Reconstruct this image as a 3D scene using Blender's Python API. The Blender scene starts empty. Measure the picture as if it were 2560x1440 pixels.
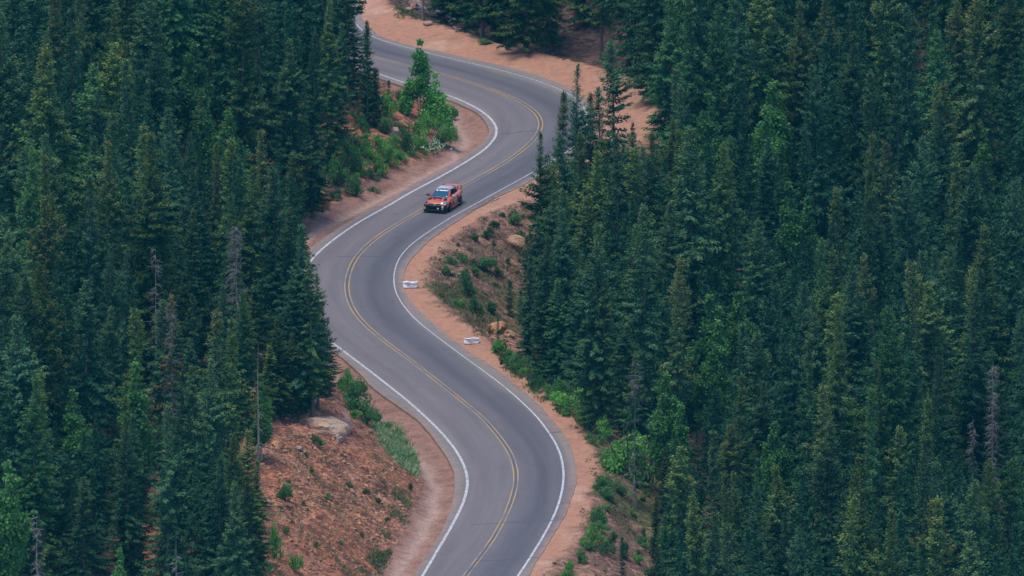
import bpy, bmesh, math, random
import numpy as np
from mathutils import Vector, Matrix

R = math.radians
C = bpy.context.scene.collection
scene = bpy.context.scene

# ---------------------------------------------------------------- camera, sky, sun, exposure
CAM_DIST, CAM_PITCH = 1500.0, R(12.0)
cam_data = bpy.data.cameras.new('camera')
cam = bpy.data.objects.new('camera', cam_data); C.objects.link(cam)
cam.location = (0, -CAM_DIST * math.cos(CAM_PITCH), CAM_DIST * math.sin(CAM_PITCH))
cam.rotation_euler = (math.pi / 2 - CAM_PITCH, 0, 0)
cam_data.sensor_width = 36.0
cam_data.lens = 36.0 * 34.5 * CAM_DIST / 2560.0        # a very long telephoto lens from the next ridge
cam_data.clip_start = 10.0
cam_data.clip_end = 6000.0
scene.camera = cam

SUN_EL, SUN_AZ = R(74), R(235)
world = bpy.data.worlds.new('World'); scene.world = world; world.use_nodes = True
nt = world.node_tree; nt.nodes.clear()
sky = nt.nodes.new('ShaderNodeTexSky'); sky.sky_type = 'NISHITA'; sky.sun_disc = False
sky.sun_elevation = SUN_EL; sky.sun_rotation = SUN_AZ; sky.altitude = 2800; sky.dust_density = 2.0
bg = nt.nodes.new('ShaderNodeBackground'); bg.inputs['Strength'].default_value = 0.13
wo = nt.nodes.new('ShaderNodeOutputWorld')
nt.links.new(sky.outputs[0], bg.inputs['Color']); nt.links.new(bg.outputs[0], wo.inputs['Surface'])
sun_data = bpy.data.lights.new('sun', 'SUN'); sun_data.energy = 1.5; sun_data.angle = R(28); sun_data.color = (1.0, 0.93, 0.84)
sun = bpy.data.objects.new('sun', sun_data); C.objects.link(sun)
_sd = Vector((math.sin(SUN_AZ) * math.cos(SUN_EL), math.cos(SUN_AZ) * math.cos(SUN_EL), math.sin(SUN_EL)))
sun.rotation_euler = (-_sd).to_track_quat('-Z', 'Y').to_euler()
scene.view_settings.view_transform = 'Standard'; scene.view_settings.look = 'None'
scene.view_settings.exposure = 1.0; scene.view_settings.gamma = 1.0
scene.cycles.use_denoising = True
scene.cycles.max_bounces = 8; scene.cycles.volume_bounces = 0; scene.cycles.transparent_max_bounces = 8

# ---------------------------------------------------------------- helpers
def tag(o, label=None, cat=None, group=None, kind=None):
    if label: o['label'] = label
    if cat: o['category'] = cat
    if group: o['group'] = group
    if kind: o['kind'] = kind
    return o

def empty(name, loc=(0, 0, 0), rz=0.0):
    o = bpy.data.objects.new(name, None); C.objects.link(o)
    o.location = loc; o.rotation_euler = (0, 0, rz); o.empty_display_size = 0.3
    return o

def mesh_obj(name, verts, faces, mat=None, parent=None, smooth=False):
    me = bpy.data.meshes.new(name)
    me.from_pydata([tuple(v) for v in verts], [], [tuple(f) for f in faces])
    if mat: me.materials.append(mat)
    if smooth: me.polygons.foreach_set('use_smooth', [True] * len(me.polygons))
    me.update()
    o = bpy.data.objects.new(name, me); C.objects.link(o)
    if parent: o.parent = parent
    return o

def bm_obj(name, bm, mat=None, parent=None, smooth=False):
    me = bpy.data.meshes.new(name); bm.to_mesh(me); bm.free()
    if mat: me.materials.append(mat)
    if smooth: me.polygons.foreach_set('use_smooth', [True] * len(me.polygons))
    o = bpy.data.objects.new(name, me); C.objects.link(o)
    if parent: o.parent = parent
    return o

class Mat:
    """small node-tree writer"""
    def __init__(self, name, rough=0.9, spec=0.2):
        self.m = bpy.data.materials.new(name); self.m.use_nodes = True
        self.t = self.m.node_tree; self.t.nodes.clear()
        self.out = self.n('OutputMaterial'); self.b = self.n('BsdfPrincipled')
        self.b.inputs['Roughness'].default_value = rough
        self.b.inputs['Specular IOR Level'].default_value = spec
        self.t.links.new(self.b.outputs[0], self.out.inputs['Surface'])
    def n(self, typ, **kw):
        x = self.t.nodes.new('ShaderNode' + typ)
        for k, v in kw.items(): setattr(x, k, v)
        return x
    def link(self, a, b): self.t.links.new(a, b)
    def put(self, sock, v):
        if hasattr(v, 'is_output'): self.link(v, sock)
        else: sock.default_value = v
    def noise(self, scale, detail=4.0, rough=0.6, vec=None):
        x = self.n('TexNoise'); x.inputs['Scale'].default_value = scale
        x.inputs['Detail'].default_value = detail; x.inputs['Roughness'].default_value = rough
        if vec is not None: self.link(vec, x.inputs['Vector'])
        return x.outputs['Fac']
    def ramp(self, fac, stops):
        x = self.n('ValToRGB'); e = x.color_ramp.elements
        while len(e) < len(stops): e.new(0.5)
        for k, (p, c) in zip(e, stops):
            k.position = p; k.color = (*c, 1) if len(c) == 3 else c
        self.link(fac, x.inputs[0]); return x.outputs[0]
    def mix(self, fac, a, b, mode='MIX'):
        x = self.n('Mix', data_type='RGBA', blend_type=mode)
        self.put(x.inputs[0], fac); self.put(x.inputs[6], a); self.put(x.inputs[7], b)
        return x.outputs[2]
    def math(self, op, a, b=0.0, c=0.0):
        x = self.n('Math', operation=op)
        for s, v in zip(x.inputs, (a, b, c)): self.put(s, v)
        return x.outputs[0]
    def remap(self, v, a, b, c, d):
        x = self.n('MapRange'); 
        for s, q in zip(x.inputs, (v, a, b, c, d)): self.put(s, q)
        return x.outputs[0]
    def bump(self, h, dist=0.05, strength=1.0):
        x = self.n('Bump'); x.inputs['Distance'].default_value = dist; x.inputs['Strength'].default_value = strength
        self.link(h, x.inputs['Height']); self.link(x.outputs[0], self.b.inputs['Normal'])
    def color(self, v): self.put(self.b.inputs['Base Color'], v)
    def pos(self): return self.n('NewGeometry').outputs['Position']

def plain(name, col, rough=0.6, spec=0.3, metal=0.0, vary=0.12, scale=8.0):
    m = Mat(name, rough, spec); m.b.inputs['Metallic'].default_value = metal
    f = m.noise(scale, 4, 0.6, m.n('TexCoord').outputs['Object'])
    c0 = tuple(v * (1 - vary) for v in col) + (1,); c1 = tuple(min(1, v * (1 + vary)) for v in col) + (1,)
    m.color(m.mix(f, c0, c1)); return m.m
# road survey, one row each 1.5 m: centre x, centre y, then offsets in metres from the centre line:
# bank foot, ditch, pavement edge, white line (uphill side), white line, pavement edge, dirt edge (downhill side)
ROAD = np.array([
(-17.86,148.46,-6.40,-5.40,-4.20,-3.40,3.60,4.40,6.00),
(-17.81,146.96,-6.40,-5.40,-4.20,-3.40,3.60,4.40,6.00),
(-17.77,145.46,-6.40,-5.40,-4.20,-3.40,3.60,4.40,6.00),
(-17.72,143.96,-6.40,-5.40,-4.20,-3.40,3.60,4.40,6.00),
(-17.67,142.46,-6.40,-5.40,-4.20,-3.40,3.60,4.40,6.00),
(-17.62,140.97,-6.40,-5.40,-4.20,-3.40,3.60,4.40,6.00),
(-17.57,139.47,-6.40,-5.40,-4.20,-3.40,3.60,4.40,6.00),
(-17.53,137.97,-6.40,-5.40,-4.20,-3.40,3.60,4.40,6.00),
(-17.48,136.47,-6.40,-5.40,-4.20,-3.40,3.60,4.40,6.00),
(-17.43,134.97,-6.40,-5.40,-4.20,-3.40,3.60,4.40,6.00),
(-17.38,133.47,-6.40,-5.40,-4.20,-3.40,3.60,4.40,6.00),
(-17.33,131.97,-6.40,-5.40,-4.20,-3.40,3.60,4.40,6.00),
(-17.29,130.47,-6.40,-5.40,-4.20,-3.40,3.60,4.40,6.00),
(-17.24,128.97,-6.40,-5.40,-4.20,-3.40,3.60,4.40,6.00),
(-17.19,127.47,-6.40,-5.40,-4.20,-3.40,3.60,4.40,6.00),
(-17.14,125.97,-6.40,-5.40,-4.20,-3.40,3.60,4.40,6.00),
(-17.09,124.47,-6.40,-5.40,-4.20,-3.40,3.60,4.40,6.00),
(-17.05,122.97,-6.40,-5.40,-4.20,-3.40,3.60,4.40,6.00),
(-17.00,121.48,-6.40,-5.40,-4.20,-3.40,3.60,4.40,6.00),
(-16.95,119.98,-6.40,-5.40,-4.20,-3.40,3.60,4.40,6.00),
(-16.90,118.48,-6.40,-5.40,-4.20,-3.40,3.60,4.40,6.00),
(-16.85,116.98,-6.40,-5.40,-4.20,-3.40,3.60,4.40,6.00),
(-16.81,115.48,-6.40,-5.40,-4.20,-3.40,3.60,4.40,6.00),
(-16.76,113.98,-6.40,-5.40,-4.20,-3.40,3.60,4.40,6.01),
(-16.70,112.48,-6.40,-5.40,-4.20,-3.40,3.60,4.40,6.04),
(-16.65,110.98,-6.40,-5.40,-4.20,-3.40,3.60,4.40,6.12),
(-16.58,109.48,-6.40,-5.40,-4.20,-3.40,3.60,4.40,6.27),
(-16.52,107.98,-6.40,-5.40,-4.20,-3.40,3.60,4.40,6.46),
(-16.44,106.49,-6.40,-5.40,-4.20,-3.40,3.60,4.40,6.62),
(-16.35,104.99,-6.40,-5.40,-4.20,-3.40,3.60,4.40,6.76),
(-16.24,103.49,-6.40,-5.40,-4.20,-3.40,3.60,4.40,6.90),
(-16.12,102.00,-6.40,-5.40,-4.20,-3.40,3.60,4.40,7.11),
(-15.98,100.50,-6.40,-5.40,-4.20,-3.40,3.60,4.40,7.38),
(-15.80,99.02,-6.40,-5.40,-4.20,-3.40,3.60,4.40,7.73),
(-15.58,97.53,-6.40,-5.40,-4.20,-3.40,3.60,4.39,8.14),
(-15.32,96.05,-6.42,-5.42,-4.22,-3.41,3.59,4.37,8.59),
(-14.99,94.59,-6.45,-5.45,-4.25,-3.43,3.58,4.33,9.04),
(-14.59,93.15,-6.51,-5.51,-4.31,-3.48,3.57,4.27,9.44),
(-14.12,91.72,-6.59,-5.59,-4.39,-3.52,3.61,4.26,9.75),
(-13.56,90.33,-6.65,-5.65,-4.45,-3.57,3.71,4.34,9.95),
(-12.93,88.97,-6.68,-5.68,-4.48,-3.59,3.86,4.52,10.06),
(-12.22,87.65,-6.70,-5.70,-4.50,-3.60,4.01,4.73,10.09),
(-11.43,86.37,-6.70,-5.70,-4.50,-3.60,4.11,4.92,10.04),
(-10.57,85.14,-6.70,-5.70,-4.50,-3.60,4.15,5.07,9.94),
(-9.66,83.95,-6.71,-5.71,-4.51,-3.61,4.16,5.17,9.79),
(-8.72,82.79,-6.74,-5.74,-4.54,-3.65,4.15,5.25,9.67),
(-7.76,81.63,-6.83,-5.83,-4.63,-3.76,4.15,5.32,9.65),
(-6.82,80.46,-6.99,-5.99,-4.79,-3.94,4.17,5.39,9.76),
(-5.89,79.28,-7.17,-6.17,-4.97,-4.15,4.22,5.49,9.95),
(-4.99,78.08,-7.32,-6.32,-5.12,-4.30,4.30,5.60,10.11),
(-4.12,76.86,-7.37,-6.37,-5.17,-4.33,4.38,5.69,10.20),
(-3.29,75.61,-7.35,-6.35,-5.15,-4.28,4.47,5.74,10.24),
(-2.51,74.33,-7.28,-6.28,-5.08,-4.19,4.54,5.73,10.32),
(-1.78,73.02,-7.16,-6.16,-4.96,-4.09,4.59,5.67,10.46),
(-1.09,71.69,-7.04,-6.04,-4.83,-4.01,4.61,5.59,10.62),
(-0.44,70.34,-6.91,-5.92,-4.71,-3.96,4.58,5.47,10.74),
(0.15,68.96,-6.82,-5.85,-4.59,-3.94,4.50,5.32,10.73),
(0.69,67.56,-6.78,-5.86,-4.50,-3.91,4.37,5.15,10.58),
(1.16,66.13,-6.80,-5.97,-4.42,-3.88,4.19,4.96,10.29),
(1.53,64.68,-6.95,-6.15,-4.35,-3.82,4.00,4.76,9.93),
(1.82,63.21,-7.09,-6.29,-4.27,-3.75,3.81,4.58,9.55),
(2.02,61.72,-7.14,-6.34,-4.18,-3.65,3.66,4.42,9.20),
(2.12,60.23,-7.09,-6.29,-4.08,-3.53,3.55,4.30,8.91),
(2.14,58.73,-6.95,-6.15,-3.95,-3.39,3.49,4.22,8.68),
(2.07,57.23,-6.75,-5.95,-3.82,-3.25,3.46,4.19,8.49),
(1.93,55.74,-6.52,-5.72,-3.70,-3.12,3.45,4.19,8.32),
(1.72,54.25,-6.27,-5.47,-3.61,-3.00,3.46,4.22,8.16),
(1.44,52.78,-6.02,-5.22,-3.56,-2.90,3.47,4.25,8.01),
(1.12,51.31,-5.83,-4.98,-3.53,-2.82,3.47,4.28,7.85),
(0.77,49.85,-5.71,-4.76,-3.53,-2.77,3.44,4.30,7.70),
(0.39,48.40,-5.67,-4.57,-3.54,-2.75,3.39,4.30,7.57),
(-0.01,46.96,-5.71,-4.45,-3.55,-2.76,3.32,4.27,7.45),
(-0.43,45.52,-5.80,-4.38,-3.57,-2.78,3.24,4.22,7.35),
(-0.88,44.09,-5.92,-4.38,-3.60,-2.79,3.18,4.18,7.27),
(-1.36,42.66,-6.03,-4.40,-3.62,-2.79,3.14,4.13,7.20),
(-1.86,41.25,-6.14,-4.42,-3.64,-2.78,3.13,4.09,7.14),
(-2.38,39.84,-6.24,-4.42,-3.64,-2.77,3.14,4.05,7.09),
(-2.89,38.43,-6.34,-4.41,-3.63,-2.76,3.13,4.00,7.03),
(-3.40,37.02,-6.45,-4.41,-3.61,-2.78,3.12,3.94,6.95),
(-3.90,35.61,-6.55,-4.43,-3.59,-2.82,3.09,3.86,6.84),
(-4.39,34.19,-6.62,-4.49,-3.58,-2.87,3.06,3.78,6.66),
(-4.88,32.77,-6.66,-4.57,-3.58,-2.89,3.03,3.71,6.41),
(-5.37,31.35,-6.68,-4.66,-3.59,-2.90,3.01,3.66,6.13),
(-5.86,29.94,-6.72,-4.72,-3.62,-2.88,2.98,3.64,5.86),
(-6.37,28.52,-6.78,-4.76,-3.64,-2.86,2.96,3.65,5.65),
(-6.88,27.11,-6.83,-4.77,-3.64,-2.85,2.96,3.69,5.52),
(-7.39,25.70,-6.84,-4.77,-3.64,-2.85,2.98,3.74,5.45),
(-7.89,24.29,-6.82,-4.78,-3.63,-2.86,3.02,3.81,5.43),
(-8.38,22.87,-6.81,-4.81,-3.63,-2.87,3.05,3.87,5.43),
(-8.84,21.45,-6.80,-4.85,-3.63,-2.86,3.07,3.93,5.44),
(-9.29,20.01,-6.80,-4.90,-3.65,-2.85,3.08,3.98,5.48),
(-9.71,18.58,-6.80,-4.96,-3.67,-2.84,3.09,4.02,5.53),
(-10.11,17.13,-6.80,-5.02,-3.70,-2.85,3.09,4.06,5.59),
(-10.47,15.67,-6.81,-5.07,-3.75,-2.87,3.10,4.09,5.67),
(-10.78,14.21,-6.82,-5.12,-3.81,-2.91,3.11,4.11,5.75),
(-11.06,12.73,-6.84,-5.17,-3.90,-2.97,3.13,4.11,5.81),
(-11.30,11.25,-6.86,-5.22,-4.00,-3.04,3.16,4.10,5.83),
(-11.49,9.76,-6.89,-5.27,-4.09,-3.12,3.19,4.08,5.80),
(-11.65,8.27,-6.90,-5.32,-4.17,-3.18,3.23,4.07,5.73),
(-11.76,6.78,-6.91,-5.37,-4.22,-3.24,3.26,4.06,5.64),
(-11.85,5.28,-6.92,-5.42,-4.24,-3.28,3.29,4.07,5.55),
(-11.91,3.78,-6.92,-5.47,-4.25,-3.32,3.33,4.09,5.50),
(-11.94,2.28,-6.93,-5.52,-4.24,-3.36,3.37,4.10,5.51),
(-11.95,0.78,-6.93,-5.57,-4.24,-3.40,3.42,4.13,5.59),
(-11.92,-0.72,-6.94,-5.62,-4.25,-3.44,3.47,4.15,5.74),
(-11.86,-2.22,-6.94,-5.68,-4.26,-3.47,3.52,4.19,5.93),
(-11.77,-3.72,-6.95,-5.73,-4.28,-3.51,3.59,4.25,6.12),
(-11.64,-5.21,-6.95,-5.78,-4.31,-3.55,3.65,4.34,6.29),
(-11.49,-6.70,-6.96,-5.83,-4.35,-3.59,3.72,4.45,6.42),
(-11.30,-8.19,-6.96,-5.88,-4.40,-3.63,3.78,4.57,6.54),
(-11.08,-9.67,-6.97,-5.93,-4.45,-3.67,3.83,4.66,6.66),
(-10.81,-11.15,-6.98,-5.98,-4.50,-3.72,3.87,4.74,6.79),
(-10.51,-12.62,-6.98,-6.03,-4.55,-3.76,3.90,4.81,6.90),
(-10.17,-14.08,-6.99,-6.08,-4.59,-3.79,3.92,4.85,7.00),
(-9.80,-15.53,-6.99,-6.13,-4.61,-3.81,3.94,4.87,7.08),
(-9.41,-16.98,-7.00,-6.18,-4.61,-3.81,3.94,4.87,7.13),
(-9.02,-18.43,-7.03,-6.23,-4.58,-3.81,3.95,4.86,7.14),
(-8.61,-19.87,-7.08,-6.28,-4.54,-3.80,3.95,4.84,7.11),
(-8.20,-21.32,-7.13,-6.33,-4.50,-3.78,3.95,4.83,7.03),
(-7.80,-22.76,-7.18,-6.38,-4.49,-3.77,3.96,4.84,6.93),
(-7.39,-24.20,-7.23,-6.43,-4.51,-3.76,3.97,4.87,6.82),
(-6.98,-25.65,-7.28,-6.48,-4.56,-3.75,3.98,4.92,6.70),
(-6.57,-27.09,-7.33,-6.53,-4.64,-3.75,4.00,4.98,6.59),
(-6.17,-28.54,-7.38,-6.58,-4.73,-3.75,4.03,5.04,6.51),
(-5.78,-29.98,-7.43,-6.63,-4.81,-3.74,4.06,5.08,6.46),
(-5.39,-31.43,-7.48,-6.68,-4.88,-3.73,4.08,5.10,6.46),
(-5.00,-32.88,-7.53,-6.73,-4.92,-3.72,4.10,5.10,6.49),
(-4.61,-34.33,-7.58,-6.78,-4.92,-3.71,4.10,5.08,6.51),
(-4.22,-35.78,-7.63,-6.83,-4.90,-3.71,4.08,5.05,6.52),
(-3.82,-37.22,-7.68,-6.88,-4.85,-3.72,4.05,5.01,6.52),
(-3.43,-38.67,-7.73,-6.93,-4.79,-3.75,4.00,4.95,6.50),
(-3.03,-40.12,-7.77,-6.97,-4.73,-3.79,3.94,4.89,6.46),
(-2.64,-41.57,-7.82,-7.02,-4.68,-3.83,3.88,4.82,6.41),
(-2.28,-43.02,-7.85,-7.05,-4.63,-3.85,3.83,4.75,6.34),
(-1.94,-44.48,-7.85,-7.05,-4.61,-3.85,3.78,4.69,6.26),
(-1.64,-45.95,-7.82,-7.02,-4.60,-3.83,3.74,4.64,6.18),
(-1.37,-47.43,-7.75,-6.95,-4.61,-3.79,3.71,4.61,6.11),
(-1.11,-48.91,-7.68,-6.88,-4.62,-3.75,3.67,4.58,6.05),
(-0.86,-50.39,-7.59,-6.79,-4.63,-3.72,3.64,4.55,6.00),
(-0.63,-51.87,-7.50,-6.70,-4.63,-3.69,3.60,4.53,5.95),
(-0.41,-53.35,-7.41,-6.61,-4.62,-3.66,3.55,4.49,5.90),
(-0.22,-54.84,-7.31,-6.51,-4.58,-3.64,3.50,4.44,5.83),
(-0.05,-56.33,-7.22,-6.42,-4.52,-3.61,3.45,4.39,5.77),
(0.08,-57.82,-7.12,-6.32,-4.45,-3.57,3.40,4.33,5.70),
(0.18,-59.32,-7.01,-6.21,-4.39,-3.53,3.36,4.29,5.63),
(0.25,-60.82,-6.89,-6.09,-4.33,-3.48,3.32,4.25,5.57),
(0.29,-62.32,-6.74,-5.94,-4.29,-3.44,3.30,4.21,5.52),
(0.29,-63.82,-6.68,-5.79,-4.26,-3.40,3.28,4.19,5.47),
(0.27,-65.32,-6.65,-5.64,-4.23,-3.36,3.27,4.16,5.42),
(0.22,-66.82,-6.61,-5.53,-4.19,-3.34,3.27,4.14,5.38),
(0.14,-68.32,-6.58,-5.44,-4.15,-3.32,3.27,4.12,5.36),
(0.05,-69.81,-6.55,-5.39,-4.10,-3.31,3.28,4.11,5.36),
(-0.06,-71.31,-6.52,-5.35,-4.05,-3.30,3.29,4.09,5.40),
(-0.19,-72.80,-6.49,-5.32,-4.00,-3.30,3.30,4.08,5.46),
(-0.33,-74.30,-6.47,-5.28,-3.95,-3.31,3.31,4.07,5.53),
(-0.49,-75.79,-6.46,-5.24,-3.92,-3.31,3.32,4.05,5.61),
(-0.65,-77.28,-6.45,-5.19,-3.88,-3.31,3.32,4.03,5.69),
(-0.83,-78.77,-6.43,-5.14,-3.86,-3.31,3.33,4.01,5.76),
(-1.01,-80.26,-6.41,-5.10,-3.83,-3.30,3.33,4.00,5.80),
(-1.21,-81.74,-6.37,-5.05,-3.80,-3.29,3.34,3.98,5.82),
(-1.42,-83.23,-6.33,-5.03,-3.76,-3.26,3.36,3.98,5.80),
(-1.65,-84.71,-6.28,-5.01,-3.73,-3.22,3.38,4.00,5.77),
(-1.88,-86.19,-6.23,-5.00,-3.70,-3.18,3.41,4.02,5.73),
(-2.13,-87.67,-6.17,-4.99,-3.66,-3.12,3.45,4.06,5.69),
(-2.37,-89.15,-6.10,-4.95,-3.62,-3.06,3.48,4.10,5.66),
(-2.62,-90.63,-6.04,-4.89,-3.58,-3.00,3.52,4.14,5.64),
(-2.87,-92.11,-5.99,-4.82,-3.55,-2.94,3.54,4.19,5.64),
(-3.11,-93.59,-5.95,-4.76,-3.51,-2.88,3.56,4.23,5.65),
(-3.34,-95.07,-5.93,-4.73,-3.49,-2.84,3.57,4.26,5.66),
(-3.58,-96.56,-5.91,-4.71,-3.46,-2.80,3.57,4.30,5.68),
(-3.80,-98.04,-5.91,-4.70,-3.45,-2.77,3.57,4.32,5.69),
(-4.01,-99.52,-5.91,-4.70,-3.44,-2.75,3.56,4.34,5.69),
(-4.21,-101.01,-5.91,-4.70,-3.43,-2.74,3.56,4.35,5.69),
(-4.40,-102.50,-5.91,-4.70,-3.43,-2.73,3.55,4.35,5.70),
(-4.58,-103.99,-5.91,-4.70,-3.43,-2.73,3.55,4.35,5.70),
(-4.76,-105.48,-5.91,-4.70,-3.43,-2.73,3.55,4.35,5.70),
(-4.93,-106.97,-5.91,-4.70,-3.43,-2.73,3.55,4.35,5.70),
(-5.11,-108.46,-5.91,-4.70,-3.43,-2.73,3.55,4.35,5.70),
(-5.29,-109.95,-5.91,-4.70,-3.43,-2.73,3.55,4.35,5.70),
(-5.47,-111.44,-5.91,-4.70,-3.43,-2.73,3.55,4.35,5.70),
(-5.65,-112.92,-5.91,-4.70,-3.43,-2.73,3.55,4.35,5.70),
(-5.83,-114.41,-5.91,-4.70,-3.43,-2.73,3.55,4.35,5.70),
(-6.00,-115.90,-5.91,-4.70,-3.43,-2.73,3.55,4.35,5.70),
(-6.18,-117.39,-5.91,-4.70,-3.43,-2.73,3.55,4.35,5.70),
(-6.36,-118.88,-5.91,-4.70,-3.43,-2.73,3.55,4.35,5.70),
(-6.54,-120.37,-5.91,-4.70,-3.43,-2.73,3.55,4.35,5.70),
(-6.72,-121.86,-5.91,-4.70,-3.43,-2.73,3.55,4.35,5.70),
(-6.90,-123.35,-5.91,-4.70,-3.43,-2.73,3.55,4.35,5.70),
(-7.07,-124.84,-5.91,-4.70,-3.43,-2.73,3.55,4.35,5.70),
(-7.25,-126.33,-5.91,-4.70,-3.43,-2.73,3.55,4.35,5.70),
(-7.43,-127.82,-5.91,-4.70,-3.43,-2.73,3.55,4.35,5.70),
(-7.61,-129.31,-5.91,-4.70,-3.43,-2.73,3.55,4.35,5.70),
(-7.79,-130.80,-5.91,-4.70,-3.43,-2.73,3.55,4.35,5.70),
(-7.97,-132.29,-5.91,-4.70,-3.43,-2.73,3.55,4.35,5.70),
(-8.14,-133.78,-5.91,-4.70,-3.43,-2.73,3.55,4.35,5.70),
])
# ---------------------------------------------------------------- terrain height
def _hash(ix, iy, seed):
    h = (ix.astype(np.int64) * 374761393 + iy.astype(np.int64) * 668265263 + seed * 974634777) & 0xffffffff
    h = ((h ^ (h >> 13)) * 1274126177) & 0xffffffff
    return ((h ^ (h >> 16)) & 0xffff) / 65535.0

def noise2(x, y, seed=0):
    ix, iy = np.floor(x), np.floor(y)
    fx, fy = x - ix, y - iy
    fx = fx * fx * (3 - 2 * fx); fy = fy * fy * (3 - 2 * fy)
    a, b = _hash(ix, iy, seed), _hash(ix + 1, iy, seed)
    c, d = _hash(ix, iy + 1, seed), _hash(ix + 1, iy + 1, seed)
    return (a * (1 - fx) + b * fx) * (1 - fy) + (c * (1 - fx) + d * fx) * fy - 0.5

def fbm(x, y, seed=0, octaves=4):
    t, amp = 0.0, 1.0
    for k in range(octaves):
        t = t + amp * noise2(x * 2 ** k + 17.3 * k, y * 2 ** k - 9.1 * k, seed + k)
        amp *= 0.5
    return t

_C = ROAD[:, :2]
_T = np.gradient(_C, axis=0); _T /= np.linalg.norm(_T, axis=1)[:, None]
_N = np.stack([-_T[:, 1], _T[:, 0]], 1)          # points downhill, away from the mountain
_K = np.arange(0, len(ROAD) - 1 + 1e-6, 0.25)
_CF = np.stack([np.interp(_K, np.arange(len(ROAD)), _C[:, i]) for i in (0, 1)], 1)

def road_coords(x, y):
    """(station, signed offset) of ground points; positive offset lies downhill of the centre line"""
    x = np.atleast_1d(np.asarray(x, float)); y = np.atleast_1d(np.asarray(y, float))
    st = np.empty(len(x)); off = np.empty(len(x))
    for i in range(0, len(x), 4000):
        dx = x[i:i + 4000, None] - _CF[None, :, 0]; dy = y[i:i + 4000, None] - _CF[None, :, 1]
        d2 = dx * dx + dy * dy
        j = np.argmin(d2, 1); r = np.arange(len(j))
        k = _K[j]; kk = np.clip(np.round(k).astype(int), 0, len(ROAD) - 1)
        sg = np.sign(dx[r, j] * _N[kk, 0] + dy[r, j] * _N[kk, 1]); sg[sg == 0] = 1
        st[i:i + 4000] = k; off[i:i + 4000] = sg * np.sqrt(d2[r, j])
    return st, off

def _at(col, st):
    return np.interp(st, np.arange(len(ROAD)), ROAD[:, col])

def lerp_piece(e, xs, zs):
    """piecewise-linear profile with per-point knots"""
    z = np.array(zs[0], float) * np.ones_like(e)
    for a, b, za, zb in zip(xs[:-1], xs[1:], zs[:-1], zs[1:]):
        t = np.clip((e - a) / np.maximum(b - a, 1e-4), 0, 1)
        z = np.where(e >= a, za + (zb - za) * t, z)
    return z

def smoothstep(a, b, x):
    t = np.clip((x - a) / (b - a), 0, 1)
    return t * t * (3 - 2 * t)

def ground(x, y, detail=True):
    x = np.atleast_1d(np.asarray(x, float)); y = np.atleast_1d(np.asarray(y, float))
    st, d = road_coords(x, y)
    lf, ld, le, re_, rd = (_at(c, st) for c in (2, 3, 4, 7, 8))
    # uphill side
    e = -d
    wob = 0.9 * fbm(x * 0.11, y * 0.11, 5, 3)
    h1 = 5.2 + 1.2 * fbm(x * 0.05, y * 0.05, 9, 2)       # height of the cut
    lower = smoothstep(112, 122, st)                       # steeper rocky cut beside the lower bend
    slope = 0.42 + 0.24 * lower
    w1 = h1 / slope
    zl = lerp_piece(e, (0 * e, -le + 0.05, -ld, -lf, -lf + w1, -lf + w1 + 30, -lf + w1 + 200),
                    (-0.25 + 0 * e, -0.16 + 0 * e, -0.30 + 0 * e, 0.12 + 0 * e, h1, h1 + 7.0, h1 + 26))
    # downhill side
    e2 = d
    rise = 1 - smoothstep(46, 62, st)                      # beyond the top bend the ground climbs again
    zf = lerp_piece(e2, (0 * e, re_ - 0.05, re_ + 1.0, rd, rd + 2.0, rd + 12, rd + 40, rd + 300),
                    (-0.25 + 0 * e, -0.05 + 0 * e, 0.0 + 0 * e, 0.10 + 0 * e, -0.75 + 0 * e, -6.0 + 0 * e, -9.5 + 0 * e, -24.0 + 0 * e))
    zr = lerp_piece(e2, (0 * e, re_ - 0.05, re_ + 1.0, rd, rd + 1.6, rd + 8, rd + 40, rd + 300),
                    (-0.25 + 0 * e, -0.05 + 0 * e, 0.0 + 0 * e, 0.35 + 0 * e, -0.2 + 0 * e, 0.9 + 0 * e, 9.0 + 0 * e, 60.0 + 0 * e))
    z = np.where(d < 0, zl, zr * rise + zf * (1 - rise))
    if detail:
        off_l = smoothstep(0.3, 3.0, e + lf); off_r = smoothstep(0.0, 2.5, e2 - rd)
        rough = np.where(d < 0, off_l, off_r)
        shoulder = np.where(d < 0, smoothstep(0.15, 0.8, e + le), smoothstep(0.15, 1.0, e2 - re_))
        z = z + rough * (0.55 * fbm(x * 0.35, y * 0.35, 1, 4) + 0.9 * fbm(x * 0.1, y * 0.1, 2, 2)) + shoulder * 0.10 * fbm(x * 0.9, y * 0.9, 3, 3)
        strata = np.abs(fbm(x * 0.5 + 0.35 * y, y * 0.8 - 0.3 * x, 21, 4))
        z = z + np.where(d < 0, off_l * (1 - smoothstep(9, 12, e + lf)), 0) * lower * (0.55 * strata - 0.1)
    return z
# ---------------------------------------------------------------- the ground as one sheet
def axis(core_lo, core_hi, step, lo, hi, grow=1.18):
    a = list(np.arange(core_lo, core_hi + 1e-6, step))
    s = step
    while a[-1] < hi: s *= grow; a.append(min(a[-1] + s, hi))
    s = step; pre = []
    while (pre[-1] if pre else core_lo) > lo:
        s *= grow; pre.append(max((pre[-1] if pre else core_lo) - s, lo))
    return np.array(pre[::-1] + a)

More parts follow.
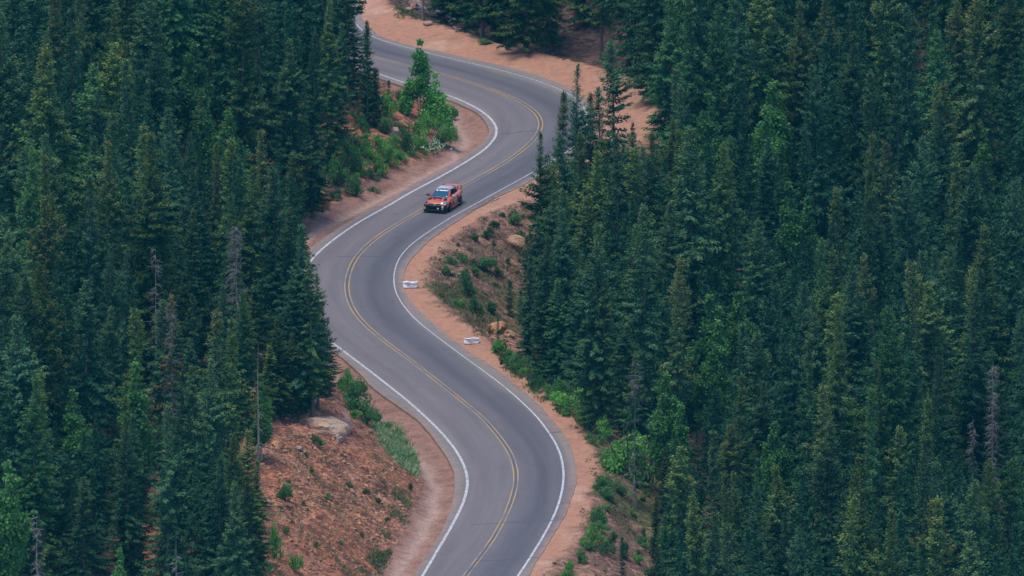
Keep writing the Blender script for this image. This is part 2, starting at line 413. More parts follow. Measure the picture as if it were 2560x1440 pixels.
gx = axis(-44, 44, 0.32, -420, 420); gy = axis(-112, 150, 0.5, -1478, 640)
GX, GY = np.meshgrid(gx, gy)
fx, fy = GX.ravel(), GY.ravel()
fz = ground(fx, fy)
st, d = road_coords(fx, fy)
lf, ld, le, re_, rd = (_at(c, st) for c in (2, 3, 4, 7, 8))
e = -d
def mixc(a, b, t): return a + (np.asarray(b, float)[None] - a) * np.clip(t, 0, 1)[:, None]
n1 = fbm(fx * 0.45, fy * 0.30, 31, 4); n2 = fbm(fx * 1.7, fy * 1.2, 33, 4); n3 = fbm(fx * 0.12, fy * 0.12, 35, 3)
col = np.tile(np.array([[0.085, 0.058, 0.048]]), (len(fx), 1))                 # needle litter under the trees
col = mixc(col, (0.11, 0.075, 0.062), smoothstep(-0.1, 0.5, n1 + n3))
up, dn = d < 0, d >= 0
t_bank = np.where(up, smoothstep(-0.2, 0.5, e + lf + 0.7 * n2) * (1 - smoothstep(0, 3.0, e + lf + 3 * n1 - 8.0 - 4.5 * smoothstep(112, 122, st))), 0)
col = mixc(col, (0.385, 0.155, 0.084), t_bank * 1.0)                               # red-brown cut bank
col = mixc(col, (0.44, 0.22, 0.135), t_bank * smoothstep(0.0, 0.55, n2 + n1))
col = mixc(col, (0.19, 0.095, 0.068), t_bank * smoothstep(0.0, 0.5, -n2 - 0.5 * n3))
t_rise = 1 - smoothstep(46, 62, st)
t_fill = (1 - 0.9 * t_rise) * np.where(dn, smoothstep(-0.5, 0.6, d - rd + 0.9 * n2) * (1 - smoothstep(10.0, 13.5, d - rd + 3 * n1)), 0)
col = mixc(col, (0.23, 0.135, 0.10), t_fill)                                      # brown downhill slope
col = mixc(col, (0.36, 0.20, 0.135), t_fill * smoothstep(-0.1, 0.5, n1 + 0.6 * n2))
col = mixc(col, (0.13, 0.13, 0.055), (t_fill + 0.5 * t_bank) * smoothstep(0.2, 0.6, n3 * 1.6 - n1 * 0.4 + 0.3 * n2))
t_dirt = np.where(dn, 1 - smoothstep(-0.5, 0.5, d - rd + 1.1 * n2 + 0.6 * n1), 0)
col = mixc(col, (0.51, 0.265, 0.17), t_dirt)                                     # orange gravel shoulder
col = mixc(col, (0.41, 0.215, 0.145), t_dirt * smoothstep(0.05, 0.6, n2))
col = mixc(col, (0.58, 0.345, 0.245), t_dirt * smoothstep(0.1, 0.6, n1))
t_dit = np.where(up, 1 - smoothstep(-0.45, 0.35, e + lf + 0.8 * n2 + 0.3 * n1), 0)
col = mixc(col, (0.37, 0.205, 0.15), t_dit)                                       # gravel ditch
col = mixc(col, (0.27, 0.145, 0.11), t_dit * smoothstep(0.0, 0.5, n2))
col = mixc(col, (0.50, 0.34, 0.275), t_dit * np.exp(-((e + ld + 0.5 * n1) / 0.42) ** 2) * 0.9)   # pale washed sand in the ditch
nx_, ny_ = len(gx), len(gy)
idx = np.arange(nx_ * ny_).reshape(ny_, nx_)
quads = np.stack([idx[:-1, :-1], idx[:-1, 1:], idx[1:, 1:], idx[1:, :-1]], -1).reshape(-1, 4)
me = bpy.data.meshes.new('ground')
me.vertices.add(len(fx)); me.vertices.foreach_set('co', np.stack([fx, fy, fz], 1).astype(np.float32).ravel())
me.loops.add(quads.size); me.loops.foreach_set('vertex_index', quads.astype(np.int32).ravel())
me.polygons.add(len(quads)); me.polygons.foreach_set('loop_start', np.arange(0, quads.size, 4, dtype=np.int32))
me.polygons.foreach_set('use_smooth', [True] * len(quads))
me.update(calc_edges=True)
ca = me.color_attributes.new('soil', 'FLOAT_COLOR', 'POINT')
ca.data.foreach_set('color', np.concatenate([col, (1 - 0.55 * np.maximum(t_dirt, 0.6 * t_dit))[:, None]], 1).astype(np.float32).ravel())
m = Mat('earth', 0.95, 0.1)
an = m.n('Attribute', attribute_name='soil'); at = an.outputs['Color']; ruf = an.outputs['Alpha']
p = m.pos()
f1 = m.noise(1.6, 8, 0.7, p); f2 = m.noise(7.0, 6, 0.75, p)
c = m.mix(ruf, at, m.ramp(f1, [(0.3, (0.62, 0.62, 0.64)), (0.7, (1.35, 1.33, 1.3))]), 'MULTIPLY')
c = m.mix(ruf, c, m.ramp(f2, [(0.36, (0.45, 0.44, 0.45)), (0.5, (1, 1, 1)), (0.66, (1.5, 1.45, 1.42))]), 'MULTIPLY')
vo = m.n('TexVoronoi'); vo.inputs['Scale'].default_value = 3.2; m.link(p, vo.inputs['Vector'])
vs = m.n('SeparateColor'); m.link(vo.outputs['Color'], vs.inputs[0])
c = m.mix(m.remap(ruf, 0.7, 1.0, 0, 1), c, m.mix(1.0, c, m.ramp(vs.outputs[0], [(0.0, (0.55, 0.54, 0.55)), (0.45, (0.95, 0.95, 0.95)), (1.0, (1.45, 1.42, 1.4))]), 'MULTIPLY'))
m.color(c)
m.bump(m.math('ADD', m.math('ADD', m.math('MULTIPLY', f1, 0.6), m.math('MULTIPLY', f2, 0.5)), m.math('MULTIPLY', m.math('MULTIPLY', vs.outputs[0], ruf), 0.5)), 0.28, 0.8)
me.materials.append(m.m)
g = bpy.data.objects.new('ground', me); C.objects.link(g); tag(g, kind='structure')
HAZE_BOTTOM = float(fz.min()) - 1.0

# ---------------------------------------------------------------- the road
RS = np.arange(0, len(ROAD) - 1 + 1e-6, 0.5)
def rcol(c): return np.interp(RS, np.arange(len(ROAD)), ROAD[:, c])
rx, ry = rcol(0), rcol(1)
rnx = np.interp(RS, np.arange(len(ROAD)), _N[:, 0]); rny = np.interp(RS, np.arange(len(ROAD)), _N[:, 1])
ql = np.hypot(rnx, rny); rnx /= ql; rny /= ql
rs_m = RS * 1.5

def ribbon(name, lo, hi, z, mat, cols=1, keep=None, skirt=0.0):
    """a strip along the road between two offset curves; uv = (offset, distance along) in metres"""
    V, F, UV = [], [], []
    k = cols + 1
    for i in range(len(RS)):
        for j in range(k):
            o = lo[i] + (hi[i] - lo[i]) * j / cols
            V.append((rx[i] + rnx[i] * o, ry[i] + rny[i] * o, z)); UV.append((o, rs_m[i]))
    for i in range(len(RS) - 1):
        if keep is not None and not keep[i]: continue
        for j in range(cols):
            a = i * k + j
            F.append((a, a + k, a + k + 1, a + 1))
    if skirt:
        n0 = len(V)
        for i in range(len(RS)):
            for j, o in ((0, lo[i] - 0.03), (1, hi[i] + 0.03)):
                V.append((rx[i] + rnx[i] * o, ry[i] + rny[i] * o, z - skirt)); UV.append((o, rs_m[i]))
        for i in range(len(RS) - 1):
            F.append((i * k, n0 + 2 * i, n0 + 2 * i + 2, (i + 1) * k))
            F.append((i * k + cols, (i + 1) * k + cols, n0 + 2 * i + 3, n0 + 2 * i + 1))
    o = mesh_obj(name, V, F, mat)
    bmt = bmesh.new(); bmt.from_mesh(o.data); bmesh.ops.recalc_face_normals(bmt, faces=bmt.faces)
    if sum(f.normal.z for f in bmt.faces) < 0: bmesh.ops.reverse_faces(bmt, faces=bmt.faces)
    bmt.to_mesh(o.data); bmt.free()
    if cols > 1:                                            # how near each point is to the crumbling pavement edge
        rim = o.data.attributes.new('rim', 'FLOAT', 'POINT'); n_ = len(o.data.vertices)
        rim.data.foreach_set('value', np.array([min(i % k, cols - i % k) / cols if i < len(RS) * k else 0 for i in range(n_)], np.float32))
    uv = o.data.uv_layers.new(name='road')
    for l in o.data.loops: uv.data[l.index].uv = UV[l.vertex_index]
    return tag(o, kind='structure')

m = Mat('asphalt', 0.85, 0.25)
uvn = m.n('UVMap', uv_map='road').outputs['UV']
sep = m.n('SeparateXYZ'); m.link(uvn, sep.inputs[0])
p = m.pos()
mp = m.n('Mapping'); m.link(uvn, mp.inputs['Vector']); mp.inputs['Scale'].default_value = (1.0, 0.045, 1)
streak = m.noise(1.3, 5, 0.6, mp.outputs[0])
blot = m.noise(0.10, 5, 0.6, p); grain = m.noise(9.0, 5, 0.85, p)
u = m.math('ADD', sep.outputs[0], m.math('MULTIPLY', m.math('SUBTRACT', blot, 0.5), 1.1))
lane = m.ramp(m.remap(u, -5.5, 5.5, 0, 1), [(0.0, (0.215, 0.195, 0.182)), (0.17, (0.21, 0.19, 0.18)), (0.215, (0.188, 0.163, 0.163)), (0.27, (0.165, 0.143, 0.146)), (0.34, (0.186, 0.162, 0.163)), (0.41, (0.168, 0.147, 0.150)), (0.47, (0.180, 0.157, 0.158)),
      (0.52, (0.145, 0.132, 0.140)), (0.60, (0.136, 0.126, 0.137)), (0.66, (0.100, 0.096, 0.108)), (0.74, (0.120, 0.114, 0.124)), (0.81, (0.142, 0.131, 0.140)), (0.86, (0.20, 0.185, 0.172)), (1.0, (0.215, 0.195, 0.182))])
c = m.mix(1.0, lane, m.ramp(streak, [(0.3, (0.85, 0.85, 0.88)), (0.7, (1.12, 1.12, 1.1))]), 'MULTIPLY')
c = m.mix(1.0, c, m.ramp(grain, [(0.3, (0.70, 0.70, 0.71)), (0.7, (1.32, 1.3, 1.3))]), 'MULTIPLY')
stain = m.noise(0.55, 6, 0.7, p)
c = m.mix(1.0, c, m.ramp(stain, [(0.30, (0.72, 0.72, 0.74)), (0.40, (1, 1, 1)), (0.66, (1, 1, 1)), (0.78, (1.16, 1.13, 1.1))]), 'MULTIPLY')
rim = m.n('Attribute', attribute_name='rim').outputs['Fac']; dn = m.noise(1.1, 6, 0.75, p)
dust = m.math('MULTIPLY', m.remap(rim, 0.0, 0.10, 1.0, 0.0), m.remap(dn, 0.42, 0.62, 0.0, 0.75))
c = m.mix(dust, c, (0.42, 0.23, 0.15, 1))
m.color(c); m.bump(grain, 0.02, 0.35)
asphalt = m.m
wob_l = 0.08 * fbm(rs_m * 0.55, rs_m * 0 + 3, 41, 3); wob_r = 0.14 * fbm(rs_m * 0.5, rs_m * 0 + 8, 43, 3)
ribbon('road', rcol(4) + wob_l, rcol(7) + wob_r, 0.0, asphalt, 12, skirt=0.24)

m = Mat('white_line_paint', 0.7, 0.2)
w = m.noise(3.0, 6, 0.75, m.pos())
m.color(m.ramp(w, [(0.37, (0.22, 0.21, 0.21)), (0.48, (0.48, 0.48, 0.49)), (0.7, (0.72, 0.72, 0.72))])); white_paint = m.m
m = Mat('yellow_line_paint', 0.7, 0.2)
pp = m.pos(); w = m.noise(0.22, 5, 0.75, pp)
m.color(m.ramp(w, [(0.37, (0.20, 0.185, 0.18)), (0.47, (0.40, 0.29, 0.15)), (0.58, (0.57, 0.32, 0.06))])); yellow_paint = m.m
tar = plain('crack_tar', (0.085, 0.093, 0.115), 0.6, 0.3)
wl, wr = rcol(5), rcol(6)
lw_w = 0.055 + 0.04 * smoothstep(30, 45, RS); rw_w = 0.042 + 0.035 * smoothstep(120, 140, RS)
ribbon('white_edge_line', wl - lw_w, wl + lw_w, 0.004, white_paint)
ribbon('white_edge_line', wr - rw_w, wr + rw_w, 0.004, white_paint)
cw = 0.12 * fbm(rs_m * 0.08, rs_m * 0, 51, 2)
for sgn in (-1, 1):
    ribbon('yellow_centre_line', cw + sgn * 0.15 - 0.037, cw + sgn * 0.15 + 0.037, 0.004, yellow_paint)
tw = 0.05 * fbm(rs_m * 0.6, rs_m * 0, 53, 3)
gapn = fbm(rs_m * 0.06, rs_m * 0 + 2, 57, 2)
ribbon('centre_seam', cw + tw - 0.035, cw + tw + 0.05, 0.003, tar, keep=(gapn > -0.25))

def crack(pts, w=0.06):
    """a transverse crack in the asphalt: a thin wandering strip of tar"""
    rnd = random.Random(int(pts[0][0] * 100)); P = []
    for (ax, ay), (bx, by) in zip(pts[:-1], pts[1:]):
        n = max(2, int(math.hypot(bx - ax, by - ay) / 0.4))
        for i in range(n): P.append((ax + (bx - ax) * i / n, ay + (by - ay) * i / n + rnd.uniform(-0.12, 0.12)))
    P.append(pts[-1])
    V, F = [], []
    for i, (x, y) in enumerate(P):
        q = w * rnd.uniform(0.5, 1.4); V += [(x, y - q * 1.6, 0.0055), (x, y + q * 1.6, 0.0055)]
        if i: F.append((2 * i - 2, 2 * i, 2 * i + 1, 2 * i - 1))
    return tag(mesh_obj('road_crack', V, F, tar), kind='structure')
for pts in [[(-0.84, 55.62), (2.1, 57.12)], [(-2.67, 37.86), (-0.3, 43.73), (1.94, 49.21)], [(-7.05, 32.75), (-6.46, 33.19), (-5.33, 34.06)], [(-12.85, 11.09), (-11.3, 11.23), (-8.61, 11.23)], [(1.94, -49.25), (3.48, -48.47)], [(-2.75, -78.32), (-0.28, -77.56), (3.3, -76.94)], [(-2.46, -89.65), (1.78, -88.54)], [(1.36, 66.47), (2.72, 68.14)], [(-2.95, 27.68), (-0.89, 32.02)]]:
    crack(pts)
# ---------------------------------------------------------------- trees: shared builders
def raw_mesh(name, V, F, mat, attrs=None, uv=None, smooth=False):
    """V (n,3), F (m,k) with k constant, attrs: per-vertex float layers"""
    V = np.asarray(V, np.float32); F = np.asarray(F, np.int32)
    me = bpy.data.meshes.new(name)
    me.vertices.add(len(V)); me.vertices.foreach_set('co', V.ravel())
    me.loops.add(F.size); me.loops.foreach_set('vertex_index', F.ravel())
    me.polygons.add(len(F)); me.polygons.foreach_set('loop_start', np.arange(0, F.size, F.shape[1], dtype=np.int32))
    if smooth: me.polygons.foreach_set('use_smooth', [True] * len(F))
    me.update(calc_edges=True)
    for k, v in (attrs or {}).items():
        a = me.attributes.new(k, 'FLOAT', 'POINT'); a.data.foreach_set('value', np.asarray(v, np.float32))
    me.materials.append(mat)
    return me

def link(name, me, parent=None):
    o = bpy.data.objects.new(name, me); C.objects.link(o)
    if parent: o.parent = parent
    return o

def tube(V, F, pts, rad, sides=6, cap=True):
    """append a tapered tube through pts to the lists V, F (quads)"""
    pts = [np.asarray(p, float) for p in pts]; b = len(V)
    for i, p in enumerate(pts):
        t = pts[min(i + 1, len(pts) - 1)] - pts[max(i - 1, 0)]; t = t / (np.linalg.norm(t) + 1e-9)
        a = np.cross(t, (0, 0, 1.0) if abs(t[2]) < 0.9 else (1.0, 0, 0)); a /= np.linalg.norm(a); c = np.cross(t, a)
        for k in range(sides):
            q = 2 * math.pi * k / sides
            V.append(p + rad[i] * (math.cos(q) * a + math.sin(q) * c))
    for i in range(len(pts) - 1):
        for k in range(sides):
            F.append((b + i * sides + k, b + i * sides + (k + 1) % sides, b + (i + 1) * sides + (k + 1) % sides, b + (i + 1) * sides + k))

def leaf_mat(name, dark, light, tip, transl=0.10):
    m = Mat(name, 0.9, 0.02)
    tint = m.n('Attribute', attribute_name='tint').outputs['Fac']
    young = m.n('Attribute', attribute_name='young').outputs['Fac']
    oi = m.n('ObjectInfo')
    c = m.mix(tint, (*dark, 1), (*light, 1)); c = m.mix(young, c, (*tip, 1))
    c = m.mix(1.0, c, oi.outputs['Color'], 'MULTIPLY')
    m.color(c)
    tr = m.n('BsdfTranslucent'); m.link(c, tr.inputs['Color'])
    ms = m.n('MixShader'); ms.inputs[0].default_value = transl
    m.link(m.b.outputs[0], ms.inputs[1]); m.link(tr.outputs[0], ms.inputs[2]); m.link(ms.outputs[0], m.out.inputs['Surface'])
    return m.m

needle_mat = leaf_mat('spruce_needles', (0.007, 0.042, 0.023), (0.064, 0.156, 0.067), (0.172, 0.244, 0.086))
leafy_mat = leaf_mat('green_leaves', (0.060, 0.180, 0.055), (0.14, 0.32, 0.09), (0.25, 0.43, 0.13), 0.3)
twig_mat = leaf_mat('dead_twigs', (0.17, 0.15, 0.14), (0.29, 0.265, 0.25), (0.33, 0.30, 0.29), 0.0)
m = Mat('bark', 0.95, 0.1); tc = m.n('TexCoord').outputs['Object']
mp = m.n('Mapping'); m.link(tc, mp.inputs['Vector']); mp.inputs['Scale'].default_value = (9, 9, 2)
bn = m.noise(1.0, 6, 0.7, mp.outputs[0])
m.color(m.mix(1.0, m.ramp(bn, [(0.3, (0.07, 0.055, 0.05)), (0.7, (0.19, 0.155, 0.145))]), m.n('ObjectInfo').outputs['Color'], 'MULTIPLY')); m.bump(bn, 0.03, 0.6)
bark_mat = m.m
m = Mat('aspen_bark', 0.8, 0.2); bn = m.noise(3.0, 5, 0.7, m.n('TexCoord').outputs['Object'])
m.color(m.ramp(bn, [(0.33, (0.09, 0.085, 0.07)), (0.42, (0.38, 0.37, 0.31)), (0.8, (0.48, 0.47, 0.40))])); aspen_bark = m.m
m = Mat('grey_dead_wood', 0.95, 0.1); bn = m.noise(4.0, 5, 0.7, m.n('TexCoord').outputs['Object'])
m.color(m.ramp(bn, [(0.3, (0.17, 0.15, 0.14)), (0.7, (0.33, 0.30, 0.29))])); dead_wood = m.m

def unit(a): return a / (np.linalg.norm(a, axis=-1, keepdims=True) + 1e-9)

def blades(P, D, L, W, rng, roll=1.2):
    """diamond-shaped sprays: base P, direction D, length L, width W -> vertices (4 per spray)"""
    n = len(P); up = np.tile([0, 0, 1.0], (n, 1))
    side = unit(np.cross(D, up) + 1e-6); nor = np.cross(side, D)
    a = rng.uniform(-roll, roll, n)[:, None]
    s = side * np.cos(a) + nor * np.sin(a)
    L = L[:, None]; W = W[:, None]
    mid = P + D * L * 0.45
    return np.stack([P, mid + s * W, P + D * L - np.array([0, 0, 1.0]) * L * 0.18, mid - s * W], 1)

def spruce_mesh(seed, H=15.0, W=1.8, base=0.08, sparse=0.0, droop=0.5, ragged=0.5, dead=0.0):
    """crown of a mountain spruce: whorls of drooping boughs, each bough a frond of needle sprays"""
    rng = np.random.default_rng(seed)
    lob = rng.uniform(0, 2 * math.pi, 6)
    P, D, L, Wd, T, Y = [], [], [], [], [], []
    h = H * base; nb = 0
    while h < H - 0.25:
        t = (H - h) / H                                   # 1 at the foot, 0 at the tip
        prof = W * (1 - (1 - min(t, 1)) ** 2.0) ** 0.95 * (0.80 + 0.20 * math.sin(h * 1.1 + lob[0]) * ragged) if t > 0.0 else 0
        if t > 0.8: prof *= 1 - 0.35 * (t - 0.8) / 0.2
        k = int(rng.integers(5, 8)); a0 = rng.uniform(0, 2 * math.pi)
        for j in range(k):
            if rng.random() < sparse: continue
            az = a0 + 2 * math.pi * j / k + rng.normal(0, 0.35)
            side = 1 + 0.30 * ragged * math.sin(az * 2 + lob[1] + h * 0.55) + 0.25 * ragged * math.sin(az + lob[2] - h * 0.9)
            ln = max(0.22, prof * side * rng.uniform(0.62, 1.18)) + 0.05
            el0 = 0.75 - 1.25 * min(1, t * 2.2) * droop * 1.5 + rng.normal(0, 0.12)
            tint = np.clip(rng.normal(0.42, 0.24), 0, 1)
            ns = max(6, int(ln / 0.060))
            u = (np.arange(ns) + rng.uniform(0, 1, ns)) / ns
            el = el0 + u * (0.15 + 0.45 * droop)           # boughs sag, then turn up at the tip
            r = u * ln
            z = h + rng.normal(0, 0.06) + np.cumsum(np.sin(el)) * ln / ns
            dirh = np.array([math.cos(az), math.sin(az), 0])
            pts = dirh[None] * (r * np.cos(el0 * 0.6))[:, None]; pts[:, 2] = z
            bdir = dirh[None] * np.cos(el)[:, None]; bdir[:, 2] = np.sin(el)
            perp = np.array([-math.sin(az), math.cos(az), 0])
            size = 0.10 + 0.155 * np.sin(np.clip(u * 0.8 + 0.15, 0, 1) * math.pi) * min(1, ln / 1.2)
            if ln < 0.7: size = size * 0.9
            for sgn in (0, -1, 1, -1, 1):
                m_ = rng.random(ns) > (0.1 if sgn == 0 else 0.22)
                if not m_.any(): continue
                dd = bdir[m_] * (1.0 if sgn == 0 else 0.55) + perp[None] * sgn * rng.uniform(0.5, 1.0, (m_.sum(), 1)) + rng.normal(0, 0.16, (m_.sum(), 3))
                dd[:, 2] -= 0.12 + 0.25 * (sgn != 0) * rng.random(m_.sum())
                P.append(pts[m_] + rng.normal(0, 0.055, (m_.sum(), 3))); D.append(unit(dd))
                s_ = size[m_] * rng.uniform(0.7, 1.3, m_.sum()); L.append(s_); Wd.append(s_ * rng.uniform(0.15, 0.25, m_.sum()))
                T.append(np.clip(tint + rng.normal(0, 0.16, m_.sum()), 0, 1)); Y.append(np.clip((u[m_] - 0.55) * 0.9 + 0.45 * max(0, 1 - t / 0.35) + rng.normal(0, 0.14, m_.sum()), 0, 0.9))
            nb += 1
        h += rng.uniform(0.20, 0.42) * (0.5 + 0.5 * min(1, t * 2.5))
    n = 26                                                  # the leader
    P.append(np.stack([rng.normal(0, .03, n), rng.normal(0, .03, n), H - 0.75 + rng.uniform(0, 0.7, n)], 1))
    a = rng.uniform(0, 2 * math.pi, n); D.append(unit(np.stack([np.cos(a) * .5, np.sin(a) * .5, np.full(n, .8)], 1)))
    L.append(np.full(n, .26)); Wd.append(np.full(n, .06)); T.append(rng.uniform(.2, .8, n)); Y.append(np.full(n, .25))
    P, D, L, Wd, T, Y = (np.concatenate(q) for q in (P, D, L, Wd, T, Y))
    V = blades(P, D, L, Wd, rng).reshape(-1, 3)
    F = np.arange(len(V)).reshape(-1, 4)
    return raw_mesh('crown', V, F, needle_mat, {'tint': np.repeat(T, 4), 'young': np.repeat(Y, 4)})

def trunk_mesh(seed, H, r0, mat, stubs=10, lean=0.15, top=0.98):
    rng = np.random.default_rng(seed + 900); V, F = [], []
    n = 9; pts = [np.array([rng.normal(0, 0.02) + lean * 0.02 * i, rng.normal(0, 0.02), -0.5 + (H * top + 0.5) * i / (n - 1)]) for i in range(n)]
    tube(V, F, pts, [r0 * (1.25 if i == 0 else 1.0) * (1 - 0.93 * i / (n - 1)) for i in range(n)], 8)
    for _ in range(stubs):                                  # dead lower twigs
        h = H * rng.uniform(0.05, 0.45); a = rng.uniform(0, 2 * math.pi); l = rng.uniform(0.4, 1.1)
        b = np.array([0, 0, h]); e_ = b + np.array([math.cos(a) * l, math.sin(a) * l, -0.25 * l])
        tube(V, F, [b, (b + e_) / 2 + [0, 0, 0.05], e_], [0.03, 0.02, 0.006], 4)
    return raw_mesh('trunk', V, F, mat, smooth=True)

def snag_mesh(seed, H, W, dens=1.0):
    """bare drooping branches and twigs of a dead conifer"""
    rng = np.random.default_rng(seed); V, F = [], []
    h = H * 0.10
    while h < H * 0.97:
        t = (H - h) / H
        for j in range(int(rng.integers(3, 7))):
            if rng.random() > dens: continue
            a = rng.uniform(0, 2 * math.pi); l = max(0.25, W * (t ** 0.6) * rng.uniform(0.45, 1.15))
            b = np.array([0, 0, h]); pts = [b]; dv = np.array([math.cos(a), math.sin(a), 0.25])
            for q in range(5):
                pts.append(pts[-1] + unit(dv[None])[0] * l / 5); dv[2] -= 0.30 + rng.normal(0, .12); dv[:2] += rng.normal(0, .12, 2)
            r = 0.020 + 0.014 * l
            tube(V, F, pts, [r * (1 - 0.17 * q) for q in range(6)], 4)
            for q in range(2, 6):
                for _ in range(2):
                    s = pts[q - 1]; dd = unit((np.array([math.cos(a), math.sin(a), -0.7]) + rng.normal(0, .7, 3))[None])[0] * rng.uniform(.15, .5)
                    tube(V, F, [s, s + dd * .6, s + dd], [0.014, 0.011, 0.006], 3)
        h += rng.uniform(0.22, 0.45)
    tube(V, F, [np.array([0, 0, H * .05]), np.array([0, 0, H * .97])], [.02, .005], 4)   # added unseen core inside the trunk, joining the branches into one mesh
    n = len(V)
    return raw_mesh('dead_branches', V, F, twig_mat, {'tint': np.random.default_rng(seed).uniform(0, 1, n), 'young': np.zeros(n)}, smooth=True)

def leafy_mesh(name, seed, clumps, leaf=0.15, per=170, flat=1.0):
    """leaves scattered through the volume of several clumps (x, y, z, radius, height radius)"""
    rng = np.random.default_rng(seed); P, T, Y = [], [], []
    for (x, y, z, r, rz) in clumps:
        n = int(per * (r * r * rz) ** 0.66 / 0.5) + 20
        d = unit(rng.normal(0, 1, (n, 3))); q = rng.uniform(0.25, 1, n) ** 0.5
        lump = 1 + 0.22 * np.sin(d[:, 0] * 5 + seed) * np.cos(d[:, 1] * 6 - seed) + rng.normal(0, 0.10, n)
        P.append(np.stack([x + d[:, 0] * r * q * lump, y + d[:, 1] * r * q * lump, z + d[:, 2] * rz * q * lump * flat], 1))
        t0 = rng.normal(0.45, 0.2); T.append(np.clip(t0 + rng.normal(0, .22, n), 0, 1)); Y.append(np.clip(rng.normal(0.12, 0.22, n), 0, .9))
    P, T, Y = np.concatenate(P), np.concatenate(T), np.concatenate(Y); n = len(P)
    P = P[P[:, 2] > 0.02]; n2 = len(P); T, Y = T[:n2], Y[:n2]
    D = unit(np.stack([rng.normal(0, 1, n2), rng.normal(0, 1, n2), rng.normal(0.0, .6, n2)], 1))
    L = leaf * rng.uniform(.7, 1.4, n2)
    V = blades(P, D, L, L * .36, rng, 3.0).reshape(-1, 3)
    return raw_mesh(name, V, np.arange(len(V)).reshape(-1, 4), leafy_mat, {'tint': np.repeat(T, 4), 'young': np.repeat(Y, 4)})

def aspen_clumps(seed, H, W, base=0.3):
    rng = np.random.default_rng(seed); c = []
    h = H * base
    while h < H:
        t = (h - H * base) / (H * (1 - base)); r = W * (0.55 + 0.6 * math.sin(math.pi * min(1, t * 0.85 + 0.12))) * (1 - 0.62 * t)
        for _ in range(3 if t < .7 else 1):
            a = rng.uniform(0, 2 * math.pi); o = r * rng.uniform(0.25, 0.75) * (1 if t < .85 else .3)
            q = max(.24, r * rng.uniform(.38, .62)); c.append((math.cos(a) * o, math.sin(a) * o, h + rng.normal(0, .15), q, q * 1.1))
        h += max(.32, .42 * r)
    return c

def stems_mesh(seed, H, r0, mat, n=3, spread=0.35):
    rng = np.random.default_rng(seed + 50); V, F = [], []
    for i in range(n):
        a = rng.uniform(0, 2 * math.pi); s = spread * (i > 0); hh = H * (1 if i == 0 else rng.uniform(.55, .85))
        pts = [np.array([math.cos(a) * s * (0.4 + 0.9 * q / 5), math.sin(a) * s * (0.4 + .9 * q / 5), -0.3 + hh * q / 5]) + rng.normal(0, .03, 3) for q in range(6)]
        tube(V, F, pts, [r0 * (1 - .16 * q) for q in range(6)], 6)
        for q in range(2, 5):
            aa = rng.uniform(0, 6.28); l = rng.uniform(.3, .7) * H * .14
            tube(V, F, [pts[q], pts[q] + np.array([math.cos(aa) * l, math.sin(aa) * l, l * .9])], [r0 * .4, r0 * .1], 4)
    return raw_mesh('trunk', V, F, mat, smooth=True)

SPRUCES = [  # seed, height, crown radius, clear stem, sparseness, droop, raggedness
    (1, 15, 2.38, .05, .08, .55, .7), (2, 15, 2.75, .06, .12, .65, .9), (3, 15, 2.05, .04, .06, .50, .8), (4, 15, 2.60, .08, .15, .60, 1.0),
    (5, 15, 1.73, .05, .10, .60, .9), (6, 15, 2.95, .05, .14, .70, .8), (7, 15, 2.20, .10, .22, .55, 1.1), (8, 15, 2.55, .06, .10, .45, .6),
    (9, 15, 1.35, .04, .08, .65, .8), (10, 15, 2.60, .12, .25, .70, 1.1), (11, 15, 2.15, .05, .10, .50, 1.0), (12, 15, 1.78, .22, .28, .65, 1.2)]
SPRUCES = [s[:6] + (s[6] * 1.25,) for s in SPRUCES]
SP_CROWN = [spruce_mesh(s, H, W, b, sp, dr, rg) for s, H, W, b, sp, dr, rg in SPRUCES]
SP_TRUNK = [trunk_mesh(s, 15, 0.17, bark_mat) for s, *_ in SPRUCES]
SAPLINGS = [(21, 5, .85, .02, .05, .35, .5), (22, 5, .65, .02, .05, .35, .6), (23, 5, 1.0, .02, .08, .4, .7)]
SA_CROWN = [spruce_mesh(s, H, W, b, sp, dr, rg) for s, H, W, b, sp, dr, rg in SAPLINGS]
SA_TRUNK = [trunk_mesh(s, 5, 0.06, bark_mat, 2) for s, *_ in SAPLINGS]
print('spruce faces', [len(m.polygons) for m in SP_CROWN])
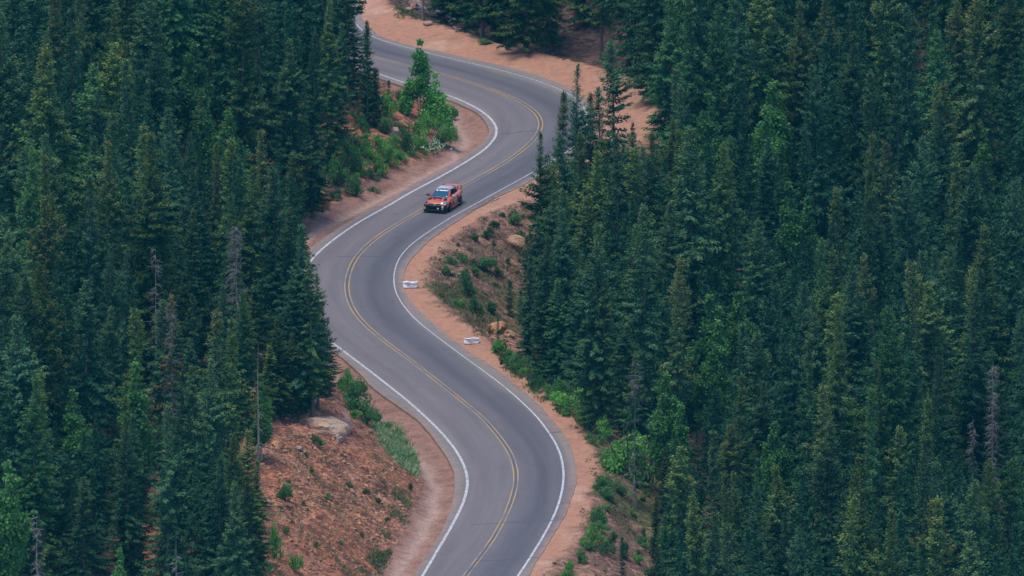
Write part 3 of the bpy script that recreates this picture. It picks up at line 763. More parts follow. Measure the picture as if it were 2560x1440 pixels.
# spruces: x, y, height, form, turn in degrees, tone, brightness, label
TREES = [
(2.11,19.44,10.5,8,52,0,1.19,'short slim dark green spruce just left of the top bend of the road'),
(3.27,11.48,16.0,4,46,2,0.70,'slim olive spruce above the top bend of the road'),
(4.56,16.97,17.5,11,148,1,1.25,'tall slim blue-green spruce above the top bend of the road'),
(5.81,20.75,14.5,4,113,4,1.04,'slim brownish spruce above and right of the top bend of the road'),
(6.86,20.56,15.5,6,88,1,1.27,'blue-green spruce above and right of the top bend of the road'),
(7.78,21.73,19.0,3,13,1,1.27,'tall broad blue-green spruce well above and right of the top bend of the road'),
(11.52,22.53,14.0,2,139,4,0.80,'brownish spruce below and left of the aspen behind the top bend spruces'),
(3.92,5.40,15.0,2,321,1,1.30,'blue-green spruce just below and right of the top bend of the road'),
(5.09,8.18,15.0,0,190,6,0.72,'yellow-olive spruce just right of the top bend of the road'),
(6.41,8.79,15.0,7,343,2,0.94,'olive spruce right of the top bend of the road'),
(8.18,13.13,14.0,10,126,1,1.01,'blue-green spruce right of the top bend of the road'),
(5.72,-46.99,15.0,0,280,0,1.28,'dark green spruce just below and left of the forest corner by the middle bend'),
(3.28,-22.26,14.0,4,149,0,1.08,'slim dark green spruce above and left of the forest corner by the middle bend'),
(9.90,8.97,14.0,3,260,5,0.80,'broad very dark spruce above and right of the forest corner by the middle bend'),
(1.14,-25.20,8.1,8,147,1,0.97,'short slim blue-green spruce just below and right of the tan boulder'),
(2.27,-31.03,10.6,2,156,0,0.84,'short dark green spruce just below and right of the tan boulder'),
(10.68,-64.72,4.9,0,41,4,0.68,'short brownish spruce just left of the forest edge at the lower bend'),
(11.91,-99.66,14.0,2,143,3,1.04,'fresh green spruce just below the forest edge at the lower bend'),
(10.35,-52.79,5.3,7,358,3,0.91,'short fresh green spruce just below the aspen behind the bend bushes'),
(9.90,-77.66,4.4,4,100,6,0.70,'short slim yellow-olive spruce below and left of the forest edge at the lower bend'),
(8.98,-48.16,7.3,11,325,5,1.12,'short slim very dark spruce just above and right of the twiggy dying tree'),
(7.76,-39.86,8.5,10,182,1,0.98,'short blue-green spruce above the twiggy dying tree'),
(6.45,-47.58,11.2,3,324,2,1.07,'short broad olive spruce below the forest corner by the middle bend'),
(4.80,-36.71,11.0,7,51,5,1.28,'short very dark spruce below and left of the forest corner by the middle bend'),
(3.40,-32.41,8.0,0,142,3,1.22,'short fresh green spruce below and right of the tan boulder'),
(-15.11,-43.39,15.5,4,121,2,0.74,'slim olive spruce just above and left of the orange boulder'),
(-16.08,-62.21,16.0,2,148,5,0.99,'very dark spruce left of the orange boulder'),
(-15.36,-64.97,14.0,10,357,0,0.71,'dark green spruce below and left of the orange boulder'),
(-13.77,-66.92,11.5,11,146,6,1.20,'slim yellow-olive spruce below and right of the large grey dead spruce'),
(-13.46,-62.73,9.5,6,9,6,0.89,'short yellow-olive spruce above and right of the thin bare trunk'),
(-14.38,-66.16,13.5,0,78,1,1.23,'blue-green spruce below the orange boulder'),
(-15.27,-66.72,9.4,2,317,1,1.16,'short blue-green spruce above and right of the thin bare trunk'),
(-12.50,51.58,9.5,11,316,0,0.79,'short slim dark green spruce above the hidden upper road'),
(-11.81,51.12,7.5,6,69,1,0.84,'short blue-green spruce above the hidden upper road'),
(-10.81,47.98,7.8,8,81,2,0.90,'short slim olive spruce just above the hidden upper road'),
(-10.15,47.80,4.6,8,22,0,0.99,'short slim dark green spruce just below and right of the hidden upper road'),
(-12.78,40.83,9.5,2,185,1,1.40,'short blue-green spruce just above and left of the hidden upper road'),
(-13.62,35.77,13.0,0,224,2,1.39,'olive spruce above and left of the hidden upper road'),
(-14.70,24.51,14.0,4,106,1,0.74,'slim blue-green spruce left of the hidden upper road'),
(-16.13,20.95,14.0,7,86,0,1.10,'dark green spruce left of the hidden upper road'),
(-16.31,-68.29,7.0,0,310,6,0.68,'short yellow-olive spruce just above and right of the thin bare trunk'),
(-15.44,-67.49,6.0,7,127,2,0.89,'short olive spruce just above and right of the thin bare trunk'),
(-14.53,-67.05,5.6,1,270,0,0.87,'short broad dark green spruce right of the thin bare trunk'),
(-16.81,-68.90,5.2,3,333,6,1.39,'short broad yellow-olive spruce just above and right of the thin bare trunk'),
(-15.91,-67.77,4.8,6,123,2,0.98,'short olive spruce just right of the thin bare trunk'),
(10.13,22.11,13.0,0,112,2,0.97,'olive spruce below and left of the aspen behind the top bend spruces'),
(9.51,15.49,13.0,3,219,1,1.27,'broad blue-green spruce above and right of the forest corner by the middle bend'),
(-18.39,-129.59,14.0,2,16,2,0.68,'olive spruce below the young aspen above the huge boulder'),
(-19.41,-132.88,13.0,0,269,1,0.81,'blue-green spruce above and right of the short grey dead top'),
(-17.49,-128.45,11.4,4,133,0,0.76,'short slim dark green spruce above and right of the short grey dead top'),
(-16.91,-111.94,4.4,8,161,0,1.07,'short slim dark green spruce right of the short grey dead top'),
(-17.69,-112.68,9.9,2,206,6,1.37,'short yellow-olive spruce below the young aspen above the huge boulder'),
(-17.21,-108.68,6.8,4,20,3,1.02,'short slim fresh green spruce below the young aspen above the huge boulder'),
(-17.61,-178.05,13.0,5,107,0,1.35,'broad dark green spruce above and right of the short grey dead top'),
(-18.27,-72.35,9.0,5,84,2,0.90,'short broad olive spruce above the thin bare trunk'),
(-18.77,-75.87,10.0,2,328,3,0.89,'short fresh green spruce above the thin bare trunk'),
(-19.60,-71.82,10.0,0,110,1,1.14,'short blue-green spruce right of the rust-topped dying spruce'),
(-2.30,90.43,15.0,9,137,3,0.90,'broad fresh green spruce above and right of the pale bare trunk on the berm'),
(-4.63,99.97,13.0,1,254,1,0.71,'broad blue-green spruce above and right of the pale bare trunk on the berm'),
(-3.54,96.72,14.0,6,321,6,1.15,'yellow-olive spruce above and right of the pale bare trunk on the berm'),
(-0.98,91.12,13.0,5,317,0,0.75,'broad dark green spruce right of the pale bare trunk on the berm'),
(2.82,87.89,14.0,5,341,6,1.29,'broad yellow-olive spruce well right of the pale bare trunk on the berm'),
(-5.57,103.02,12.0,4,352,5,1.13,'slim very dark spruce above and right of the pale bare trunk on the berm'),
(6.87,81.70,15.0,11,206,2,1.35,'slim olive spruce well above and right of the berm of the top bend'),
(21.28,-95.20,17.4,10,1,0,0.81,'tall dark green spruce below and left of the lower downhill forest'),
(13.88,51.28,21.0,0,312,0,1.31,'tall dark green spruce well above and left of the top edge downhill'),
(16.16,19.60,14.3,6,195,0,1.31,'dark green spruce below and left of the emerald downhill aspen'),
(-28.21,15.54,17.1,2,103,2,0.77,'tall olive spruce well above and left of the topmost uphill aspen'),
(26.15,-78.82,14.1,3,287,2,1.23,'broad olive spruce below and right of the lower downhill forest'),
(-32.28,-78.15,16.5,7,269,2,0.98,'tall olive spruce left of the heart of the uphill forest'),
(19.47,58.49,13.1,1,356,0,1.10,'broad dark green spruce left of the top edge downhill'),
(19.34,62.93,18.0,9,131,2,1.11,'tall broad olive spruce well above and left of the top edge downhill'),
(2.37,-11.92,14.7,9,185,0,0.71,'broad dark green spruce just below and left of the top bend of the road'),
(26.72,-12.36,17.9,7,5,5,0.87,'tall very dark spruce above the heart of the downhill forest'),
(28.76,30.72,16.8,4,38,1,0.71,'tall slim blue-green spruce above and left of the dark aspen near the right edge'),
(-27.85,-7.70,16.1,7,195,2,0.80,'tall olive spruce left of the topmost uphill aspen'),
(28.83,71.05,19.0,9,198,6,0.83,'tall broad yellow-olive spruce above and right of the top edge downhill'),
(23.81,-110.33,19.0,2,204,2,0.72,'tall olive spruce below the lower downhill forest, nearest it'),
(12.62,28.83,14.6,8,317,0,1.25,'slim dark green spruce just left of the aspen behind the top bend spruces'),
(23.95,-41.98,17.8,7,222,1,0.96,'tall blue-green spruce just left of the heart of the downhill forest'),
(33.99,-85.25,14.4,3,227,3,0.70,'broad fresh green spruce below and right of the thin dead stem'),
(-28.78,-107.57,15.4,9,100,5,1.13,'broad very dark spruce below and right of the middle of the left edge'),
(-22.04,-59.45,14.2,7,245,5,0.97,'very dark spruce above and left of the large grey dead spruce, nearest it'),
(21.60,55.39,15.6,0,85,4,0.93,'brownish spruce left of the top edge downhill'),
(7.64,-12.82,19.1,4,76,0,0.89,'tall slim dark green spruce right of the top bend of the road'),
(-27.58,-88.71,14.5,11,132,5,1.06,'slim very dark spruce left of the thin pale dead trunk'),
(-21.69,-47.87,13.4,2,86,5,0.65,'second very dark spruce above and left of the large grey dead spruce'),
(25.22,61.80,15.3,7,279,1,0.73,'blue-green spruce just below and right of the top edge downhill'),
(32.21,40.10,15.2,10,307,4,1.01,'brownish spruce above and left of the dark aspen near the right edge'),
(14.10,-110.33,14.7,11,125,0,0.96,'slim dark green spruce left of the bottom edge downhill'),
(31.65,-8.92,13.8,6,117,1,1.23,'blue-green spruce left of the middle of the right edge'),
(25.58,-73.95,17.4,11,320,6,0.65,'tall slim yellow-olive spruce above and right of the lower downhill forest'),
(-34.99,-50.10,21.0,7,160,0,1.06,'tall dark green spruce just below and left of the top left corner'),
(16.11,-120.62,17.1,1,290,5,0.88,'tall broad very dark spruce left of the bottom edge downhill'),
(29.30,-14.90,19.5,11,225,5,1.11,'tall slim very dark spruce below left of the dark aspen near the right edge'),
(-29.83,-41.11,14.8,9,72,1,0.84,'broad blue-green spruce above and left of the heart of the uphill forest'),
(-18.31,-58.56,15.1,0,338,2,0.91,'olive spruce above the large grey dead spruce'),
(23.37,50.72,15.7,10,310,1,0.76,'blue-green spruce just below and left of the top edge downhill'),
(23.73,66.67,14.7,11,90,4,0.86,'slim brownish spruce just above and left of the top edge downhill'),
(33.39,-26.18,15.2,3,101,5,1.08,'broad very dark spruce just below and left of the middle of the right edge'),
(-32.55,-126.43,17.3,1,317,1,1.31,'tall broad blue-green spruce below the middle of the left edge'),
(-20.31,-121.87,15.9,1,330,0,1.35,'broad dark green spruce left of the young aspen above the huge boulder'),
(10.75,-19.96,16.4,1,334,0,0.93,'tall broad dark green spruce right of the forest corner by the middle bend'),
(-27.10,-94.31,11.6,10,11,0,1.10,'dark green spruce above and left of the narrow emerald aspen'),
(15.18,5.99,16.2,5,45,2,1.25,'tall broad olive spruce below the aspen behind the top bend spruces'),
(-33.27,-3.88,17.2,0,50,4,0.77,'tall brownish spruce just right of the top left corner'),
(18.04,-101.93,15.8,1,253,2,1.15,'broad olive spruce below the yellow-green aspen'),
(-19.60,-42.13,14.2,2,39,6,1.22,'yellow-olive spruce below the largest uphill aspen'),
(11.38,3.38,17.6,0,59,6,0.78,'tall yellow-olive spruce below and left of the aspen behind the top bend spruces'),
(31.84,3.68,17.9,8,113,2,1.11,'tall slim olive spruce below and left of the dark aspen near the right edge'),
(28.61,-46.40,19.2,4,155,4,1.29,'tall slim brownish spruce right of the heart of the downhill forest'),
(8.51,-30.11,14.8,3,306,3,0.83,'broad fresh green spruce below right of the forest corner by the middle bend'),
(34.03,-15.27,16.9,2,113,2,0.88,'tall olive spruce just above and left of the middle of the right edge'),
(2.67,-16.73,12.9,1,167,0,1.05,'broad dark green spruce above and right of the tan boulder'),
(32.23,-30.94,15.9,4,231,2,1.32,'slim olive spruce just left of the middle of the right edge'),
(29.91,19.03,15.8,1,205,1,1.38,'broad blue-green spruce left of the dark aspen near the right edge'),
(28.79,-101.77,17.8,1,224,1,0.96,'tall broad blue-green spruce below and left of the thin dead stem'),
(9.45,-43.58,18.1,4,94,0,1.32,'tall slim dark green spruce right of the forest corner by the middle bend'),
(12.51,-123.13,18.7,9,287,2,1.11,'tall broad olive spruce below the forest edge at the lower bend'),
(-29.50,-48.68,13.0,10,198,1,1.12,'blue-green spruce just above and left of the heart of the uphill forest'),
(-35.11,-128.61,15.5,10,34,0,0.99,'dark green spruce well left of the small low aspen'),
(-30.92,-129.55,14.8,8,322,6,1.34,'slim yellow-olive spruce just left of the small low aspen'),
(28.11,59.61,17.9,9,159,2,1.33,'tall broad olive spruce right of the top edge downhill'),
(-31.05,-104.16,20.2,3,247,4,0.82,'tall broad brownish spruce above and right of the middle of the left edge'),
(36.42,-35.34,14.4,9,309,5,1.23,'broad very dark spruce above and right of the tall curled snag'),
(25.99,40.04,18.2,1,122,0,0.70,'tall broad dark green spruce below and right of the top edge downhill'),
(-25.37,-132.43,12.6,2,24,0,0.77,'dark green spruce below and right of the small low aspen'),
(-31.30,2.10,16.2,6,348,4,1.12,'tall brownish spruce right of the top left corner'),
(15.38,42.19,17.1,10,275,3,0.85,'tall fresh green spruce above the aspen behind the top bend spruces'),
(11.09,-105.42,16.8,9,80,2,1.21,'tall broad olive spruce just below the forest edge at the lower bend'),
(8.13,-34.16,12.9,11,162,0,0.71,'slim dark green spruce below and right of the forest corner by the middle bend'),
(37.70,53.40,14.0,10,329,1,0.87,'blue-green spruce below the top right corner'),
(36.26,-61.95,18.3,11,359,5,0.78,'tall slim very dark spruce right of the tall curled snag'),
(17.51,-11.70,14.7,5,212,0,1.36,'broad dark green spruce below and left of the loose mid-slope aspen'),
(-29.12,-80.80,15.8,11,41,5,1.07,'slim very dark spruce below and left of the heart of the uphill forest'),
(36.77,-29.38,18.4,10,282,3,0.77,'tall fresh green spruce just right of the middle of the right edge'),
(-35.24,-1.15,20.0,11,110,1,1.28,'tall slim blue-green spruce above the top left corner'),
(32.08,-102.27,18.3,5,34,2,0.93,'tall broad olive spruce above the bottom right corner'),
(14.98,-130.24,18.6,6,131,0,1.04,'tall dark green spruce left of the bottom edge downhill'),
(22.06,-129.40,21.0,11,155,2,1.30,'tall slim olive spruce above and right of the bottom edge downhill'),
(32.38,-40.62,16.3,4,198,1,0.70,'tall slim blue-green spruce below and left of the middle of the right edge'),
(18.19,52.55,15.7,9,142,6,1.31,'broad yellow-olive spruce left of the top edge downhill'),
(-32.60,-112.77,15.8,3,78,0,0.71,'broad dark green spruce just below the middle of the left edge'),
(-29.06,21.54,17.1,4,311,0,1.27,'tall slim dark green spruce well above and right of the top left corner'),
(4.60,0.94,15.5,1,283,0,0.66,'broad dark green spruce just below and right of the top bend of the road'),
(18.39,-110.52,14.4,7,272,5,0.79,'very dark spruce just above and left of the bottom edge downhill'),
(21.63,-78.30,16.0,0,349,4,1.35,'brownish spruce above and left of the lower downhill forest'),
(12.34,-16.67,12.5,2,88,1,1.28,'blue-green spruce above and left of the tall aspen over the lower bend'),
(22.62,-68.66,20.1,0,54,2,1.01,'tall olive spruce below and left of the heart of the downhill forest'),
(23.11,-18.96,15.9,3,182,5,0.88,'broad very dark spruce below and right of the small mid-slope aspen'),
(-21.11,32.15,15.2,10,211,3,1.10,'fresh green spruce above the topmost uphill aspen'),
(17.57,-55.81,11.1,7,323,0,0.81,'short dark green spruce above the yellow-green aspen'),
(23.62,0.98,15.3,4,338,2,1.09,'slim olive spruce just right of the small mid-slope aspen'),
(-16.59,-51.70,17.3,0,244,4,1.12,'tall brownish spruce above and left of the orange boulder'),
(-24.10,-39.74,13.3,6,42,1,1.32,'blue-green spruce right of the heart of the uphill forest'),
(28.06,-20.54,20.5,9,53,5,1.14,'tall broad very dark spruce above the heart of the downhill forest'),
(13.43,46.77,14.7,8,309,3,0.89,'slim fresh green spruce well above the aspen behind the top bend spruces'),
(-25.20,-102.86,14.0,4,180,2,1.35,'slim olive spruce below and left of the rust-topped dying spruce'),
(26.44,33.64,16.3,8,22,0,1.02,'tall slim dark green spruce below the top edge downhill'),
(-32.20,-62.57,21.0,5,306,2,1.18,'tall broad olive spruce below the top left corner'),
(37.91,22.87,17.7,6,346,0,0.70,'tall dark green spruce right of the dark aspen near the right edge'),
(24.67,-38.18,17.7,10,70,4,1.17,'tall brownish spruce just above and left of the heart of the downhill forest'),
(-23.46,-73.99,8.0,4,260,0,1.28,'short slim dark green spruce just above the rust-topped dying spruce'),
(14.03,-87.22,13.4,8,115,0,1.12,'slim dark green spruce right of the forest edge at the lower bend'),
(21.87,-63.46,19.3,4,9,2,1.32,'tall slim olive spruce below and left of the heart of the downhill forest'),
(26.07,21.77,15.0,8,5,6,1.01,'slim yellow-olive spruce above and right of the small mid-slope aspen'),
(27.10,-110.03,20.9,8,184,0,0.84,'tall slim dark green spruce below and right of the lower downhill forest'),
(-29.66,-35.92,15.9,3,176,3,1.26,'broad fresh green spruce above the heart of the uphill forest'),
(-17.06,37.92,16.5,4,198,1,1.12,'tall slim blue-green spruce well above and left of the hidden upper road'),
(-25.15,-120.53,11.3,0,88,1,0.96,'short blue-green spruce below the narrow emerald aspen'),
(5.94,-9.51,17.3,7,261,6,1.30,'tall yellow-olive spruce below and right of the top bend of the road'),
(-32.13,-74.77,16.2,9,353,1,0.86,'tall broad blue-green spruce left of the heart of the uphill forest'),
(-18.20,23.53,18.1,11,223,0,0.89,'tall slim dark green spruce well above and right of the topmost uphill aspen'),
(12.97,-12.16,21.0,5,245,0,1.32,'tall broad dark green spruce below the aspen behind the top bend spruces'),
(34.77,18.07,14.3,4,141,5,0.90,'slim very dark spruce below the dark aspen near the right edge'),
(19.22,-125.73,17.8,9,321,5,1.35,'tall broad very dark spruce just below the bottom edge downhill'),
(16.62,-107.29,15.5,11,317,1,0.81,'slim blue-green spruce above and left of the bottom edge downhill'),
(29.16,-62.68,16.7,6,44,1,0.67,'tall blue-green spruce left of the tall curled snag'),
(-21.59,-85.87,8.5,3,147,1,1.16,'short broad blue-green spruce below and right of the rust-topped dying spruce'),
(21.34,-31.58,17.3,6,313,3,1.22,'tall fresh green spruce below the small mid-slope aspen'),
(-27.60,-54.61,16.1,6,84,0,1.12,'tall dark green spruce above the heart of the uphill forest'),
(-32.71,-91.94,20.4,2,129,3,1.15,'tall fresh green spruce above the middle of the left edge'),
(29.73,38.05,21.0,3,255,5,1.22,'tall broad very dark spruce right of the top edge downhill'),
(23.74,-92.00,19.6,6,4,3,0.99,'tall fresh green spruce just above the lower downhill forest'),
(-24.91,-66.67,18.1,0,85,6,0.72,'tall yellow-olive spruce just right of the heart of the uphill forest'),
(30.20,-42.91,11.8,7,48,2,0.74,'olive spruce left of the tall curled snag'),
(-28.49,-27.03,16.9,9,151,6,1.30,'tall broad yellow-olive spruce left of the topmost uphill aspen'),
(-25.69,-51.01,15.3,6,77,2,1.33,'olive spruce just above and right of the heart of the uphill forest'),
(30.67,-110.01,18.0,3,91,0,1.32,'tall broad dark green spruce above and left of the bottom right corner'),
(-19.70,-102.29,15.1,6,92,4,1.16,'brownish spruce above and left of the thin bare trunk'),
(-23.04,-6.60,11.0,11,303,1,0.89,'short slim blue-green spruce below the slim aspen below the topmost one'),
(-24.40,-33.05,13.5,10,310,1,1.28,'blue-green spruce below and left of the slim aspen below the topmost one'),
(33.25,83.51,17.9,9,83,6,0.78,'tall broad yellow-olive spruce well above and left of the top right corner'),
(-33.76,-107.17,18.5,9,27,0,1.36,'tall broad dark green spruce above left of the middle of the left edge'),
(11.71,40.49,16.9,0,29,3,1.15,'tall fresh green spruce above left of the aspen behind the top bend spruces'),
(29.45,-27.10,16.5,1,342,1,1.15,'tall broad blue-green spruce above and right of the heart of the downhill forest'),
(31.34,33.93,15.6,6,102,2,1.25,'olive spruce above and left of the dark aspen near the right edge'),
(-14.42,46.82,14.0,8,307,1,1.06,'slim blue-green spruce well left of the pale bare trunk on the berm'),
(14.72,-102.87,14.9,8,185,2,0.97,'slim olive spruce below and right of the forest edge at the lower bend'),
(-31.99,-66.50,15.8,7,18,1,1.22,'blue-green spruce left of the heart of the uphill forest'),
(-27.99,-73.52,14.7,2,78,0,0.92,'dark green spruce below the heart of the uphill forest'),
(-27.00,-84.14,12.9,11,186,1,1.08,'slim blue-green spruce left of the thin pale dead trunk'),
(-26.55,8.41,17.3,0,319,0,1.16,'tall dark green spruce above and left of the topmost uphill aspen'),
(35.73,-8.78,19.2,10,274,1,1.18,'tall blue-green spruce above the middle of the right edge'),
(3.67,-27.36,13.1,7,97,5,1.40,'very dark spruce left of the forest corner by the middle bend'),
(-28.29,-134.87,9.5,9,273,0,0.81,'short broad dark green spruce above and right of the grey dead spire'),
(-22.24,-64.47,12.2,2,97,0,0.87,'dark green spruce left of the large grey dead spruce'),
(31.82,52.66,16.1,5,164,3,1.35,'tall broad fresh green spruce below and left of the top right corner'),
(28.10,-125.25,20.6,4,21,2,1.36,'tall slim olive spruce left of the bottom right corner'),
(15.02,-84.14,13.3,3,201,4,0.77,'broad brownish spruce left of the yellow-green aspen'),
(3.16,-2.46,14.1,1,316,6,1.00,'broad yellow-olive spruce just below the top bend of the road'),
(30.53,-22.93,16.3,2,228,1,1.17,'tall blue-green spruce left of the middle of the right edge'),
(23.26,-119.47,20.6,7,214,2,0.81,'second tall olive spruce below the lower downhill forest'),
(-26.56,-36.51,17.2,8,305,1,1.07,'tall slim blue-green spruce below and left of the topmost uphill aspen'),
(-16.05,51.23,16.7,7,246,5,0.77,'tall very dark spruce well left of the pale bare trunk on the berm'),
(26.21,-70.72,20.3,5,31,3,0.79,'tall broad fresh green spruce below the heart of the downhill forest'),
(25.08,-133.26,21.0,7,307,2,0.90,'tall olive spruce right of the bottom edge downhill'),
(9.96,-134.31,17.9,1,338,0,0.67,'tall broad dark green spruce well below the forest edge at the lower bend'),
(-25.98,-4.59,16.1,10,299,1,0.75,'tall blue-green spruce left of the topmost uphill aspen'),
(21.38,-59.83,18.6,7,93,0,1.10,'tall dark green spruce below and left of the heart of the downhill forest'),
(-35.39,-62.39,14.3,1,160,0,1.06,'broad dark green spruce well left of the heart of the uphill forest'),
(16.23,-39.74,12.2,8,176,1,1.35,'slim blue-green spruce just right of the broad aspen'),
(11.14,-55.91,16.4,8,337,4,1.37,'tall slim brownish spruce above and left of the tall aspen over the lower bend'),
(18.90,26.94,12.3,10,132,5,1.10,'very dark spruce just below the emerald downhill aspen'),
(28.73,-74.21,15.0,8,16,6,1.06,'slim yellow-olive spruce left of the thin dead stem'),
(-35.71,-19.10,21.0,2,100,1,1.02,'tall blue-green spruce just above and left of the top left corner'),
(34.84,51.55,19.7,3,37,4,1.31,'tall broad brownish spruce just left of the top right corner'),
(-19.89,18.63,18.0,10,81,2,0.76,'tall olive spruce above and right of the topmost uphill aspen'),
(-25.08,28.55,15.9,5,305,3,1.28,'broad fresh green spruce well above the topmost uphill aspen'),
(29.70,-37.56,16.1,1,177,2,1.31,'tall broad olive spruce right of the heart of the downhill forest'),
(-34.78,-110.35,18.2,10,24,0,1.24,'tall dark green spruce just left of the middle of the left edge'),
(-28.86,5.82,14.6,7,278,2,0.78,'olive spruce left of the topmost uphill aspen'),
(-31.80,-133.94,15.5,2,151,3,1.01,'fresh green spruce left of the small low aspen'),
(-30.57,-122.99,9.2,7,107,5,1.13,'short very dark spruce below and left of the small low aspen'),
(-28.13,-68.18,16.5,7,271,4,1.17,'tall brownish spruce just left of the heart of the uphill forest'),
(15.51,-73.60,14.7,4,71,6,0.87,'slim yellow-olive spruce above and left of the yellow-green aspen'),
(19.32,-52.94,18.0,3,1,1,0.91,'tall broad blue-green spruce right of the second tall aspen'),
(-31.53,-109.47,16.4,7,184,2,0.70,'tall olive spruce just below and right of the middle of the left edge'),
(-33.79,-70.48,15.4,3,40,1,1.25,'broad blue-green spruce well left of the heart of the uphill forest'),
(27.29,15.58,16.3,11,16,4,0.86,'tall slim brownish spruce above and right of the small mid-slope aspen'),
(23.11,28.80,17.4,10,100,5,1.26,'tall very dark spruce right of the aspen above the emerald one'),
(16.63,48.83,19.1,4,41,0,1.40,'tall slim dark green spruce well left of the top edge downhill'),
(-22.75,-134.42,15.0,6,1,0,1.37,'dark green spruce below and right of the narrow emerald aspen'),
(5.66,-18.77,14.1,5,268,2,0.97,'broad olive spruce just above and left of the forest corner by the middle bend'),
(-31.09,24.58,15.9,3,327,0,0.90,'broad dark green spruce above and right of the top left corner'),
(-21.17,-112.13,12.4,9,102,0,1.03,'broad dark green spruce right of the narrow emerald aspen'),
(37.58,68.68,15.7,1,353,2,0.70,'broad olive spruce just above and right of the top right corner'),
(17.21,-46.39,12.9,3,69,0,1.32,'broad dark green spruce below and right of the broad aspen'),
(1.08,85.17,18.0,1,264,6,0.89,'tall broad yellow-olive spruce above right of the pale bare trunk on the berm'),
(33.39,0.30,18.4,10,141,1,0.75,'tall blue-green spruce below the dark aspen near the right edge'),
(15.30,-98.41,13.9,0,296,2,1.13,'olive spruce below and left of the yellow-green aspen'),
(-21.93,-81.55,10.4,11,2,0,0.77,'short slim dark green spruce just above and right of the rust-topped dying spruce'),
(11.74,-27.53,12.3,10,279,4,1.13,'brownish spruce above and left of the tall aspen over the lower bend'),
(33.32,64.65,15.5,9,303,4,0.92,'broad brownish spruce left of the top right corner'),
(-20.93,-39.22,12.9,8,268,4,0.92,'slim brownish spruce below the largest uphill aspen'),
(-26.13,-113.70,9.8,6,319,2,0.99,'short olive spruce just below and left of the narrow emerald aspen'),
(9.57,-6.74,18.4,4,333,6,1.09,'tall slim yellow-olive spruce above and right of the forest corner by the middle bend'),
(-19.54,-61.78,13.4,8,285,0,1.08,'slim dark green spruce just above the large grey dead spruce'),
(-24.09,-87.96,11.6,4,300,0,1.16,'slim dark green spruce just left of the rust-topped dying spruce'),
(20.22,36.90,8.0,7,356,3,0.99,'short fresh green spruce just above the loose mid-slope aspen'),
(-31.33,-33.21,19.5,8,155,1,0.77,'tall slim blue-green spruce below and right of the top left corner'),
(-19.00,-95.06,12.7,8,161,6,1.18,'slim yellow-olive spruce just above and left of the thin bare trunk'),
(22.97,-34.75,17.1,11,316,2,0.87,'tall slim olive spruce above and left of the heart of the downhill forest'),
(18.38,-33.29,14.7,11,339,1,0.77,'slim blue-green spruce just right of the second tall aspen'),
(31.18,-128.64,19.4,9,119,0,1.25,'tall broad dark green spruce just below and left of the bottom right corner'),
(31.73,29.49,15.7,0,99,1,0.78,'blue-green spruce above and left of the dark aspen near the right edge'),
(25.01,-21.53,21.0,8,158,0,0.67,'tall slim dark green spruce right of the small mid-slope aspen'),
(11.92,36.12,13.0,6,1,0,1.31,'dark green spruce above and left of the aspen behind the top bend spruces'),
(20.41,-66.36,14.9,11,91,3,0.82,'slim fresh green spruce above and right of the yellow-green aspen'),
(10.70,66.24,15.6,3,330,0,0.95,'broad dark green spruce well above and right of the berm of the top bend'),
(-22.80,17.42,8.9,7,226,0,1.36,'short dark green spruce above left of the slim aspen below the topmost one'),
(-29.06,-77.60,15.8,0,259,1,0.72,'blue-green spruce below and left of the heart of the uphill forest'),
(28.63,-120.20,19.1,1,49,4,0.79,'tall broad brownish spruce left of the bottom right corner'),
]
TONES = [(1.0, 1.0, 1.0), (0.80, 0.95, 1.12), (1.32, 1.12, 0.80), (0.95, 1.20, 0.95), (1.50, 1.08, 0.90), (0.66, 0.78, 0.95), (1.45, 1.22, 0.80)]
rnd = random.Random(3)
for (x, y, H, k, rz, tone, br, label) in TREES:
    s = H / 15.0
    o = empty('spruce', (x, y, float(ground(x, y)[0])), R(rz)); w = s ** .75 * rnd.uniform(.80, 1.22); o.scale = (w, w * rnd.uniform(.92, 1.08), s); o.rotation_euler.x = rnd.gauss(0, .022); o.rotation_euler.y = rnd.gauss(0, .022)
    tag(o, label, 'tree', 'spruces of the mountain forest')
    c = link('crown', SP_CROWN[k], o); t = link('trunk', SP_TRUNK[k], o)
    q = TONES[tone]; c.color = (q[0] * br, q[1] * br, q[2] * br, 1)
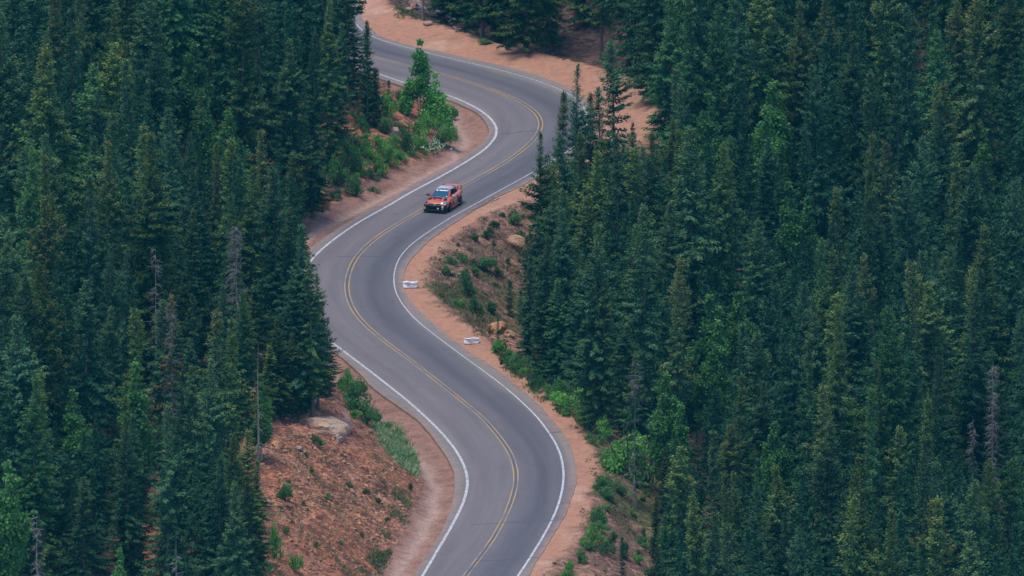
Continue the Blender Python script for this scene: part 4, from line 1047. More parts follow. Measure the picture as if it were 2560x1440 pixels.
# shrubs: x, y, width, height, tone, label
SHRUBS = [
(-5.15,50.08,2.17,1.80,0,'big rounded green bush at the foot of the aspens by the ditch'),
(-7.76,45.54,1.51,1.91,2,'dark green bush on the red earth left of the white flowers'),
(-9.96,39.35,1.91,1.39,1,'bright green dome-shaped bush above the gravel ditch'),
(-11.49,37.37,1.74,2.17,0,'upright green bush beside the bright dome-shaped bush'),
(-12.89,33.75,2.32,2.03,0,'wide green thicket on the bank above the orange boulder'),
(-11.55,32.65,1.91,1.45,2,'dark low bush at the edge of the gravel above the car'),
(-14.64,31.24,1.62,2.61,0,'tall leafy bush against the forest edge above the orange boulder'),
(-13.24,30.61,0.99,0.70,3,'small grey-green bush at the lower rim of the bank near the orange boulder'),
(-15.09,26.05,1.45,2.03,2,'dark bush pressed against the orange boulder and the spruces'),
(-13.81,28.04,0.87,0.75,2,'little dark bush at the foot of the orange boulder'),
(-10.71,41.05,1.74,1.51,1,'loose bright green bush high on the rocky bank'),
(-8.79,43.53,0.99,0.93,0,'small green bush between the dome-shaped bush and the dark bush'),
(-12.24,39.10,1.62,1.45,0,'green bush below the upper forest edge on the rocky bank'),
(-9.52,51.50,2.03,1.80,1,'pale green spreading shrub beside the upper road edge'),
(-8.43,59.52,1.16,1.16,3,'small shrub at the foot of the upper white line'),
(-8.67,48.82,1.16,0.87,3,'low grey-green shrub by the small red boulders'),
(-11.20,46.35,1.16,1.16,2,'dark shrub under the short spruces on the spur'),
(-6.35,51.77,1.62,1.33,1,'bright green shrub under the aspen trunks'),
(-4.52,62.24,1.16,1.16,0,'green shrub at the tip of the spur inside the top bend'),
(-10.23,34.69,0.87,0.52,3,'tiny grey shrub on the gravel rim above the car'),
(-2.13,11.50,2.14,1.10,2,'wide dark shrub in the middle of the brown downhill slope'),
(-3.49,5.96,0.99,0.75,0,'small green shrub left of the wide dark one on the brown slope'),
(-3.25,2.78,1.51,1.57,2,'dark green shrub below the upper white barrier'),
(-4.89,6.03,0.87,0.81,3,'small grey-green shrub behind the upper white barrier'),
(-2.65,-7.27,1.33,1.33,2,'dark shrub halfway between the two white barriers'),
(-1.41,23.40,0.70,0.52,0,'tiny green shrub near the top of the brown slope below the car'),
(0.09,25.39,1.28,0.99,3,'grey-green shrub at the forest edge on the brown slope'),
(0.59,24.25,0.75,0.58,0,'small shrub above the tan boulder on the brown slope'),
(-0.65,26.01,0.52,0.41,0,'tiny tuft of a shrub closest to the car on the dirt edge'),
(-1.70,21.31,0.64,0.64,2,'tiny dark shrub left of the tan boulder'),
(0.76,20.54,0.75,0.64,3,'small shrub right under the tan boulder'),
(-3.99,-4.22,0.99,0.81,0,'green shrub near the dirt edge below the upper white barrier'),
(-5.21,-2.60,0.64,0.46,3,'little shrub on the dirt edge just below the upper barrier'),
(0.28,-26.09,1.86,0.99,0,'low green shrub on the dirt edge below the lower white barrier'),
(1.48,-29.20,1.80,1.22,1,'bright low shrub along the dirt edge of the lower straight'),
(3.39,-37.86,1.91,1.51,0,'green bush along the orange shoulder of the lower bend'),
(4.57,-40.48,2.32,1.80,1,'bright leafy bush where the orange shoulder narrows'),
(5.74,-44.10,2.32,1.62,0,'green bush beside the red-brown boulder under the spruces'),
(6.23,-49.21,1.74,1.51,1,'bright bush just below the red-brown boulder'),
(7.36,-35.89,1.91,1.62,3,'pale twiggy bush touching the red-brown boulder'),
(5.60,-52.71,1.16,0.87,0,'small bush on the shoulder edge left of the big round bushes'),
(8.02,-60.54,3.77,3.13,1,'largest round bush beside the lower bend'),
(9.24,-60.71,2.78,2.78,0,'second big round bush, against the right forest edge'),
(7.02,-59.96,1.91,1.74,0,'round bush leaning against the largest one'),
(6.26,-67.10,1.45,1.22,0,'low bush below the big round bushes'),
(6.71,-67.71,1.57,0.99,3,'blue-grey low shrub below the big round bushes'),
(7.50,-64.69,0.64,0.70,2,'small dark shrub beside the blue-grey one'),
(6.11,-76.40,1.45,1.51,0,'green bush in the middle of the lower right verge'),
(5.48,-84.52,1.68,1.62,1,'bright bush near the bottom of the lower right verge'),
(4.64,-88.67,1.16,0.99,0,'bush at the shoulder edge near the bottom of the photo'),
(6.46,-85.61,1.16,1.16,2,'dark bush beside the small lone spruce'),
(6.92,-81.57,0.75,0.99,0,'narrow shrub beside the small lone spruce'),
(3.87,-92.77,1.28,1.10,1,'bush cut by the bottom edge on the orange shoulder'),
(9.09,-72.19,0.46,0.64,2,'tiny dark shrub at the right forest edge near the bottom'),
(-11.03,-56.15,2.03,2.49,0,'leafy bush right of the pale boulders'),
(-10.18,-56.83,2.03,1.68,0,'green bush above the pale grass patch'),
(-9.43,-44.57,1.51,0.99,2,'dark drooping bush overhanging the gravel ditch'),
(-11.67,-34.88,1.28,1.74,1,'bright bush at the forest edge above the pale boulders'),
(-10.76,-35.39,1.04,1.16,0,'bush next to the road edge above the pale boulders'),
(-15.48,-90.75,1.22,1.28,0,'leafy bush on the red slope near the forest edge'),
(-15.30,-97.56,0.52,0.70,1,'thin bright shrub low on the red slope'),
(-16.03,-104.81,1.04,2.43,1,'tall narrow bright shrub at the forest edge on the red slope'),
(-14.72,-104.44,0.99,1.22,1,'bright shrub near the bottom of the red slope'),
(-16.93,-110.86,1.74,1.16,1,'leafy bush in the bottom corner of the red slope'),
(-11.22,-77.78,0.64,0.41,3,'small tuft near the middle of the red slope'),
(-10.04,-77.44,0.58,0.41,2,'dark tuft right of the middle of the red slope'),
(-9.24,-77.52,0.64,0.41,2,'dark tuft closest to the ditch on the red slope'),
(-13.23,-73.81,0.81,0.64,3,'grey-green tuft under the big pale boulder'),
(-13.64,-74.22,0.64,0.64,3,'tuft of greenery left below the big pale boulder'),
(-8.57,-80.72,0.46,0.41,2,'tiny tuft at the foot of the red slope'),
(-7.06,-69.50,0.46,0.58,2,'tuft on the lower end of the red slope beside the ditch'),
(-0.31,86.33,0.58,0.87,1,'small bright sapling-like shrub on the orange berm rim'),
(-1.99,88.89,1.33,0.41,3,'low pale shrub along the orange berm rim'),
(-10.42,37.82,1.36,0.81,0,'medium green bush just below and left of the dome-shaped bush'),
(-11.40,41.16,1.57,1.36,2,'big dark bush just above and left of the dome-shaped bush'),
(-13.60,38.03,0.81,0.52,3,'small grey-green bush above the orange boulder'),
(-7.15,49.73,1.39,1.07,1,'medium bright green bush just below and right of the orange boulder on the spur'),
(-14.33,29.67,1.16,1.22,0,'medium green bush just above the orange boulder'),
(-10.94,44.25,0.96,0.64,1,'medium bright green bush just above and left of the dome-shaped bush'),
(-8.34,48.77,0.84,0.64,2,'small dark bush just below and left of the orange boulder on the spur'),
(-11.50,38.45,1.57,0.96,1,'big bright green bush just left of the dome-shaped bush'),
(-10.01,43.67,1.07,1.01,1,'medium bright green bush just above the dome-shaped bush'),
(-14.00,35.94,0.84,0.52,2,'small dark bush just above the orange boulder'),
(-14.48,36.52,0.87,0.70,1,'small bright green bush above the orange boulder'),
(-13.12,33.78,1.71,1.25,0,'big green bush just above and right of the orange boulder'),
(-7.61,45.51,0.90,0.55,0,'small green bush just below the dark bush beside the flowers'),
(-8.86,45.63,1.19,1.04,1,'medium bright green bush just left of the dark bush beside the flowers'),
(-6.60,47.55,1.77,1.62,1,'big bright green bush just above the white flowers'),
(-9.62,47.33,1.42,1.36,3,'big grey-green bush just left of the orange boulder on the spur'),
(-8.26,43.99,0.90,0.67,1,'small bright green bush just below and left of the dark bush beside the flowers'),
(-10.30,40.98,0.84,0.64,2,'small dark bush just above and left of the dome-shaped bush'),
(-12.81,31.15,1.13,0.78,2,'medium dark bush just right of the orange boulder'),
(-11.60,35.76,0.96,0.72,1,'medium bright green bush just below and left of the dome-shaped bush'),
(-12.06,42.78,0.87,0.61,1,'small bright green bush above and left of the dome-shaped bush'),
(-14.49,31.26,0.93,0.81,3,'small grey-green bush just above the orange boulder'),
(-13.23,39.64,1.62,1.04,1,'big bright green bush above and left of the dome-shaped bush'),
(-9.77,43.08,0.90,0.78,0,'small green bush just above the dome-shaped bush'),
(-9.32,41.44,1.80,1.83,1,'big bright green bush just above and right of the dome-shaped bush'),
(-12.68,37.45,1.45,1.28,1,'big bright green bush left of the dome-shaped bush'),
(-11.07,45.32,0.75,0.58,0,'small green bush above the dome-shaped bush'),
(-9.03,43.54,0.78,0.61,1,'small bright green bush just above and right of the dome-shaped bush'),
(-7.91,46.62,0.78,0.72,3,'small grey-green bush just left of the dark bush beside the flowers'),
(-11.28,37.36,0.75,0.72,1,'small bright green bush just left of the dome-shaped bush'),
(0.43,-28.12,1.57,1.30,0,'big green bush right of the lower barrier'),
(3.62,-35.39,0.78,0.61,1,'small bright green bush above and left of the red-brown boulder'),
(6.16,-45.18,1.04,0.84,1,'medium bright green bush just left of the red-brown boulder'),
(3.36,-39.90,1.48,1.01,1,'big bright green bush left of the red-brown boulder'),
(4.87,-43.02,1.39,0.90,1,'medium bright green bush left of the red-brown boulder'),
(2.64,-32.29,1.22,0.87,0,'medium green bush above and left of the red-brown boulder'),
(1.93,-29.23,0.75,0.52,3,'small grey-green bush below and right of the lower barrier'),
(-1.14,-22.52,1.10,1.10,1,'medium bright green bush just right of the lower barrier'),
(2.63,-36.81,0.87,0.72,0,'second small green bush left of the red-brown boulder'),
(1.28,-31.19,0.75,0.67,0,'small green bush below and right of the lower barrier'),
(-0.83,-20.47,0.75,0.78,0,'small green bush just right of the lower barrier'),
(4.35,-39.45,0.81,0.64,3,'small grey-green bush left of the red-brown boulder'),
(5.28,-46.60,0.84,0.64,1,'small bright green bush left of the red-brown boulder'),
(-0.20,-24.03,0.81,0.67,1,'small bright green bush right of the lower barrier'),
(3.89,-43.49,0.90,0.75,0,'small green bush left of the red-brown boulder, nearest it'),
(1.56,-33.76,1.39,1.22,2,'medium dark bush below and right of the lower barrier'),
(-0.51,-26.08,0.75,0.67,2,'small dark bush below and right of the lower barrier'),
(0.49,-24.09,0.81,0.70,2,'small dark bush right of the lower barrier'),
(6.22,-51.24,0.64,0.46,3,'small grey-green bush just above and left of the largest round bush'),
(9.37,-62.30,0.72,0.46,0,'small green bush below and right of the largest round bush'),
(6.05,-78.42,1.16,0.70,0,'medium green bush just below the lower right verge'),
(8.96,-75.73,0.96,0.70,0,'medium green bush just above and right of the small lone spruce'),
(8.37,-67.97,0.72,0.61,1,'small bright green bush just right of the lower right verge'),
(5.25,-85.55,0.87,0.64,0,'small green bush just below the lower right verge'),
(6.57,-66.63,0.52,0.38,1,'small bright green bush just above the lower right verge'),
(8.83,-60.12,0.70,0.43,2,'small dark bush just below and right of the largest round bush'),
(7.70,-83.71,1.16,1.16,2,'medium dark bush just above the small lone spruce'),
(9.19,-64.33,0.49,0.46,3,'small grey-green bush below the largest round bush'),
(7.36,-65.18,1.16,1.10,3,'medium grey-green bush just below the largest round bush'),
(8.61,-82.80,0.81,0.72,1,'small bright green bush just right of the small lone spruce'),
(8.69,-79.29,0.52,0.41,3,'small grey-green bush just right of the small lone spruce'),
(7.23,-50.35,1.04,0.67,1,'medium bright green bush just above and left of the largest round bush'),
(6.55,-71.80,0.87,0.52,1,'small bright green bush just above and right of the lower right verge'),
(6.53,-64.54,0.90,0.61,0,'small green bush just below and left of the largest round bush'),
(-2.59,7.45,0.67,0.43,3,'second small grey-green bush just below and left of the wide dark shrub'),
(-1.35,19.70,0.43,0.43,3,'tiny grey-green bush just left of the tan boulder'),
(-2.64,1.68,0.35,0.35,3,'tiny grey-green bush just left of the slim lone young spruce'),
(0.03,21.13,0.70,0.58,3,'small grey-green bush just left of the tan boulder'),
(-1.09,23.87,0.43,0.43,2,'tiny dark bush just above and left of the tan boulder'),
(-3.95,15.77,0.38,0.32,3,'tiny grey-green bush just above and left of the wide dark shrub'),
(-3.99,8.61,0.35,0.20,0,'tiny green bush just left of the wide dark shrub'),
(-1.02,12.42,0.87,0.58,3,'small grey-green bush just below and right of the wide dark shrub'),
(0.35,15.37,0.46,0.38,2,'tiny dark bush just above the slim lone young spruce'),
(-1.88,20.29,0.67,0.67,2,'small dark bush just above the wide dark shrub'),
(-4.28,6.00,0.49,0.38,2,'tiny dark bush just below and left of the wide dark shrub'),
(-3.62,11.64,1.01,0.81,3,'medium grey-green bush just left of the wide dark shrub'),
(-2.76,18.79,0.75,0.67,3,'small grey-green bush just above the wide dark shrub'),
(-3.17,5.94,0.64,0.55,3,'fourth small grey-green bush just below and left of the wide dark shrub'),
(0.15,26.47,0.75,0.72,3,'small grey-green bush just above the tan boulder'),
(-3.02,0.14,0.41,0.26,0,'tiny green bush just above the lower barrier'),
(-2.74,8.52,0.81,0.61,3,'small grey-green bush just below and left of the wide dark shrub, nearest it'),
(-3.32,7.01,0.55,0.49,3,'third small grey-green bush just below and left of the wide dark shrub'),
(-0.32,16.50,0.49,0.46,2,'tiny dark bush just below and left of the tan boulder'),
(0.86,26.95,0.41,0.41,0,'tiny green bush just above the tan boulder'),
(-1.65,2.07,0.99,0.93,2,'medium dark bush just below and left of the slim lone young spruce'),
(-1.22,8.31,0.43,0.38,2,'tiny dark bush just above and left of the slim lone young spruce'),
(-4.55,9.65,0.93,0.55,2,'medium dark bush just left of the wide dark shrub'),
(-2.83,12.09,0.64,0.41,3,'small grey-green bush just left of the wide dark shrub'),
(-10.98,-58.71,1.01,0.64,1,'medium bright green bush just right of the huge pale boulder'),
(-11.90,-34.36,1.22,1.13,0,'medium green bush above and right of the huge pale boulder'),
(-11.06,-55.65,1.10,0.84,0,'medium green bush just above and right of the huge pale boulder'),
(-11.15,-36.92,1.10,0.81,3,'medium grey-green bush above and right of the huge pale boulder'),
(-10.23,-42.99,0.90,0.55,1,'small bright green bush right of the huge pale boulder'),
(-15.64,-93.82,0.26,0.26,3,'tiny grey-green bush just below the leafy slope bush'),
(-15.14,-89.21,0.32,0.32,2,'tiny dark bush just right of the leafy slope bush'),
(-14.91,-95.45,0.38,0.26,0,'tiny green bush just above and right of the thin bright shrub'),
(-13.30,-97.28,0.55,0.46,3,'small grey-green bush just below and right of the thin bright shrub'),
(-10.79,-80.48,0.26,0.17,1,'tiny bright green bush just right of the tan slope stone'),
(-10.29,-88.79,0.41,0.41,3,'tiny grey-green bush just below and left of the foot of the red slope'),
(-15.18,-85.59,0.46,0.29,0,'tiny green bush just above the leafy slope bush'),
(-13.78,-80.06,0.49,0.46,1,'tiny bright green bush just above and left of the tan slope stone'),
(-13.96,-90.35,0.26,0.23,1,'tiny bright green bush just left of the tan slope stone'),
(-11.62,-93.79,0.46,0.29,0,'tiny green bush below the tan slope stone'),
(-12.62,-84.82,0.64,0.41,1,'small bright green bush just above the tan slope stone'),
(-14.21,-89.81,0.41,0.35,0,'tiny green bush just below and right of the leafy slope bush'),
(-14.19,-77.37,0.38,0.38,0,'tiny green bush just below and left of the huge pale boulder'),
(-15.72,-90.68,0.61,0.58,2,'small dark bush just left of the leafy slope bush'),
(-9.31,51.51,0.64,0.67,1,'small bright green bush just above and left of the orange boulder on the spur'),
(-10.64,52.06,0.64,0.49,1,'small bright green bush just below the slender spruce'),
(-9.72,48.91,0.78,0.78,1,'small bright green bush just left of the orange boulder on the spur'),
(-11.74,47.96,0.81,0.84,3,'small grey-green bush below the slender spruce'),
(-9.96,49.98,0.70,0.43,0,'small green bush just left of the orange boulder on the spur'),
(-11.74,51.66,0.67,0.70,2,'small dark bush just below and left of the slender spruce'),
(-9.04,56.07,1.01,0.64,3,'medium grey-green bush just above and left of the orange boulder on the spur'),
(-10.68,53.65,0.78,0.61,2,'small dark bush just below the slender spruce'),
(-10.28,57.68,1.19,1.01,2,'medium dark bush just below and right of the slender spruce'),
]
# boulders: x, y, width, height, stone, label
BOULDERS = [
(-13.07,-67.71,2.78,1.33,0,'huge smooth pale boulder at the top of the red slope'),
(-11.77,-63.77,1.28,1.28,5,'grey-pink slab leaning behind the huge pale boulder'),
(-12.23,-68.28,0.70,0.41,0,'small block wedged under the huge pale boulder'),
(-11.96,-68.33,0.58,0.35,1,'small stone fallen below the huge pale boulder'),
(-14.25,27.56,1.33,1.57,2,'orange boulder among bushes above the gravel ditch'),
(0.21,21.10,1.57,1.10,3,'tan angular boulder on the brown slope under the road'),
(7.99,-34.85,0.99,1.10,4,'red-brown boulder at the foot of the right forest'),
(-1.06,-15.37,1.28,0.87,2,'orange rock outcrop near the saplings by the lower barrier'),
(-0.23,-15.89,0.81,0.52,3,'small tan rock right of the orange outcrop'),
(-7.53,106.54,0.87,0.75,5,'pink boulder behind the orange berm at the top'),
(-6.53,96.00,0.75,0.41,5,'pink stone at the foot of the pale bare trunk'),
(-8.04,103.07,0.64,0.35,5,'flat pink stone beside the pink boulder'),
(-8.02,50.34,0.87,0.70,2,'orange boulder in the middle of the upper spur'),
(-8.82,47.78,0.99,0.70,5,'pink boulder left of the orange one on the upper spur'),
(-7.19,51.35,0.70,0.46,2,'small orange stone near the aspen trunks'),
(-11.70,33.71,0.46,0.29,5,'small pinkish stone among the bank bushes'),
(-12.94,40.13,0.41,0.29,5,'little pale stone high on the rocky bank'),
(-12.01,43.32,0.41,0.29,1,'grey stone under the short spruces'),
(-4.44,2.92,0.29,0.41,2,'small orange stone near the upper white barrier'),
(-1.75,13.54,0.52,0.35,3,'tan stone left of the tan boulder on the brown slope'),
(-3.84,6.53,0.35,0.20,1,'pale stone on the brown slope above the upper barrier'),
(-16.23,-77.24,0.75,0.46,2,'orange stone at the forest edge of the red slope'),
(-14.64,-76.77,0.41,0.29,1,'white-grey stone on the upper red slope'),
(-16.97,-72.59,0.70,0.52,1,'dark grey stone under the thin bare trunk'),
(-12.54,-84.87,0.64,0.35,3,'tan stone in the middle of the red slope'),
(-10.42,-82.11,0.41,0.52,2,'upright orange stone on the red slope'),
(-15.25,-92.31,0.52,0.41,4,'red-brown stone beside the leafy bush on the red slope'),
]
# young spruces: x, y, height, label
YOUNG = [
(-0.15,3.97,2.72,'slim dark young spruce standing alone on the brown slope'),
(-1.00,-17.42,1.68,'little young spruce beside the lower white barrier'),
(0.64,3.88,2.49,'young spruce at the forest edge on the brown slope'),
(1.11,15.77,3.19,'tall young spruce fringing the forest next to the tan boulder'),
(7.51,-89.37,2.90,'small lone spruce at the bottom right verge'),
(-1.58,-15.88,0.99,'tiny spruce seedling on the dirt edge near the lower barrier'),
(-10.16,48.39,4.35,'bushy young spruce on the spur inside the top bend'),
(-11.24,52.64,3.77,'short dark spruce behind the others on the upper spur'),
(-10.81,47.39,7.65,'slender pointed spruce standing before the upper road'),
(-9.25,55.07,2.03,'low young spruce at the upper road edge next to the aspens'),
]
# aspens by the upper road: x, y, height, width, label
ROAD_ASPENS = [
(-6.91,55.38,6.23,2.03,'tallest pointed aspen beside the upper road with a thin top'),
(-5.71,55.27,3.71,2.32,'bright rounded aspen leaning to the top bend'),
(-7.75,55.43,2.90,1.57,'shorter aspen at the left of the aspen clump'),
(-5.04,54.70,2.03,1.62,'low bushy aspen at the right foot of the aspen clump'),
]
# dead trees: x, y, height, kind, label
DEAD = [
(-19.08,-66.62,13.0,0,'large grey dead spruce with drooping twigs beside the uphill forest edge'),
(-24.60,-70.51,11.0,1,'thin pale dead trunk with few twigs deep in the uphill forest'),
(33.77,-46.15,13.0,2,'tall grey snag with curled twigs in the downhill forest'),
(-23.12,-93.70,13.0,3,'half-dead spruce with a rust-red top in the uphill forest'),
(-30.22,-182.31,11.0,1,'grey dead spire among spruces at the very bottom of the uphill forest'),
(8.53,-65.78,11.0,4,'twiggy pale dying tree behind the lower bend bushes'),
(-17.36,-84.02,9.0,5,'tall thin bare trunk standing above the red slope'),
(-21.60,-168.54,9.0,1,'short grey dead top poking from the lowest uphill spruces'),
(32.30,-49.68,9.0,1,'thin dead stem next to the tall curled snag'),
(-6.85,98.04,9.0,5,'pale bare trunk at the orange berm of the top bend'),
]
# aspens inside the forest: x, y, height, form, label
ASPENS = [
(-23.37,24.51,10.0,0,'bright aspen at the top of the uphill forest'),
(-22.34,13.63,9.0,1,'slim aspen below the topmost one in the uphill forest'),
(-20.56,5.67,11.0,2,'largest pale-green aspen near the uphill forest edge'),
(-25.23,-109.35,11.0,3,'narrow emerald aspen low in the uphill forest'),
(-29.39,-112.57,9.0,1,'small aspen between big spruces, low uphill'),
(-32.92,-145.10,11.0,0,'emerald aspen cut by the left edge of the photo'),
(-25.09,-174.97,8.0,3,'shaded aspen near the bottom of the uphill forest'),
(14.60,38.26,11.0,1,'aspen behind the spruces of the top bend'),
(18.90,42.50,11.0,2,'emerald aspen right of the top bend forest'),
(19.40,47.02,11.0,0,'aspen standing just above the emerald one'),
(21.79,24.96,9.0,3,'small aspen in the middle of the downhill forest'),
(20.30,23.42,10.0,1,'loose aspen beside the small middle one'),
(14.12,-23.14,11.0,0,'tall aspen above the lower bend, in the downhill forest'),
(16.18,-17.29,10.0,2,'second tall aspen above the lower bend'),
(14.64,-28.91,10.0,3,'broad aspen between the two tall ones'),
(14.02,-34.65,9.0,1,'aspen just below the broad one'),
(18.21,-61.50,9.0,2,'yellow-green aspen low in the downhill forest'),
(10.71,-60.69,9.0,0,'aspen right behind the lower bend bushes'),
(11.66,-63.61,8.0,3,'small aspen behind the largest round bush'),
(35.24,46.74,10.0,1,'dark aspen near the far right edge of the downhill forest'),
(-17.12,-82.18,5.5,2,'spindly young aspen above the huge pale boulder'),
]
